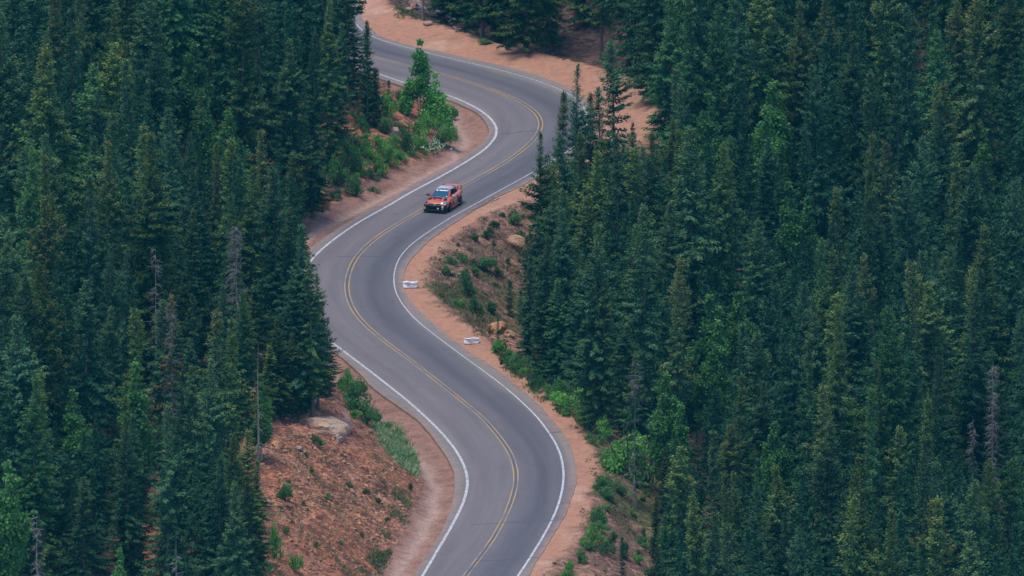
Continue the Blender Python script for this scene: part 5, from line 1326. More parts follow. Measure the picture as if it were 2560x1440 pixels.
# trees deeper in the wood, seen only through gaps: x, y, height, form
DEEP_WOOD = [
(38.5,45.7,16.2,2),(37.5,72.3,19.5,2),(9.0,78.9,14.7,2),(34.0,-11.8,15.8,2),(26.8,-106.0,18.4,0),(29.7,8.7,16.9,2),(25.2,73.3,16.9,2),(19.9,-42.0,17.3,2),(-35.3,-85.8,19.4,2),(11.2,-120.3,14.8,0),(24.9,-4.2,16.9,1),(27.2,-129.9,18.6,0),(-19.0,-49.5,14.0,0),(22.4,41.9,11.6,2),(36.2,-43.8,13.8,2),(-16.6,27.2,14.3,2),(-18.0,-19.7,13.8,1),(-30.6,-70.6,12.3,2),(35.9,14.7,14.4,1),(27.6,-49.6,16.8,1),(-34.9,-115.3,15.4,0),(17.4,30.1,9.7,1),(9.5,73.3,11.4,0),(10.8,-36.1,12.6,2),(36.5,-40.5,14.2,1),(-24.6,32.8,15.7,0),(-31.1,-14.8,15.8,0),(16.7,-95.3,14.2,2),(-26.7,-59.9,12.3,1),(-25.2,-126.0,10.2,1),(24.9,53.5,13.5,0),(33.9,-107.8,15.0,2),(18.7,6.8,10.2,2),(-20.2,-31.3,13.2,1),(19.4,-98.1,12.8,0),(29.0,-67.8,14.5,2),(30.3,-98.9,16.8,1),(23.4,45.7,15.6,2),(19.4,10.3,8.9,0),(-32.5,5.7,18.2,0),(20.9,72.0,17.6,1),(8.6,-17.2,15.2,2),(19.8,-89.2,12.0,1),(31.7,-77.8,12.6,1),(20.2,-85.8,13.3,0),(12.8,-76.5,8.0,0),(-15.3,-57.4,14.5,2),(28.4,-30.7,15.4,0),(27.5,-56.0,16.5,2),(25.8,-122.2,18.4,2),(-27.8,-63.2,15.5,2),(16.1,-134.7,18.7,2),(32.3,-3.1,13.7,2),(25.9,-44.7,14.5,0),(6.7,-22.0,12.1,2),(-24.2,36.6,15.3,0),(30.9,25.6,12.7,1),(27.0,76.8,12.5,0),(-19.4,-45.5,13.7,1),(-26.9,19.1,19.2,2),(23.4,77.2,14.8,1),(31.9,-121.4,18.7,2),(-34.2,-31.0,16.6,2),(-22.9,-115.4,10.9,0),(18.2,-81.9,12.0,0),(21.1,-3.7,13.0,1),(15.7,-125.8,17.1,2),(31.6,56.7,16.4,0),(22.8,-72.0,13.2,0),(21.3,-74.8,15.7,2),(15.7,-65.4,12.0,0),(22.2,-99.9,13.2,1),(24.6,-58.6,14.0,2),(20.4,1.9,10.8,0),(12.5,-79.8,8.5,0),(7.9,-26.8,13.4,0),(29.6,-81.2,14.0,2),(38.2,30.0,21.0,2),(-20.1,-98.2,13.7,0),(28.1,-88.8,14.3,0),(32.0,13.3,14.7,1),(26.1,48.9,15.9,2),(32.0,-133.9,19.0,0),(26.6,-82.1,11.9,2),(20.6,-8.2,12.5,2),(20.2,-132.5,17.8,2),(19.8,-120.5,16.5,1),(21.3,-123.3,16.3,1),(-25.5,-44.2,15.8,2),(-22.7,-2.7,10.4,2),(26.6,-34.9,14.3,0),(34.7,-99.0,14.8,0),(32.6,-36.0,13.3,0),(31.7,59.9,16.3,1),(33.2,-126.0,17.5,0),(17.1,-113.6,13.4,1),(11.3,-84.0,10.4,1),(20.0,-18.3,13.4,2),(24.9,-85.4,13.6,0),(-16.5,32.0,12.5,1),(-28.3,-31.8,13.4,1),(15.5,-69.4,13.1,0),(-19.4,-16.9,12.8,1),(19.9,-106.6,13.4,0),(27.3,-41.5,15.2,0),(-14.8,54.3,12.6,1),(15.0,-57.7,8.0,2),(-29.7,10.7,11.8,0),(-34.2,-13.3,14.6,0),(25.1,-15.2,18.1,2),(-26.9,-1.2,13.8,1),(33.8,79.8,11.7,1),(-32.5,-117.4,14.3,0),(34.7,6.9,13.6,2),(11.8,-40.9,8.0,2),(31.8,44.4,14.6,0),(15.9,-2.8,10.5,2),(-24.0,-16.8,11.0,1),(-18.2,-36.8,12.3,2),(22.5,-23.7,13.9,0),(15.7,-92.1,12.0,2),(19.9,66.9,19.6,0),(12.7,-0.3,19.4,2),(26.2,56.9,14.7,0),(34.6,27.4,12.0,1),(38.6,58.9,15.5,1),(-23.4,-55.4,9.9,2),(33.9,73.7,12.2,0),(-21.4,-36.1,11.7,2),(32.8,-82.0,13.4,1),(22.7,58.5,13.3,0),(11.4,-127.0,15.2,2),(-22.4,-127.6,11.4,2),(32.9,-63.3,10.0,0),(-29.7,-100.9,15.1,1),(6.9,-5.0,16.3,1),(-25.9,-28.8,12.9,1),(-21.0,39.5,14.6,0),(13.0,-132.9,16.7,2),(-23.7,-26.4,9.3,1),(10.1,-130.8,18.0,2),(-26.9,-14.3,15.0,1),(24.1,-126.9,16.2,0),(-21.7,-52.1,10.5,2),(20.3,-13.8,12.8,2),(-33.3,13.2,16.6,0),(29.9,-86.1,12.5,2),(-20.0,49.8,14.9,2),(15.6,-51.7,9.2,0),(5.6,91.7,14.9,2),(-21.2,1.6,9.8,2),(-31.6,16.2,13.0,2),(14.5,-9.1,13.5,1),(30.5,-105.2,17.0,2),(19.0,-92.9,12.1,1),(-19.5,-24.1,12.0,2),(29.0,-5.4,17.8,2),(-20.2,26.9,16.8,2),(-35.6,-118.7,16.7,0),(-23.2,7.5,8.0,1),(-16.5,-34.0,15.3,1),(23.6,31.9,15.6,2),(24.8,81.7,13.0,2),(33.1,68.5,13.8,2),(-13.1,60.7,15.4,2),(-33.0,-120.6,14.9,1),(-32.2,-21.7,14.8,2),(16.2,-77.6,8.0,2),(26.3,69.1,11.8,1),(-35.2,-67.2,11.5,2),(3.5,-6.4,11.9,0),(36.6,-54.2,14.6,0),(18.0,-28.2,12.1,2),(-3.4,93.5,9.4,2),(36.6,-68.6,15.4,0),(16.5,61.5,16.3,1),(37.1,40.4,8.9,1),(-14.6,57.9,15.5,0),(-36.5,22.1,17.4,1),(10.4,32.3,8.2,2),(31.6,-17.7,11.5,2),(30.8,93.4,17.3,2),(36.9,-72.0,18.9,0),(30.2,-33.7,14.6,0),(-23.2,46.1,14.4,2),(38.4,-0.4,9.6,2),(34.6,31.4,9.8,0),(35.0,21.4,8.8,2),(34.5,34.6,8.9,1),(-24.1,60.8,15.2,0),(41.0,76.3,18.6,1),(-39.7,29.0,10.0,2),(23.7,-106.6,14.3,2),(22.5,84.1,17.7,1),(26.7,7.3,12.1,1),(37.0,-81.3,10.7,2),(-33.2,-58.3,12.2,0),(-18.9,-55.4,12.7,1),(1.3,0.7,8.0,2),(25.2,-28.2,13.7,1),(-36.6,-15.7,17.2,2),(-26.6,47.8,17.3,0),(-26.3,2.7,11.6,0),(-21.3,72.3,14.7,2),(-31.5,57.0,15.2,2),(-32.0,-85.8,9.0,0),(-38.2,-32.1,11.3,0),(1.9,100.5,17.7,0),(-29.2,-22.8,9.2,2),(28.6,-59.0,8.1,2),(-32.4,-54.8,18.0,0),(37.7,-13.9,15.9,0),(-32.4,29.0,14.4,1),(24.7,10.8,10.4,1),(18.3,-6.1,8.4,2),(34.1,90.9,19.7,1),(12.4,-4.5,10.5,1),(31.1,-95.8,10.2,1),(-32.7,19.8,17.7,1),(39.4,18.3,18.5,1),(27.0,44.7,14.4,2),(-25.9,-10.4,11.8,1),(7.6,97.2,17.8,2),(36.6,-93.7,14.2,1),(-35.7,-93.1,10.5,1),(38.3,7.4,15.0,2),(-33.5,-100.2,10.7,0),(15.5,82.6,14.1,1),(-33.9,-47.1,10.0,0),(-30.5,64.4,16.0,1),(-34.5,24.8,16.3,2),(26.1,85.0,16.4,2),(-22.7,-11.4,9.0,0),(13.6,93.6,13.7,0),(-30.8,-88.8,13.7,0),(-20.3,-28.1,10.9,2),(10.2,18.9,8.0,1),(29.4,74.2,19.5,2),(-33.1,-42.3,12.9,0),(12.3,-95.5,9.0,0),(-22.4,75.5,10.6,0),(22.6,-55.8,15.5,0),(33.9,-20.1,9.5,1),(11.3,-113.2,13.0,0),(36.1,-2.8,9.5,0),(28.3,4.1,13.0,0),(-35.2,-82.2,14.3,1),(-13.2,70.3,12.9,2),(12.7,62.4,12.7,0),(-29.8,-58.7,9.1,0),(-37.0,-43.2,14.2,0),(-16.7,71.9,17.9,1),(24.1,-47.5,9.9,0),(-31.5,84.1,14.7,1),(-28.4,27.0,15.7,2),(22.1,-50.3,9.8,2),(-31.0,60.9,15.6,0),(34.8,95.0,14.8,0),(37.1,-47.2,16.0,0),(11.5,-90.7,8.4,1),(-38.7,59.7,17.8,0),(-30.3,94.8,10.5,0),(32.4,-88.9,13.0,1),(-20.7,58.1,21.0,1),(-31.3,-45.2,14.3,2),(25.9,-64.8,16.6,0),(22.8,88.3,8.6,0),(29.7,90.0,10.0,1),(36.8,-77.1,20.1,2),(-35.1,-36.6,13.9,2),(37.9,75.5,11.6,0),(39.4,26.2,15.3,2),(5.0,99.3,13.3,0),(-26.4,12.6,15.1,0),(32.8,-73.9,9.7,1),(-25.3,82.8,19.8,1),(18.0,-24.4,8.2,1),(-35.9,-9.3,15.0,1),(23.4,-103.3,13.2,1),(-35.9,-103.6,11.2,0),(-18.3,34.8,12.7,1),(-34.5,50.3,11.0,1),(-29.0,67.3,12.6,1),(-16.1,-47.2,14.0,0),(-36.6,-79.1,14.1,1),(24.4,-9.0,11.2,1),(-23.8,42.2,13.0,2),(29.4,86.5,9.7,1),(-17.6,47.3,13.6,2),(-29.4,45.3,12.4,1),(-35.2,73.1,8.3,0),(-31.4,38.9,17.0,2),(-20.0,-117.0,12.2,1),(14.4,72.3,12.5,1),(14.5,68.8,10.5,0),(10.9,-116.6,10.9,2),(22.0,-28.3,11.5,0),(14.3,65.2,13.8,0),(-20.9,83.4,16.0,2),(-20.7,-106.5,10.2,2),(28.8,-53.0,11.7,1),(-35.1,-134.9,14.6,2),(-15.4,62.8,16.3,0),(39.9,37.9,14.9,2),(-24.5,53.1,11.8,0),(-24.3,56.8,14.4,2),(38.2,34.5,14.8,2),(30.3,77.5,8.0,1),(27.2,-97.3,13.3,1),(32.0,22.3,9.4,2),(-17.8,59.9,14.3,2),(-35.7,77.2,11.0,2),(-30.5,-2.1,11.2,2),(36.5,64.1,10.7,2),(-31.4,78.2,15.3,0),(-38.4,17.0,18.0,2),(-27.8,-19.9,12.1,2),(28.1,-113.3,12.3,0),(-27.4,99.5,18.0,1),(-38.5,-12.7,12.2,2),(-39.9,48.4,17.0,1),(20.6,-112.8,12.3,2),(-20.1,-90.8,11.2,0),(-31.2,-95.8,10.6,1),(14.8,90.5,8.0,2),(12.7,76.2,12.7,0),(19.9,92.7,18.4,2),(37.4,-22.8,15.8,1),(20.9,-46.2,8.0,2),(-28.8,50.5,21.0,1),(22.7,5.4,8.0,0),(-35.4,57.7,13.0,0),(-19.8,-13.5,11.6,1),(23.9,-114.6,17.6,1),(-35.5,47.0,15.1,0),(41.3,86.9,15.9,0),(-39.0,7.1,13.1,0),(34.8,-130.9,19.7,1),(10.6,69.5,11.9,2),(-34.8,32.8,13.9,1),(13.8,9.4,10.6,0),(35.8,10.8,13.1,1),(-3.2,106.7,11.0,0),(23.5,37.2,12.3,1),(-29.8,42.1,13.4,0),(-32.9,-25.1,13.9,2),(23.4,94.0,8.5,1),(40.6,64.3,14.1,2),(8.0,-1.6,11.6,1),(10.3,-109.4,9.6,1),(-35.6,7.6,13.4,2),(-37.4,-55.9,14.1,0),(28.6,81.5,12.3,0),(-38.5,-0.4,17.1,0),(-32.5,8.9,15.2,2),(-18.9,53.0,15.2,1),(-21.8,80.2,17.1,1),(-26.2,103.7,14.0,2),(41.2,94.2,15.2,2),(-23.7,-22.4,8.3,2),(37.5,-19.4,16.2,0),(14.1,-117.7,11.6,1),(-31.7,-51.1,17.3,0),(-32.8,81.1,15.3,0),(-27.4,79.8,14.4,1),(10.0,-23.5,9.8,0),(-37.5,-27.7,15.2,1),(9.6,-10.0,14.2,2),(-16.6,-27.1,13.1,1),(-35.8,-123.2,13.2,2),(28.3,-9.1,14.4,2),(17.5,86.7,18.6,2),(-28.6,82.8,17.5,2),(-29.4,54.0,11.3,0),(19.2,-116.8,14.7,1),(15.9,78.8,16.6,2),(27.7,-91.9,13.8,2),(-34.8,61.5,15.4,2),(15.0,54.4,17.7,1),(39.3,79.1,14.7,1),(29.4,48.3,11.6,1),(-15.6,75.1,15.9,2),(5.2,27.1,10.1,0),(-28.4,37.7,12.8,1),(-30.7,34.9,13.7,2),(-38.2,25.6,14.2,1),(27.6,-117.0,13.0,0),(39.9,50.9,14.2,1),(-24.8,64.2,15.0,2),(27.4,-24.0,11.4,2),(4.6,30.6,8.9,1),(31.3,-116.1,13.1,0),(-27.2,96.3,11.7,0),(-27.8,57.2,13.8,0),(36.9,89.1,16.7,0),(28.2,53.3,8.7,0),(-17.9,68.3,16.4,1),(-18.4,77.5,19.2,0),(26.0,88.2,16.8,2),(-20.4,66.0,12.7,0),(-23.8,88.8,19.1,0),(-20.4,-8.9,8.3,1),(-16.5,-30.5,11.8,2),(28.8,96.2,15.3,2),(-32.0,-18.0,13.1,2),(-38.4,69.6,13.8,1),(35.0,58.3,12.6,2),(-33.9,-88.9,13.4,0),(-25.7,91.9,11.7,1),(-14.7,66.3,18.2,2),(-31.2,-6.3,11.8,2),(23.8,-88.5,13.2,0),(37.1,-58.3,13.5,2),(-31.5,-29.5,15.3,2),(-35.5,-96.8,15.0,2),(17.3,74.8,9.7,1),(20.6,78.9,21.0,1),(38.9,-5.8,11.7,0),(-36.3,66.1,12.6,1),(-27.4,60.6,13.6,2),(-35.0,39.0,17.1,2),(30.2,63.2,12.2,1),(36.8,-26.0,12.3,2),(-17.4,42.5,13.6,2),(31.8,-92.2,13.1,0),(-29.8,72.6,9.9,1),(-25.8,-98.5,8.2,0),(8.1,3.5,11.6,0),(19.3,89.6,18.2,1),(36.9,2.6,12.3,1),(19.0,-49.3,13.5,0),(-29.5,31.9,13.4,0),(15.6,15.2,13.0,1),(-35.9,35.9,9.7,0),(-34.9,16.9,12.7,2),(-39.3,56.4,15.3,1),(18.1,69.8,12.5,2),(41.0,73.0,10.8,0),(-32.5,-38.9,15.6,1),(39.7,42.4,21.0,1),(13.6,57.3,13.5,1),(-19.9,-79.1,8.0,1),(-28.6,90.4,11.2,1),(39.0,12.0,13.6,1),(-39.6,63.6,15.6,0),(11.1,12.0,13.3,2),(-32.7,70.7,12.8,0),(12.0,96.4,15.8,1),(35.4,-119.6,18.5,0),(36.9,-50.9,16.7,2),(8.6,94.0,13.9,2),(-32.5,67.2,20.7,0),(35.7,-90.2,12.8,2),(-20.6,62.0,12.0,0),(-37.2,-39.5,14.1,0),(27.1,0.2,13.3,0),(29.3,41.5,9.1,2),(36.9,-86.8,13.2,1),(-26.9,69.9,13.5,2),(-37.9,-22.6,17.9,0),(10.7,91.8,17.9,1),(-37.3,-46.9,19.1,1),(-35.8,3.4,9.6,2),(14.2,85.9,13.9,1),(-31.8,-11.2,9.8,2),(-26.3,44.4,16.2,1),(-35.1,54.2,8.3,1),(41.0,82.0,11.0,0),(23.3,-81.1,12.5,1),(25.5,-52.5,13.6,2),(26.5,92.8,19.3,1),(18.7,83.6,15.4,1),(38.6,84.2,16.3,1),(-39.3,38.9,19.9,0),(28.3,12.3,12.2,0),(-29.1,75.8,15.3,1),(35.4,-65.6,8.0,0),(-23.9,49.6,16.9,1),(24.5,17.1,8.1,0),(13.0,17.2,12.4,0),(-37.0,-73.5,17.5,2),(38.6,96.2,11.0,1),(26.0,27.0,8.8,0),(18.8,33.5,9.7,0),(28.5,66.0,11.3,0),(-20.4,44.3,8.2,2),(14.7,2.5,10.1,1),(33.7,-111.1,13.5,0),(-34.5,43.0,16.3,1),(-26.0,74.8,16.8,1),(-15.2,-38.2,12.9,1),(-22.5,68.6,12.4,1),(16.7,94.2,14.5,2),(35.0,-115.9,14.4,0),(-36.4,29.1,11.8,2),(39.5,90.9,14.0,1),(14.8,24.5,10.4,1),(-29.2,87.2,17.9,1),(-36.6,11.7,14.3,1),(35.6,-103.7,15.6,1),(-37.9,-6.8,13.7,0),(25.0,-31.4,11.6,1),(-24.5,78.2,15.4,0),(-38.0,52.0,14.3,1),(3.6,103.2,11.9,2),(40.6,67.6,14.7,1),(-38.6,44.0,11.5,0),(-38.8,33.6,16.5,1),(-39.1,13.8,17.5,1),(-32.0,47.2,15.4,1),(19.9,-36.5,8.4,2),(19.3,96.0,11.6,2),(0.4,105.8,13.4,0),(33.5,86.8,15.0,2),(11.3,-32.2,11.1,2),(-29.0,-91.5,6.5,2),(33.4,-60.0,8.0,0),(-26.1,-41.7,8.6,1),(14.3,-44.9,7.4,0),(22.3,13.4,7.7,2),(-26.2,-76.8,6.2,1),(14.2,-37.4,7.1,0),(-25.9,-91.2,6.9,0),(-28.6,-45.8,6.3,2),(-27.1,41.5,8.7,2),(-22.5,29.0,7.3,2),(-25.6,67.0,8.5,0),(17.8,16.7,9.3,1),(24.9,-99.2,10.2,1),(-26.1,22.2,6.5,1),(32.7,-67.1,9.1,1),(15.2,27.4,10.0,1),(-27.6,64.6,7.6,1),(35.2,71.1,7.9,2),(30.6,-70.5,11.2,0),(37.3,82.1,10.1,2),(-19.7,-114.3,7.7,0),(33.4,-5.5,10.1,0),(-22.9,20.4,7.3,1),(-34.5,-34.1,11.7,2),(34.7,-79.4,6.2,0),(11.2,6.6,10.4,0),(19.6,76.0,6.9,2),(-31.8,50.8,7.0,2),(-29.3,-17.7,8.4,1),(14.5,59.9,7.4,0),(12.4,-7.6,9.8,2),(-12.9,-49.9,6.3,2),(30.3,83.4,7.0,0),(33.1,10.4,6.0,0),(5.2,-29.9,9.7,0),(14.5,30.5,10.3,0),(36.3,-16.3,8.7,2),(-26.4,-106.0,7.0,1),(-34.5,-76.5,7.0,1),(30.1,-0.1,11.6,2),(-27.1,85.2,9.9,0),(22.2,48.3,8.5,0),(34.0,55.9,8.2,1),(18.3,-70.3,8.0,1),(-25.4,-7.9,6.5,0),(33.7,24.2,6.0,2),(9.7,0.9,11.6,1),(32.2,71.2,9.5,1),(-19.4,-88.2,9.4,2),(-27.5,-122.3,10.8,2),(-18.4,29.3,11.3,2),(14.5,33.7,10.0,1),(-22.3,-99.8,9.6,0),(13.6,-54.0,6.5,1),(27.3,-17.0,7.9,1),(-22.6,-118.3,7.2,1),(22.5,69.9,6.3,0),(-34.6,-27.1,8.4,0),(-21.2,-19.5,9.6,1),(18.8,55.8,6.1,2),(38.9,56.1,7.4,0),(-24.8,15.4,7.4,0),(18.8,-1.2,11.6,1),(-24.1,-61.8,7.3,1),(22.5,-15.9,10.4,2),(11.7,85.6,7.4,2),(31.6,-52.8,7.2,1),(-22.1,55.2,6.9,1),(17.8,23.8,8.3,0),(-24.0,-78.3,7.4,2),(-25.5,72.3,8.6,0),(21.6,34.5,11.5,0),(-24.8,86.5,8.3,0),(28.3,-77.2,11.7,0),(-21.8,-95.9,7.1,0),(24.7,-95.5,11.9,2),(-22.9,-29.4,7.2,1),(-28.8,-52.4,9.0,0),(-22.1,-42.3,11.7,1),(19.9,-22.1,10.1,1),(6.0,24.7,10.5,1),(30.4,16.1,11.4,1),(31.2,-57.6,7.5,2),(14.1,-18.9,11.8,2),(-25.4,-129.7,6.4,0),(25.7,-61.9,8.3,1),(19.4,-58.2,9.2,0),(-37.2,41.5,9.5,2),(17.0,-14.5,10.2,2),(14.7,11.8,9.0,2),(28.2,-94.9,9.2,1),(25.9,65.3,6.4,1),(21.5,-108.6,11.8,1),(27.5,36.2,9.9,0),(-22.4,-124.2,10.3,0),(22.7,8.8,8.5,0),(33.5,76.4,11.2,2),(-33.0,63.5,9.8,1),(16.8,46.2,11.2,0),(23.4,-12.3,11.8,1),(-33.0,36.5,10.1,1),(6.3,-15.2,7.4,2),(14.2,-47.8,7.7,0),(7.2,17.4,9.6,0),(2.5,14.2,10.7,1),(-36.0,-24.9,6.6,1),(-33.1,-8.2,9.9,2),(29.7,51.1,9.0,1),(19.0,-77.4,7.1,1),(27.0,18.1,8.6,2),(15.8,-32.1,8.2,2),(16.7,57.5,11.0,1),(15.8,-6.3,7.9,2),(28.1,25.2,9.9,0),(36.4,-5.5,9.7,2),(2.7,23.4,7.5,1),(-26.4,-47.1,11.3,1),(36.4,92.1,7.1,2),(-30.5,-119.1,8.6,1),(37.7,-10.8,7.0,2),(-35.3,68.4,11.6,0),(31.1,-83.9,11.8,1),(10.4,-93.5,7.2,2),(17.4,-42.8,7.4,2),(32.9,48.8,6.0,1),(30.0,68.4,9.7,1),(37.1,61.0,9.0,0),(-25.8,-81.7,9.4,0),(-35.7,-58.4,6.6,0),(5.0,13.5,11.4,0),(35.6,38.3,8.0,1),(25.3,5.0,9.9,1),(-29.4,-125.6,8.7,0),(29.2,28.2,7.9,0),(36.7,78.1,6.2,2),(-32.5,-35.7,11.3,1),(9.1,29.5,6.6,1),(-13.2,-54.5,6.4,1),(13.0,82.8,9.8,2),(40.0,70.4,10.7,1),(-22.0,-69.1,6.1,1),(5.1,96.2,8.8,1),(-19.6,-124.3,11.9,2),(-28.6,-116.2,7.3,2),(26.3,-68.1,11.8,0),(-25.7,38.8,10.1,0),(-22.4,34.4,6.8,1),(-33.6,75.2,8.5,2),(-37.1,-3.5,9.2,0),(12.8,-68.9,8.3,2),(-17.1,65.0,8.6,0),(20.8,-102.4,9.9,0),(-23.2,-105.9,6.5,0),(11.2,-71.6,8.2,2),(-20.8,-130.6,10.7,2),(10.8,-2.4,9.4,1),(-27.2,35.0,7.4,2),(23.9,-76.0,9.8,0),(16.6,-20.1,7.0,2),(-28.5,-103.2,11.9,2),(23.6,-6.5,11.6,2),(35.1,-31.4,9.0,1),(17.7,39.8,9.4,0),(-31.4,-98.5,8.7,0),(5.2,-25.0,10.8,2),(36.6,-74.6,6.2,0),(17.3,1.5,6.1,2),(14.8,-80.9,10.2,2),(2.0,92.1,8.9,0),(15.4,-60.6,10.3,1),(8.9,34.7,7.6,1),(-20.1,36.8,11.8,2),(-15.2,40.2,11.5,2),(16.3,8.9,6.9,1),(-18.8,73.3,10.4,1),(-34.7,-52.6,7.5,1),(31.1,-12.9,6.0,2),(-27.5,29.9,7.3,2),(-21.9,-109.6,6.3,1),(28.6,21.2,7.6,1),(-36.9,19.6,7.0,2),(10.4,-12.8,6.1,2),(-19.6,-82.9,8.9,0),(-29.0,-132.2,8.1,1),(21.3,-82.6,8.2,2),(-33.9,-131.3,8.7,0),(13.3,20.7,10.1,0),(16.8,-87.4,7.0,0),(19.7,4.3,7.3,1),(36.0,66.7,10.6,2),(17.0,37.2,10.6,1),(-27.1,-24.2,7.5,1),(19.9,29.3,9.8,2),(-16.2,-54.4,10.6,2),(-29.5,-84.8,9.0,0),(-27.7,-127.7,11.1,2),(26.2,29.6,8.2,2),(-32.0,-81.3,9.9,0),(-15.9,-40.7,10.9,2),(-28.9,-97.0,10.0,0),(-28.2,-38.8,6.0,1),(11.4,43.6,7.8,1),(-22.3,-103.1,8.1,2),(-23.6,-0.2,9.3,0),(34.5,-71.0,7.6,2),(9.0,38.1,6.5,0),(-32.2,54.4,10.2,0),(3.1,-19.3,8.5,1),(-26.0,-117.3,8.5,2),(-28.9,1.0,8.0,2),(24.6,90.6,11.4,1),(11.1,-87.9,10.0,0),(-32.3,44.3,7.6,0),(18.2,81.0,10.3,0),(7.7,31.6,7.1,0),(-14.1,49.5,11.3,1),(2.7,-8.9,6.6,1),(30.6,-65.2,10.0,0),(-24.3,4.5,7.4,1),(37.2,49.8,9.3,1),(18.0,13.2,8.7,0),(-34.7,-22.4,10.7,2),(-38.1,46.5,11.5,0),(36.7,5.3,9.3,1),(2.6,7.8,8.3,0),(28.3,-84.0,8.9,0),(-18.3,-119.0,9.2,0),(20.9,44.1,7.6,0),(32.4,19.9,6.9,0),(36.3,86.6,9.2,2),(32.8,36.6,10.7,2),(20.8,-25.8,6.1,1),(19.5,20.8,7.0,0),(-38.8,36.3,8.1,0),(27.2,-38.8,6.4,0),(-35.1,-6.0,6.1,1),(-28.9,-5.1,9.5,2),(21.0,51.7,6.2,0),(10.6,-102.1,10.3,2),(20.2,39.8,6.4,0),(-17.0,55.6,7.7,1),(22.2,63.2,11.5,1),(22.1,-39.8,9.5,0),(-23.6,-84.2,10.7,2),(34.2,60.8,8.8,0),(37.2,-37.9,10.0,2),(-25.3,-19.4,6.3,2),(-13.3,-46.8,6.3,1),(33.4,-104.9,11.5,0),(19.1,-73.4,7.2,2),(22.0,16.1,9.1,2),(22.1,91.3,8.2,1),(-38.6,9.8,10.4,2),(-29.2,-12.3,11.0,1),(-22.3,-45.0,6.7,1),(15.7,-26.4,6.5,2),(-24.5,-13.4,9.1,0),(6.8,6.3,8.2,1),(21.8,74.4,10.7,2),(17.4,-9.2,9.4,0),(11.7,-49.8,7.9,2),(-27.2,52.8,8.8,1),(23.9,23.2,6.5,1),(34.6,42.4,7.2,2),(-19.3,-33.7,7.7,0),(34.7,-22.6,8.1,1),(24.0,-1.7,10.6,2),(17.3,91.8,11.5,2),(27.2,-2.3,9.2,1),(31.9,7.3,6.4,1),(23.3,-44.7,7.5,2),(32.7,-33.4,9.6,2),(23.4,-66.2,6.3,2),]
GRASS = [
([(-9.78, -55.38), (-8.87, -44.6), (-7.86, -49.2), (-6.98, -55.81), (-6.5, -62.91), (-6.8, -64.93), (-7.77, -64.75), (-8.9, -61.01)],75,0.42,1),
([(-8.14, -72.97), (-6.91, -70.56), (-7.16, -76.24), (-7.69, -79.81), (-8.38, -79.72)],30,0.30,0),
([(-9.03, -85.85), (-8.28, -82.86), (-8.33, -88.07), (-9.12, -93.71), (-9.78, -95.69), (-9.28, -90.02)],40,0.35,0),
([(-8.66, 103.62), (-7.47, 99.55), (-7.24, 97.02), (-8.49, 99.06), (-9.12, 102.62)],30,0.30,0),
([(-2.58, 90.41), (-1.69, 89.91), (-1.53, 88.88), (-2.52, 89.38)],60,0.25,0),
([(-5.64, -2.06), (-4.33, -6.18), (-2.58, -15.33), (-1.14, -19.42), (-1.15, -14.35), (-2.31, -8.31), (-3.77, 2.32), (-4.94, 4.51)],22,0.28,2),
([(6.65, -68.74), (8.6, -65.39), (9.12, -72.22), (8.0, -75.08), (6.9, -73.37)],22,0.30,2),
([(-12.21, -97.97), (-9.54, -91.55), (-9.51, -95.2), (-12.46, -100.59)],25,0.25,0),
([(-1.14, -19.44), (0.57, -24.09), (3.12, -33.31), (4.8, -40.0), (6.32, -46.67), (5.89, -50.22), (4.22, -45.04), (2.82, -39.39), (0.28, -29.67), (-1.28, -23.01)],60,0.34,0),
([(-16.24, -75.72), (-11.87, -71.83), (-7.19, -71.06), (-8.49, -83.86), (-13.0, -99.99), (-15.94, -103.19)],7,0.28,2),
([(-6.39, 4.08), (-4.68, 15.33), (-1.47, 25.03), (1.18, 29.58), (1.17, 15.77), (-0.87, 2.45), (-2.88, -10.26)],9,0.30,2),
([(-9.67, 40.38), (-8.05, 44.48), (-7.17, 46.54), (-7.16, 45.5), (-8.63, 41.39), (-9.66, 38.82)],25,0.25,2),
([(-7.17, 46.54), (-6.13, 48.58), (-5.24, 50.06), (-5.68, 47.48), (-6.86, 45.48)],40,0.28,2),
]
FLOWERS = [(-6.63, 47.03), (-6.04, 47.5), (-5.68, 49.05), (-6.28, 48.06), (-5.83, 48.02), (-5.39, 49.56)]
LOGS = [(-4.32, 98.47), (-6.34, 102.5), (-7.44, 106.54), (-3.54, 92.97), (-2.62, 94.91), (-4.46, 94.48), (-3.69, 93.96)]
# ---------------------------------------------------------------- young spruces, aspens, dead trees
def gz(x, y): return float(ground(x, y)[0])
rnd = random.Random(11)
for i, (x, y, H, label) in enumerate(YOUNG):
    k = i % 3 if H < 6 else 1
    o = empty('young_spruce', (x, y, gz(x, y)), rnd.uniform(0, 6.28)); s = H / 5.0; w = min(s, 0.55 * s + 0.35); o.scale = (w, w, s)
    tag(o, label, 'tree', 'young spruces at the forest edge')
    c = link('crown', SA_CROWN[k], o); link('trunk', SA_TRUNK[k], o)
    c.color = (0.8 * rnd.uniform(.8, 1.1), 0.95, 1.0, 1)

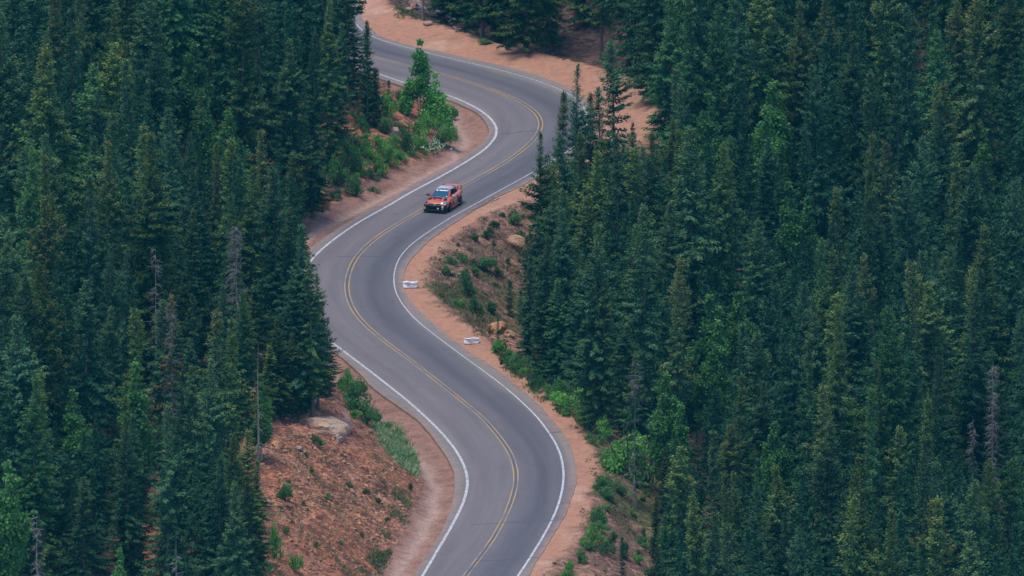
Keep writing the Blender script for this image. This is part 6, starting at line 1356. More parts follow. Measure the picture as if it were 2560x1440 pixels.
ASPEN_FORM = [(31, 10, 1.5, .30, 3), (32, 10, 1.25, .38, 2), (33, 10, 1.75, .25, 3), (34, 10, 1.1, .30, 1)]
AS_CROWN = [leafy_mesh('crown', s, aspen_clumps(s, H, W, b), 0.20, 330) for s, H, W, b, n in ASPEN_FORM]
AS_TRUNK = [stems_mesh(s, H * .94, 0.085, aspen_bark, n) for s, H, W, b, n in ASPEN_FORM]
for i, (x, y, H, k, label) in enumerate(ASPENS):
    o = empty('aspen', (x, y, gz(x, y)), rnd.uniform(0, 6.28)); o.scale = (H / 10,) * 3
    tag(o, label, 'tree', 'aspens among the spruces')
    c = link('crown', AS_CROWN[k], o); link('trunk', AS_TRUNK[k], o)
    b = rnd.uniform(.72, 1.15); c.color = (b * .85, b * .95, b * .85, 1)
for i, (x, y, H, W, label) in enumerate(ROAD_ASPENS):
    o = empty('aspen', (x, y, gz(x, y)), rnd.uniform(0, 6.28))
    tag(o, label, 'tree', 'aspens beside the upper road')
    cl = aspen_clumps(61 + i, H, W * (.50 if i else .44), (.30, .1, .12, .04)[i])
    c = link('crown', leafy_mesh('crown', 61 + i, cl, 0.16, 420), o); link('trunk', stems_mesh(61 + i, H * .95, .05, aspen_bark, 3), o)
    c.color = [(1.0, 1.25, 1.0, 1), (1.6, 1.75, 1.35, 1), (1.2, 1.4, 1.1, 1), (1.45, 1.6, 1.25, 1)][i]

for i, (x, y, H, kind, label) in enumerate(DEAD):
    o = empty('dead_tree', (x, y, gz(x, y)), rnd.uniform(0, 6.28)); tag(o, label, 'dead tree', 'dead trees of the mountain forest')
    W, dens = {0: (1.7, 1.0), 1: (0.8, .35), 2: (0.95, .8), 3: (1.2, .7), 4: (1.4, .28), 5: (0.7, .10)}[kind]
    b = link('dead_branches', snag_mesh(71 + i, H, W, dens), o); b.color = (1, 1, 1, 1) if kind != 2 else (1.15, 1.15, 1.2, 1)
    link('trunk', trunk_mesh(71 + i, H, (.14, .07, .12, .12, .09, .10)[kind], dead_wood, 6), o)
    if kind in (0, 3, 4):                                   # some needles still hang on, brown or thin
        c = link('crown', spruce_mesh(171 + i, H, 1.35, .05 if kind == 3 else .1, {0: .86, 3: .62, 4: .72}[kind], .7, 1.2), o)
        c.color = {0: (1.1, .9, .8, 1), 3: (2.6, 1.0, .75, 1), 4: (1.3, 1.2, .9, 1)}[kind]
        tag(c, {0: 'thinning grey-green needles', 3: 'rust-red dying needles', 4: 'sparse yellowing needles'}[kind])

# the wood behind: hundreds of trees that only show as dark depth between the nearer ones
deep = [spruce_mesh(200 + i, 15, (2.5, 2.1, 2.8)[i], .05, .45, .6, .8) for i in range(3)]
arr = []
for me_ in deep:
    n = len(me_.vertices); co = np.empty(n * 3, np.float32); me_.vertices.foreach_get('co', co)
    q = co.reshape(-1, 4, 3); sel = np.random.default_rng(5).random(len(q)) < 0.30
    q = q[sel]; mid = q.mean(1, keepdims=True); q = mid + (q - mid) * 1.7
    arr.append(q.reshape(-1, 3))
    bpy.data.meshes.remove(me_)
VV, TT = [], []
rg = np.random.default_rng(8)
dz = ground(np.array([t[0] for t in DEEP_WOOD]), np.array([t[1] for t in DEEP_WOOD]))
for (x, y, H, k), z in zip(DEEP_WOOD, dz):
    s = H / 15; a = rg.uniform(0, 6.28); q = arr[k] * s
    VV.append(np.stack([q[:, 0] * math.cos(a) - q[:, 1] * math.sin(a) + x, q[:, 0] * math.sin(a) + q[:, 1] * math.cos(a) + y, q[:, 2] + z], 1))
    TT.append(np.clip(np.repeat(rg.normal(.4, .25, len(q) // 4), 4), 0, 1))
VV = np.concatenate(VV); TT = np.concatenate(TT)
o = link('forest', raw_mesh('forest', VV, np.arange(len(VV)).reshape(-1, 4), needle_mat, {'tint': TT, 'young': TT * 0}))
tag(o, 'mass of spruces deeper in the wood, seen through the gaps between nearer trees', kind='stuff')

# ---------------------------------------------------------------- shrubs
def shrub_clumps(seed):
    rg = np.random.default_rng(seed); c = []
    for _ in range(11):
        a = rg.uniform(0, 6.28); r = rg.uniform(0, .72); q = rg.uniform(.14, .32)
        c.append((math.cos(a) * r, math.sin(a) * r, rg.uniform(.18, .80) * (1 - .55 * r), q, q * .9))
    return c
def twigs_mesh(seed):
    rg = np.random.default_rng(seed); V, F = [], []
    for _ in range(9):
        a = rg.uniform(0, 6.28); r = rg.uniform(.2, .7)
        p = [np.array([0, 0, -.15]), np.array([math.cos(a) * r * .4, math.sin(a) * r * .4, .35]), np.array([math.cos(a) * r, math.sin(a) * r, rg.uniform(.55, .95)])]
        tube(V, F, p, [.03, .02, .008], 4)
    return raw_mesh('stem', V, F, bark_mat, smooth=True)
SH_LEAF = [leafy_mesh('foliage', 300 + i, shrub_clumps(300 + i), 0.13, 420) for i in range(6)]
SH_FINE = [leafy_mesh('foliage', 300 + i, shrub_clumps(300 + i), 0.072, 1300) for i in range(6)]
SH_STEM = [twigs_mesh(320 + i) for i in range(6)]
SH_TONE = [(1.0, 1.08, 1.0), (1.45, 1.55, 1.05), (.62, .76, .85), (1.15, 1.02, 1.15)]
for i, (x, y, W, H, tone, label) in enumerate(SHRUBS):
    o = empty('shrub', (x, y, gz(x, y) - 0.03), rnd.uniform(0, 6.28)); o.scale = (W / 1.35, W / 1.35, H / .88)
    tag(o, label, 'bush', 'bushes along the mountain road')
    k = rnd.randrange(6); c = link('foliage', (SH_FINE if W > 1.1 else SH_LEAF)[k], o); link('stem', SH_STEM[k], o)
    b = rnd.uniform(.85, 1.1) * (1 if W > .8 else .72); c.color = (SH_TONE[tone][0] * b * (1.0 if W > .8 else 1.35), SH_TONE[tone][1] * b, SH_TONE[tone][2] * b, 1)

# white flowering plants beside the ditch
o = empty('flowering_plant', (FLOWERS[0][0], FLOWERS[0][1], gz(*FLOWERS[0]))); tag(o, 'clump of white flowers on the rim of the gravel ditch', 'flowers')
rg = np.random.default_rng(77); LV, FV = [], []
for (x, y) in FLOWERS:
    for _ in range(11):
        dx, dy = rg.normal(0, .32), rg.normal(0, .7); X, Y = x + dx, y + dy; Z = gz(X, Y)
        LV.append((X, Y, Z, .16, .22)); FV.append((X + rg.normal(0, .1), Y + rg.normal(0, .1), Z + rg.uniform(.38, .62)))
ox, oy, oz = o.location
lm = leafy_mesh('leaves', 78, [(a - ox, b - oy, c - oz + .3, r, q) for a, b, c, r, q in LV], .10, 60); l_ = link('leaves', lm, o); l_.color = (1.0, .95, 1.0, 1)
P = np.array(FV) - np.array([ox, oy, oz]); P = np.repeat(P, 5, 0) + rg.normal(0, .05, (len(P) * 5, 3))
D = unit(rg.normal(0, 1, P.shape)); L = np.full(len(P), .10)
white_petal = plain('white_petals', (.60, .62, .50), .7, .2)
link('blossom', raw_mesh('blossom', blades(P, D, L, L * .5, rg, 3).reshape(-1, 3), np.arange(len(P) * 4).reshape(-1, 4), white_petal), o)

# ---------------------------------------------------------------- grass and low plants
def in_poly(P, x, y):
    r = np.zeros(len(x), bool)
    for (x1, y1), (x2, y2) in zip(P, P[1:] + P[:1]):
        c = ((y1 > y) != (y2 > y)) & (x < (x2 - x1) * (y - y1) / (y2 - y1 + 1e-12) + x1); r ^= c
    return r
def grass_mat(name, a, b):
    m = Mat(name, .8, .15); t = m.n('Attribute', attribute_name='tint').outputs['Fac']; m.color(m.mix(t, (*a, 1), (*b, 1))); return m.m
GM = [grass_mat('green_grass', (.055, .115, .035), (.17, .22, .085)), grass_mat('pale_tall_grass', (.10, .22, .075), (.36, .46, .23)), grass_mat('dry_grass', (.10, .12, .05), (.27, .24, .13))]
for P, dens, hh, t in GRASS:
    P = [tuple(p) for p in P]; xs, ys = [p[0] for p in P], [p[1] for p in P]
    n = int((max(xs) - min(xs)) * (max(ys) - min(ys)) * dens * 2.4); rg = np.random.default_rng(int(abs(xs[0] * 100)))
    x = rg.uniform(min(xs), max(xs), n); y = rg.uniform(min(ys), max(ys), n)
    keep = in_poly(P, x + rg.normal(0, .25, n), y + rg.normal(0, 1.0, n)) & (fbm(x * .8, y * .5, 61, 3) > (-.35 if t == 1 else -.05)); x, y = x[keep], y[keep]; n = len(x)
    if not n: continue
    B = np.stack([x, y, ground(x, y) - .02], 1); B = np.repeat(B, 3, 0) + rg.normal(0, .06, (n * 3, 3)) * [1, 1, .1]
    a = rg.uniform(0, 6.28, n * 3); le_ = rg.uniform(.25, .75, n * 3)
    D = unit(np.stack([np.cos(a) * le_, np.sin(a) * le_, np.ones(n * 3)], 1)); L = hh * rg.uniform(.5, 1.25, n * 3)
    V = blades(B, D, L, L * .055 + .006, rg, 3).reshape(-1, 3)
    tt = np.repeat(np.clip(np.repeat(fbm(x * .9, y * .5, 63, 3) * .9 + .5, 3) + rg.normal(0, .2, n * 3), 0, 1), 4)
    o = link('grass', raw_mesh('grass', V, np.arange(len(V)).reshape(-1, 4), GM[t], {'tint': tt})); tag(o, ['short green grass on the verge', 'pale tall grass above the ditch', 'thin dry grass on the slope'][t], kind='stuff')

rg = np.random.default_rng(91)                               # scattered weeds on both slopes
n = 60000; x = rg.uniform(-30, 30, n); y = rg.uniform(-112, 120, n); st, d = road_coords(x, y)
lf, rd = _at(2, st), _at(8, st)
pat = fbm(x * .25, y * .18, 71, 3)
pr = np.where((d > rd - .35) & (d < rd + 11), .085 * np.exp(-np.maximum(d - rd - .6, 0) / 5.5) + .10 * (np.abs(d - rd - .5) < .8), np.where((d < lf - .2) & (d > lf - 13), .05, 0)) * np.clip(.7 + 2.2 * pat, .1, 2)
x, y = (q[rg.random(n) < pr] for q in (x, y)) if False else (lambda k: (x[k], y[k]))(rg.random(n) < pr)
P, T, Y = [], [], []
zz = ground(x, y)
for X, Y0, Z in zip(x, y, zz):
    k = int(rg.integers(10, 26)); r = rg.uniform(.06, .22); t0 = rg.uniform(.1, .9)
    P.append(np.stack([X + rg.normal(0, r, k), Y0 + rg.normal(0, r, k), Z + rg.uniform(0, r * 1.3, k)], 1)); T.append(np.clip(rg.normal(t0, .2, k), 0, 1))
P, T = np.concatenate(P), np.concatenate(T)
D = unit(np.stack([rg.normal(0, 1, len(P)), rg.normal(0, 1, len(P)), rg.uniform(.2, 1.5, len(P))], 1)); L = rg.uniform(.08, .2, len(P))
V = blades(P, D, L, L * .22, rg, 3).reshape(-1, 3)
o = link('weeds', raw_mesh('weeds', V, np.arange(len(V)).reshape(-1, 4), grass_mat('weeds', (.045, .075, .035), (.14, .155, .075)), {'tint': np.repeat(T, 4)})); tag(o, 'low weeds scattered over the bare slopes', kind='stuff')

# ---------------------------------------------------------------- boulders and broken stone
def stone_mat(name, a, b, c_):
    m = Mat(name, .9, .15); p = m.n('TexCoord').outputs['Object']
    f = m.noise(2.2, 7, .7, p); g_ = m.noise(9, 5, .7, p)
    c = m.mix(1.0, m.ramp(f, [(.3, a), (.5, b), (.72, c_)]), m.ramp(g_, [(.3, (.7, .7, .7)), (.7, (1.2, 1.2, 1.2))]), 'MULTIPLY')
    m.color(c); m.bump(m.math('ADD', f, m.math('MULTIPLY', g_, .4)), .10, .8); return m.m
STONE = [stone_mat('pale_granite', (.43, .26, .17), (.57, .38, .26), (.62, .45, .34)), stone_mat('grey_granite', (.22, .18, .17), (.36, .29, .27), (.45, .38, .35)),
         stone_mat('orange_granite', (.34, .15, .075), (.50, .25, .13), (.58, .34, .20)), stone_mat('tan_granite', (.33, .17, .095), (.45, .26, .15), (.52, .34, .23)),
         stone_mat('red_granite', (.20, .085, .06), (.31, .14, .10), (.38, .20, .15)), stone_mat('pink_granite', (.36, .19, .15), (.48, .28, .23), (.54, .35, .29)), stone_mat('weathered_granite', (.25, .125, .085), (.36, .19, .13), (.46, .27, .19))]
def boulder(seed, W, H, mat, name='boulder', cutn=9, deep=.55):
    rg = random.Random(seed); bm = bmesh.new(); bmesh.ops.create_icosphere(bm, subdivisions=4, radius=1.0)
    cuts = [(Vector((rg.gauss(0, 1), rg.gauss(0, 1), rg.gauss(0, .8))).normalized(), rg.uniform(deep, .92)) for _ in range(cutn)]
    co = np.array([v.co for v in bm.verts])
    n = fbm(co[:, 0] * 1.6 + seed, co[:, 1] * 1.6 + co[:, 2] * 1.1, seed, 4) * .30
    for v, q in zip(bm.verts, n):
        for nn, dd in cuts:                                    # flat broken faces
            e_ = v.co.dot(nn) - dd
            if e_ > 0: v.co -= nn * e_ * .9
        v.co *= 1 + q
        v.co.x *= W * .5 / .80; v.co.y *= W * .42 / .80; v.co.z = v.co.z * H * .62 + H * .34
    return bm_obj(name, bm, mat, smooth=False)
for i, (x, y, W, H, k, label) in enumerate(BOULDERS):
    o = boulder(400 + i, W, H * 1.05, STONE[k], cutn=4 if i == 0 else 9, deep={0: .72, 5: .40}.get(i, .52)); o.location = (x, y + .35 * W * .5, gz(x, y) - (.28 if i == 0 else .08) * H); o.rotation_euler = (rnd.uniform(-.12, .12), rnd.uniform(-.12, .12) , rnd.uniform(-.5, .5))
    tag(o, label, 'boulder' if W > .7 else 'stone', 'rocks along the mountain road')

def scatter_stones(name, label, x, y, size, mats, seed):
    """many broken stones as one sheet of rubble"""
    rg = np.random.default_rng(seed); z = ground(x, y); V, F = [], []
    base = np.array([(1, 0, 0), (-.5, .87, 0), (-.5, -.87, 0), (.1, .1, .62), (.45, -.35, .42), (-.4, .2, .45)])
    tri = [(0, 1, 3), (1, 5, 3), (1, 2, 5), (2, 3, 5), (2, 4, 3), (4, 0, 3), (2, 0, 4)]
    for X, Y, Z, s in zip(x, y, z, size):
        a = rg.uniform(0, 6.28); q = (base + rg.normal(0, .16, base.shape)) * np.array([1, rg.uniform(.5, .9), rg.uniform(.5, 1.0)]) * s
        c_, s_ = math.cos(a), math.sin(a); q = np.stack([q[:, 0] * c_ - q[:, 1] * s_ + X, q[:, 0] * s_ + q[:, 1] * c_ + Y, q[:, 2] + Z - .02], 1)
        b = len(V) * 1; V.extend(q); F.extend([tuple(b + k for k in t) for t in tri])
    me_ = raw_mesh(name, V, F, mats[0])
    for m_ in mats[1:]: me_.materials.append(m_)
    me_.polygons.foreach_set('material_index', np.repeat(rg.integers(0, len(mats), len(x)), 7).astype(np.int32)); me_.update()
    o = link(name, me_); tag(o, label, kind='stuff'); return o
rg = np.random.default_rng(17); n = 30000
x = rg.uniform(-22, 2, n); y = rg.uniform(-112, -45, n); st, d = road_coords(x, y); lf = _at(2, st)
k = (d < lf + .1) & (d > lf - 12) & (rg.random(n) < .55 * np.clip(1 + 2.5 * fbm(x * .4, y * .25, 81, 3), .15, 2.2)); x, y = x[k], y[k]
scatter_stones('rubble', 'broken red stones strewn down the cut slope', x, y, .04 + .26 * rg.random(len(x)) ** 3.0, [STONE[6], STONE[4], STONE[6], STONE[2]], 18)
n = 40000; x = rg.uniform(-24, 26, n); y = rg.uniform(-112, 110, n); st, d = road_coords(x, y); lf, le, rd, re_ = (_at(c, st) for c in (2, 4, 8, 7))
pr = np.where((d < lf) & (d > lf - 9) & (st < 112), .05, np.where((d > rd) & (d < rd + 9), .055, np.where((d > re_ + .3) & (d < rd), .020, np.where((d < le - .3) & (d > lf), .035, 0))))
k = rg.random(n) < pr; x, y = x[k], y[k]
scatter_stones('gravel', 'loose stones on the verges and slopes', x, y, .03 + .13 * rg.random(len(x)) ** 4, [STONE[6], STONE[5], STONE[6], STONE[1]], 19)

# ---------------------------------------------------------------- fallen wood at the top bend
def log(name, label, a, b, r, za, zb, n_br, seed):
    rg = np.random.default_rng(seed); o = empty(name, (a[0], a[1], gz(*a))); tag(o, label, 'fallen log', 'fallen wood behind the berm')
    A = np.array([0, 0, za]); B = np.array([b[0] - a[0], b[1] - a[1], zb + gz(*b) - gz(*a)]); V, F = [], []
    tube(V, F, [A + (B - A) * t + rg.normal(0, .04, 3) for t in np.linspace(0, 1, 6)], [r * (1 - .5 * t) for t in np.linspace(0, 1, 6)], 8)
    link('trunk', raw_mesh('trunk', V, F, dead_wood, smooth=True), o)
    V, F = [], []; tube(V, F, [A, B], [.01, .01], 4)  # added thin core hidden in the log, tying its branches into one piece
    for _ in range(n_br):
        s = A + (B - A) * rg.uniform(.15, .95); dd = np.array([rg.normal(0, .5), rg.normal(-.4, .6), rg.uniform(-.9, .7)]); dd = dd / np.linalg.norm(dd) * rg.uniform(.5, 1.3)
        tube(V, F, [s, s + dd * .5, s + dd + [0, 0, -.1]], [.04, .028, .01], 4)
    if n_br: link('broken_branch', raw_mesh('broken_branch', V, F, dead_wood, smooth=True), o)
log('fallen_tree', 'grey fallen tree propped on broken branches behind the berm', LOGS[1], LOGS[0], .16, .75, .45, 9, 1)
log('fallen_tree', 'tangled grey dead wood lying below the pink boulder', LOGS[2], LOGS[1], .10, .35, .55, 12, 2)
log('fallen_log', 'pale log lying at the foot of the stout bare trunk', LOGS[3], LOGS[4], .09, .08, .08, 0, 3)
log('fallen_log', 'short pale log on the berm rim below the propped fallen tree', LOGS[5], LOGS[6], .08, .08, .08, 0, 4)
# ---------------------------------------------------------------- orange rally saloon, number 261
CAR = empty('race_car', (-5.06, 28.6, 0.006), R(163))
tag(CAR, 'orange race car with black bumper and rear wing driving towards the viewer', 'race car')
def gloss(name, col, rough=0.25, spec=0.5, coat=0.0, metal=0.0):
    m = Mat(name, rough, spec); m.b.inputs['Base Color'].default_value = (*col, 1); m.b.inputs['Metallic'].default_value = metal
    m.b.inputs['Coat Weight'].default_value = coat; m.b.inputs['Coat Roughness'].default_value = 0.08; return m.m
ORANGE = gloss('orange_paint', (0.66, 0.115, 0.04), .35, .5, .8); BLACK = gloss('black_plastic', (.012, .014, .018), .5, .4)
CARBON = gloss('roof_sky_sheen', (.24, .36, .40), .30, .6, .6); GLASS = gloss('dark_glass', (.003, .065, .125), .06, .9, 1.0)  # roof colour is paled: the sky's reflection painted onto a dark glossy roof
RUBBER = gloss('tyre_rubber', (.012, .012, .013), .8, .2); RIM = gloss('dark_rim', (.05, .05, .055), .35, .6, 0, .7)
LAMP = gloss('headlight_glass', (.16, .19, .21), .10, .9, 1.0); WHITE = gloss('white_vinyl', (.78, .80, .80), .5, .3); SILVER = gloss('silver_vinyl', (.45, .45, .46), .35, .5, .3)
INTERIOR = gloss('dark_interior', (.01, .011, .014), .9, .1)

def loft(name, secs, mat, parent, closed=True, caps=True, smooth=True):
    """sections of equal point count, each a list of (x, y, z)"""
    V = [p for s in secs for p in s]; n = len(secs[0]); F = []
    for i in range(len(secs) - 1):
        for k in range(n if closed else n - 1):
            F.append((i * n + k, i * n + (k + 1) % n, (i + 1) * n + (k + 1) % n, (i + 1) * n + k))
    if caps: F.append(tuple(range(n))[::-1]); F.append(tuple((len(secs) - 1) * n + k for k in range(n)))
    o = mesh_obj(name, V, F, mat, parent, smooth)
    bmt = bmesh.new(); bmt.from_mesh(o.data); bmesh.ops.recalc_face_normals(bmt, faces=bmt.faces); bmt.to_mesh(o.data); bmt.free()
    return o

# lower body: y, half width at the sill, half width at the shoulder, sill height, shoulder height, deck height
ST = [(2.19, .70, .72, .34, .60, .66), (2.10, .80, .82, .30, .64, .74), (1.80, .84, .90, .27, .70, .83), (1.35, .86, .925, .25, .76, .89), (.98, .87, .90, .25, .82, .96), (.2, .88, .90, .25, .86, .97),
      (-.6, .88, .905, .25, .88, .99), (-1.1, .88, .93, .25, .90, 1.01), (-1.5, .86, .93, .27, .90, 1.05), (-1.9, .80, .88, .32, .88, 1.06), (-2.12, .72, .80, .40, .84, 1.03), (-2.18, .66, .72, .48, .78, .98)]
secs = []
for y, ws, wh, zs, zh, zd in ST:
    secs.append([(-ws, y, zs), (-wh, y, (zs + zh) / 2), (-wh, y, zh), (-wh * .86, y, zd - .015), (-wh * .45, y, zd + .01), (0, y, zd + .02), (wh * .45, y, zd + .01), (wh * .86, y, zd - .015), (wh, y, zh), (wh, y, (zs + zh) / 2), (ws, y, zs), (0, y, zs)])
body = loft('body', secs, ORANGE, CAR)
# cabin pillars and frame (orange), glass set into it
CB = [(1.02, .74, .95, .70, .955), (.18, .70, .97, .585, 1.36), (.02, .70, .97, .575, 1.405), (-.45, .70, .98, .575, 1.43), (-.95, .70, .99, .565, 1.405), (-1.18, .69, 1.0, .55, 1.35), (-1.72, .66, 1.04, .62, 1.045)]
secs = [[(-wb, y, zb - .1), (-wb, y, zb), (-wt, y, zt - .03), (-wt * .9, y, zt), (0, y, zt + .025), (wt * .9, y, zt), (wt, y, zt - .03), (wb, y, zb), (wb, y, zb - .1)] for y, wb, zb, wt, zt in CB]
cab = loft('cabin', secs, ORANGE, CAR)
bmt = bmesh.new(); bmt.from_mesh(cab.data)                # the driver's window is open: cut it out of the shell
bmesh.ops.delete(bmt, geom=[f for f in bmt.faces if f.calc_center_median().x < -.55 and -.46 < f.calc_center_median().y < .14 and f.calc_center_median().z > 1.05], context='FACES')
bmt.to_mesh(cab.data); bmt.free()
cab.data.materials.append(INTERIOR)
liner = loft('cabin_lining', [[(x * .94, y, z - .03) for x, y, z in s] for s in secs[1:6]], INTERIOR, CAR)
bmt = bmesh.new(); bmt.from_mesh(liner.data)
bmesh.ops.delete(bmt, geom=[f for f in bmt.faces if f.calc_center_median().x < -.50 and -.46 < f.calc_center_median().y < .14 and f.calc_center_median().z > 1.0], context='FACES')
bmt.to_mesh(liner.data); bmt.free()
def panel(name, pts, mat, parent=CAR, thick=.012, up=(0, 0, 1)):
    """a thin solid plate: the outline pushed outwards along its own normal"""
    P = [Vector(p) for p in pts]; n = Vector((0, 0, 0))
    for a, b in zip(P, P[1:] + P[:1]): n += a.cross(b)
    n.normalize()
    if n.dot(Vector(up)) < 0: n = -n
    k = len(P); V = [p for p in P] + [p + n * thick for p in P]
    F = [tuple(range(k)), tuple(range(k, 2 * k))] + [(i, (i + 1) % k, k + (i + 1) % k, k + i) for i in range(k)]
    o = mesh_obj(name, V, F, mat, parent)
    bmt = bmesh.new(); bmt.from_mesh(o.data); bmesh.ops.recalc_face_normals(bmt, faces=bmt.faces); bmt.to_mesh(o.data); bmt.free(); return o
ws = panel('windshield', [(-.655, 1.0, .975), (.655, 1.0, .975), (.53, .20, 1.365), (0, .20, 1.385), (-.53, .20, 1.365)], GLASS, up=(0, 1, 1), thick=.016)
roof = panel('roof', [(-.50, .14, 1.385), (0, .14, 1.415), (.50, .14, 1.385), (.50, -.92, 1.43), (0, -.98, 1.45), (-.50, -.92, 1.43)], CARBON, thick=.02)
panel('rear_window', [(-.50, -1.24, 1.36), (.50, -1.24, 1.36), (.57, -1.68, 1.085), (-.57, -1.68, 1.085)], GLASS, up=(0, -1, 1), thick=.016)
for s in (-1, 1):
    def sp(y, t):                                            # a point on the cabin flank, t from belt to roof
        for (y0, b0, z0, t0, h0), (y1, b1, z1, t1, h1) in zip(CB, CB[1:]):
            if y0 >= y >= y1:
                q = (y0 - y) / (y0 - y1); wb, zb, wt, zt = (u + (v - u) * q for u, v in ((b0, b1), (z0, z1), (t0, t1), (h0, h1)))
                return (s * (wb + (wt - wb) * t + .004), y, zb + (zt - .03 - zb) * t)
    if s > 0: panel('side_window', [sp(.66, .10), sp(.14, .82), sp(-.38, .86), sp(-.40, .08)], GLASS, up=(s, 0, 0), thick=.008)
    else: panel('quarter_window', [sp(.72, .08), sp(.20, .80), sp(.18, .06)], GLASS, up=(s, 0, 0), thick=.008)
    panel('side_window', [sp(-.48, .08), sp(-.46, .86), sp(-.98, .84), sp(-1.34, .30), sp(-1.30, .12)], GLASS, up=(s, 0, 0), thick=.008)
    d = panel('door', [(s * .897, .70, .36), (s * .905, .72, .80), (s * .895, .66, .90), (s * .90, -.40, .93), (s * .907, -.42, .36)], ORANGE, up=(s, 0, 0), thick=.014)
    panel('door_decal', [(s * .925, -.02, .42), (s * .925, .06, .86), (s * .925, -.22, .90), (s * .925, -.30, .62), (s * .925, -.16, .42)], SILVER, d, up=(s, 0, 0), thick=.004)
    panel('flank_decal', [(s * .935, -1.28, .86), (s * .93, -.98, .92), (s * .925, -.58, .90), (s * .925, -.62, .80), (s * .935, -1.0, .74)], SILVER, CAR, up=(s, 0, 0), thick=.006)
    panel('flank_decal', [(s * .93, -.62, .40), (s * .93, -.50, .74), (s * .93, -.72, .78), (s * .932, -.92, .52)], BLACK, CAR, up=(s, 0, 0), thick=.006)
    panel('door_decal', [(s * .922, .62, .42), (s * .926, .60, .66), (s * .926, .36, .60), (s * .924, .24, .44)], BLACK, d, up=(s, 0, 0), thick=.004)
    panel('side_skirt', [(s * .89, 1.0, .20), (s * .89, 1.0, .28), (s * .89, -1.0, .28), (s * .89, -1.0, .20)], ORANGE, up=(s, 0, 0), thick=.07)
    # mirror on a stalk
    mb = bmesh.new(); bmesh.ops.create_cube(mb, size=1)
    for v in mb.verts: v.co = Vector((v.co.x * .22, v.co.y * .14, v.co.z * .14))
    bmesh.ops.bevel(mb, geom=mb.edges[:], offset=.03, segments=2, affect='EDGES')
    mir = bm_obj('wing_mirror', mb, BLACK if s > 0 else SILVER, CAR, True); mir.location = (s * 1.0, .62, 1.03)
    V, F = [], []; tube(V, F, [(s * .80, .62, .97), (s * .92, .62, 1.0)], [.03, .03], 6); st_ = mesh_obj('mirror_arm', V, F, BLACK, mir); st_.location = (-s * 1.0, -.62, -1.03)
    # headlight: a lens sweeping back over the corner
    hl = panel('headlight', [(s * .46, 2.135, .70), (s * .50, 2.02, .80), (s * .80, 1.82, .845), (s * .905, 1.78, .76), (s * .83, 2.10, .66)], LAMP, up=(0, 1, .6), thick=.02)
    V, F = [], []; tube(V, F, [(s * .66, 2.07, .73), (s * .66, 2.125, .735)], [.085, .075], 12); F.append(tuple(range(12, 24))); mesh_obj('lamp', V, F, SILVER if s < 0 else BLACK, hl)
    hv = panel('bonnet_vent', [(s * .44, 1.12, .955), (s * .66, 1.16, .94), (s * .74, 1.58, .885), (s * .50, 1.62, .888)], BLACK, thick=.022)
    for wy in (1.32, -1.28):
        # dark wheel arch, tyre and rim
        V, F = [], []; tube(V, F, [(s * .80, wy, .33), (s * .938, wy, .33)], [.375, .375], 28); F.append(tuple(range(28, 56)))
        mesh_obj('wheel_arch', V, F, INTERIOR, CAR)
        w = bmesh.new(); bmesh.ops.create_cone(w, cap_ends=True, segments=32, radius1=.325, radius2=.325, depth=.25)
        bmesh.ops.bevel(w, geom=[e_ for e_ in w.edges if len(e_.link_faces) == 2 and abs(e_.calc_face_angle()) > 1], offset=.035, segments=3, affect='EDGES')
        bmesh.ops.rotate(w, verts=w.verts, matrix=Matrix.Rotation(math.pi / 2, 3, 'Y'))
        wh = bm_obj('wheel', w, RUBBER, CAR, True); wh.location = (s * .835, wy, .325)
        w = bmesh.new(); bmesh.ops.create_circle(w, cap_ends=True, segments=28, radius=.225)
        bmesh.ops.rotate(w, verts=w.verts, matrix=Matrix.Rotation(s * math.pi / 2, 3, 'Y')); bmesh.ops.translate(w, verts=w.verts, vec=(s * .129, 0, 0))
        for q in range(5):
            a = 2 * math.pi * q / 5
            bb = bmesh.new(); bmesh.ops.create_cube(bb, size=1)
            for v in bb.verts: v.co = Vector((v.co.x * .02, v.co.y * .055, v.co.z * .20 + .11))
            bmesh.ops.rotate(bb, verts=bb.verts, matrix=Matrix.Rotation(a, 3, 'X')); bmesh.ops.translate(bb, verts=bb.verts, vec=(s * .136, 0, 0))
            tmp = bpy.data.meshes.new('tmp'); bb.to_mesh(tmp); bb.free(); w.from_mesh(tmp); bpy.data.meshes.remove(tmp)
        bm_obj('rim', w, RIM, wh)
# black front bumper with intake, splitter and lights
secs = []
for y, hw, z0, z1 in ((2.02, .90, .17, .66), (2.14, .88, .15, .665), (2.27, .80, .15, .62), (2.31, .60, .17, .55)):
    secs.append([(-hw, y - .10, z0), (-hw, y - .10, z1 - .04), (-hw * .7, y, z1), (0, y + .02, z1), (hw * .7, y, z1), (hw, y - .10, z1 - .04), (hw, y - .10, z0), (hw * .7, y, z0 - .02), (0, y + .02, z0 - .02), (-hw * .7, y, z0 - .02)])
bump = loft('front_bumper', secs, BLACK, CAR)
panel('intercooler', [(-.46, 2.335, .20), (.46, 2.335, .20), (.50, 2.335, .34), (-.50, 2.335, .34)], SILVER if False else RIM, bump, thick=.012, up=(0, 1, 0))
panel('splitter', [(-.88, 2.34, .115), (.88, 2.34, .115), (.90, 1.95, .115), (-.90, 1.95, .115)], BLACK, bump, thick=.025)
gr = panel('grille', [(-.42, 2.20, .60), (.42, 2.20, .60), (.46, 2.155, .72), (-.46, 2.155, .72)], BLACK, CAR, thick=.02, up=(0, 1, .3))
panel('badge', [(-.07, 2.20, .655), (.07, 2.20, .655), (.07, 2.19, .69), (-.07, 2.19, .69)], WHITE, gr, thick=.02, up=(0, 1, .3))
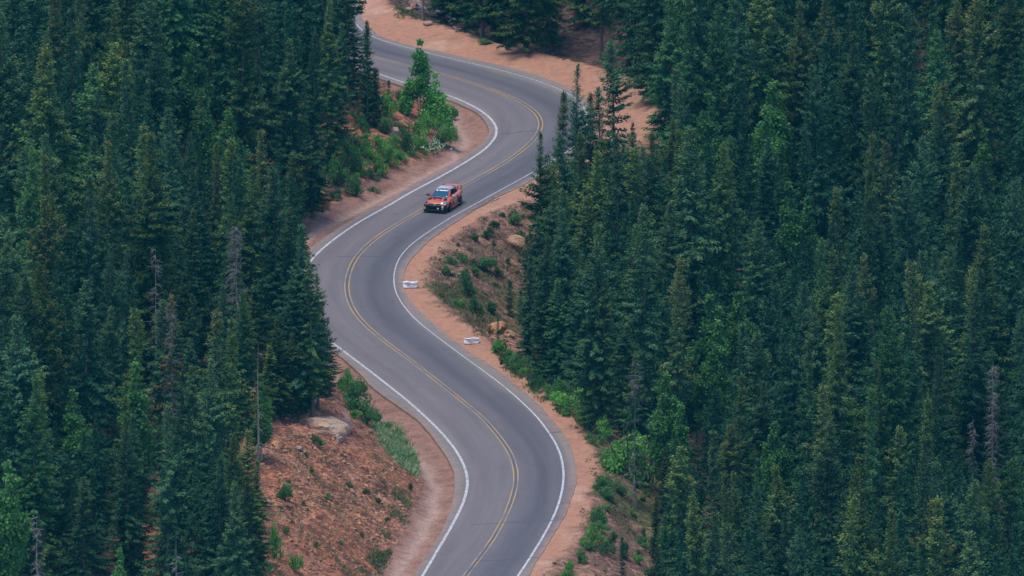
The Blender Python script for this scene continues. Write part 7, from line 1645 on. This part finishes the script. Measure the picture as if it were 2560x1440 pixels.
for (x, z, r, mm) in ((-.62, .52, .075, WHITE), (-.62, .36, .06, SILVER), (-.28, .37, .065, WHITE)):
    V, F = [], []; tube(V, F, [(x, 2.20, z), (x, 2.335 if abs(x) < .5 else 2.29, z)], [r, r], 12); F.append(tuple(range(12, 24))); mesh_obj('fog_lamp', V, F, mm, bump)
panel('bumper_mark', [(.70, 2.27, .30), (.78, 2.22, .30), (.76, 2.23, .46), (.70, 2.27, .44)], WHITE, bump, thick=.015, up=(0, 1, 0))
# bonnet scoop: a raised black opening with a pale lip
secs = [[(-.36 * k, y, .885 + dz), (-.33 * k, y, z), (0, y, z + .01), (.33 * k, y, z), (.36 * k, y, .885 + dz)] for y, k, z, dz in ((1.10, .92, .955, .045), (1.25, 1.0, .985, .03), (1.52, 1.0, .965, -.01), (1.60, 1.0, .90, -.02))]
sc = loft('bonnet_scoop', secs, ORANGE, CAR, closed=False, caps=False)
panel('scoop_intake', [(-.31, 1.60, .885), (.31, 1.60, .885), (.30, 1.525, .955), (-.30, 1.525, .955)], BLACK, sc, thick=.01, up=(0, 1, .5))
panel('scoop_grille', [(-.33, 1.54, .978), (.33, 1.54, .978), (.31, 1.12, 1.000), (-.31, 1.12, 1.000)], INTERIOR, sc, thick=.012)
panel('scoop_lip', [(-.27, 1.25, 1.010), (.27, 1.25, 1.010), (.25, 1.16, 1.014), (-.25, 1.16, 1.014)], SILVER, sc, thick=.008)
# rear wing on two uprights
wg = loft('rear_wing', [[(x, -2.02, z), (x, -2.06, z + .03), (x, -2.32, z + .06), (x, -2.34, z + .035), (x, -2.2, z + .0)] for x, z in ((-.70, 1.22), (-.45, 1.265), (0, 1.28), (.45, 1.265), (.70, 1.22))], ORANGE, CAR)
for s in (-1, 1):
    panel('end_plate', [(s * .70, -1.72, 1.14), (s * .70, -1.98, 1.27), (s * .70, -2.38, 1.30), (s * .70, -2.36, .96), (s * .70, -1.80, 1.02)], ORANGE, wg, thick=.02, up=(s, 0, 0))
    panel('wing_strut', [(s * .45, -1.95, 1.05), (s * .45, -2.12, 1.04), (s * .45, -2.26, 1.27), (s * .45, -2.08, 1.26)], BLACK, wg, thick=.03, up=(s, 0, 0))

def text_mesh(name, body_, size, mat, parent, align='CENTER', bold=0.0, squeeze=1.0):
    cu = bpy.data.curves.new(name, 'FONT'); cu.body = body_; cu.size = size; cu.align_x = align; cu.align_y = 'CENTER'; cu.extrude = .003; cu.offset = bold; cu.space_character = squeeze
    t = bpy.data.objects.new(name, cu); C.objects.link(t); dg = bpy.context.evaluated_depsgraph_get()
    me_ = bpy.data.meshes.new_from_object(t.evaluated_get(dg)); bpy.data.objects.remove(t); bpy.data.curves.remove(cu)
    me_.materials.clear(); me_.materials.append(mat); o = bpy.data.objects.new(name, me_); C.objects.link(o); o.parent = parent; return o
t = text_mesh('roof_number', '261', .46, WHITE, roof, bold=.012); t.location = (0, -.20, 1.468); t.rotation_euler = (R(-1.5), 0, R(180))
t.data.transform(Matrix.Diagonal((1.0, 1.5, 1, 1)))
# the white banner across the top of the windshield: a long bar between two wedges
def on_ws(x, q): return (x, 1.0 - .8 * q + .014, .975 + .39 * q + .03)
panel('sunstrip', [on_ws(-.36, .80), on_ws(.20, .80), on_ws(.20, .93), on_ws(-.36, .93)], WHITE, ws, thick=.006, up=(0, 1, 1))
panel('sunstrip', [on_ws(.30, .76), on_ws(.36, .76), on_ws(.50, .93), on_ws(.28, .93)], WHITE, ws, thick=.006, up=(0, 1, 1))
panel('sunstrip', [on_ws(-.44, .78), on_ws(-.50, .93), on_ws(-.42, .95), on_ws(-.40, .82)], WHITE, ws, thick=.006, up=(0, 1, 1))
panel('windshield_sticker', [on_ws(-.60, .05), on_ws(-.50, .05), on_ws(-.49, .13), on_ws(-.58, .13)], WHITE, ws, thick=.006, up=(0, 1, 1))
# ---------------------------------------------------------------- roadside barriers: bales wrapped in white plastic
SHEET = Mat('white_plastic_sheet', .45, .4); wn = SHEET.noise(4.0, 5, .65, SHEET.n('TexCoord').outputs['Object'])
SHEET.color(SHEET.ramp(wn, [(.3, (.88, .88, .88)), (.7, (.92, .92, .91))])); SHEET.bump(wn, .03, .5)
BLUE = gloss('blue_print', (.05, .14, .36), .6, .3); GREYP = gloss('grey_print', (.30, .34, .40), .6, .3)
def person_body(name, joints, edges, mat, parent):
    me_ = bpy.data.meshes.new(name); me_.from_pydata([j[0] for j in joints], edges, []); me_.materials.append(mat)
    o = bpy.data.objects.new(name, me_); C.objects.link(o); o.parent = parent
    sk = o.modifiers.new('skin', 'SKIN'); sk.use_smooth_shade = True
    for v, j in zip(me_.skin_vertices[0].data, joints): v.radius = (j[1], j[1] * .85)
    me_.skin_vertices[0].data[0].use_root = True
    su = o.modifiers.new('subd', 'SUBSURF'); su.levels = 1; su.render_levels = 1
    return o
SUIT = gloss('dark_race_suit', (.045, .055, .08), .8, .2); HELMET = gloss('pale_helmet', (.42, .46, .50), .25, .5, .6)
drv = empty('person', CAR.matrix_basis @ Vector((-.34, -.30, 0)), R(163)); tag(drv, 'driver in a dark suit and pale helmet at the wheel of the orange race car', 'person')
J = [((0, -.20, .42), .15), ((0, -.26, .62), .15), ((0, -.30, .84), .16), ((0, -.28, .98), .07), ((0, -.26, 1.08), .07),
     ((-.20, -.28, .90), .065), ((-.25, -.05, .76), .05), ((-.16, .24, .84), .04), ((.20, -.28, .90), .065), ((.25, -.05, .76), .05), ((.16, .24, .84), .04),
     ((-.11, .05, .44), .09), ((-.13, .36, .52), .07), ((-.13, .70, .40), .05), ((.11, .05, .44), .09), ((.13, .36, .52), .07), ((.13, .70, .40), .05)]
person_body('body', J, [(0, 1), (1, 2), (2, 3), (3, 4), (2, 5), (5, 6), (6, 7), (2, 8), (8, 9), (9, 10), (0, 11), (11, 12), (12, 13), (0, 14), (14, 15), (15, 16)], SUIT, drv)
hb = bmesh.new(); bmesh.ops.create_uvsphere(hb, u_segments=20, v_segments=14, radius=.145)
for v in hb.verts:
    v.co.y *= 1.12; v.co.z *= 1.05
    if v.co.z < -.06: v.co.z = -.06 - (abs(v.co.z) - .06) * .5
    if v.co.y > .05 and v.co.z < 0: v.co.y *= 1.08
hel = bm_obj('helmet', hb, HELMET, drv, True); hel.location = (0, -.24, 1.20)
panel('visor', [(-.11, .125, -.03), (.11, .125, -.03), (.10, .145, .045), (-.10, .145, .045)], GLASS, hel, up=(0, 1, 0), thick=.03)
def barrier(loc, rz, L, H, label, seed):
    o = empty('barrier', loc, rz); o.rotation_euler.x = R(-10); tag(o, label, 'barrier', 'white barriers on the dirt shoulder')
    rg = random.Random(seed); bm = bmesh.new(); bmesh.ops.create_cube(bm, size=1); bmesh.ops.subdivide_edges(bm, edges=bm.edges[:], cuts=9, use_grid_fill=True)
    for v in bm.verts:
        x, y, z = v.co; ends = max(0, abs(x) - .38) / .12; wide = 1 - .10 * ends
        sag = .05 * math.cos(x * 9 + seed) * (z > .3)
        fl = .10 * (z + .5)                                   # the wrap is wider at the top
        X = x * L * (1 - .10 + fl) ; Y = y * .42 * wide * (1 - .06 * math.cos(z * 5)); Z = (z + .5) * H + sag * .6 - .02 * (1 - ends) * (z > .45)
        n = float(fbm(np.array([x * 5 + seed]), np.array([z * 4 + y * 3]), seed, 3)[0]) * .05
        v.co = Vector((X + n * .4, Y + (n if abs(y) > .45 else 0), Z))
    bmesh.ops.bevel(bm, geom=[e_ for e_ in bm.edges if len(e_.link_faces) == 2 and e_.calc_face_angle() > 1.0], offset=.03, segments=2, affect='EDGES')
    sheet = bm_obj('plastic_wrap', bm, SHEET.m, o, True)
    yf = -.42 * .5 - .06
    t = text_mesh('lettering', 'PIKES PEAK', .155, BLUE, o, bold=.003, squeeze=.95); t.location = (.10, yf, H * .47); t.rotation_euler = (R(90), 0, 0)
    P = [(-.33, .0), (-.22, .075), (-.16, .06), (-.10, .10), (.0, .05), (.09, .0), (.0, .022), (-.10, .055), (-.2, .04)]
    panel('logo', [(p[0] - .10, yf + .004, H * .64 + p[1]) for p in P], BLUE, o, thick=.006, up=(0, -1, 0))
    panel('lettering', [(-.16, yf + .004, H * .22), (.28, yf + .004, H * .24), (.28, yf + .004, H * .29), (-.16, yf + .004, H * .27)], GREYP, o, thick=.004, up=(0, -1, 0))
    return o
barrier((-7.37, .2, gz(-7.37, .2) - .01), R(3), 1.12, .48, 'white wrapped barrier with blue lettering at the inside of the middle bend', 2)
barrier((-2.90, -19.2, gz(-2.9, -19.2) - .01), R(5), 1.14, .44, 'white wrapped barrier with blue lettering farther down the shoulder, by the saplings', 5)
# ---------------------------------------------------------------- the blue mountain air between the ridges
bm = bmesh.new(); bmesh.ops.create_cube(bm, size=1.0)
for v in bm.verts:
    v.co = ((v.co.x * 2) * 425, -1485 if v.co.y < 0 else 645, HAZE_BOTTOM if v.co.z < 0 else 330)
hm = bpy.data.materials.new('haze_air'); hm.use_nodes = True; ht = hm.node_tree; ht.nodes.clear()
ho = ht.nodes.new('ShaderNodeOutputMaterial'); hv = ht.nodes.new('ShaderNodeVolumePrincipled')
hv.inputs['Color'].default_value = (0.04, 0.62, 1.0, 1); hv.inputs['Density'].default_value = 0.000021; hv.inputs['Anisotropy'].default_value = 0.0
ht.links.new(hv.outputs[0], ho.inputs['Volume'])
tag(bm_obj('haze', bm, hm), 'thin blue mountain haze filling the valley air', kind='stuff')
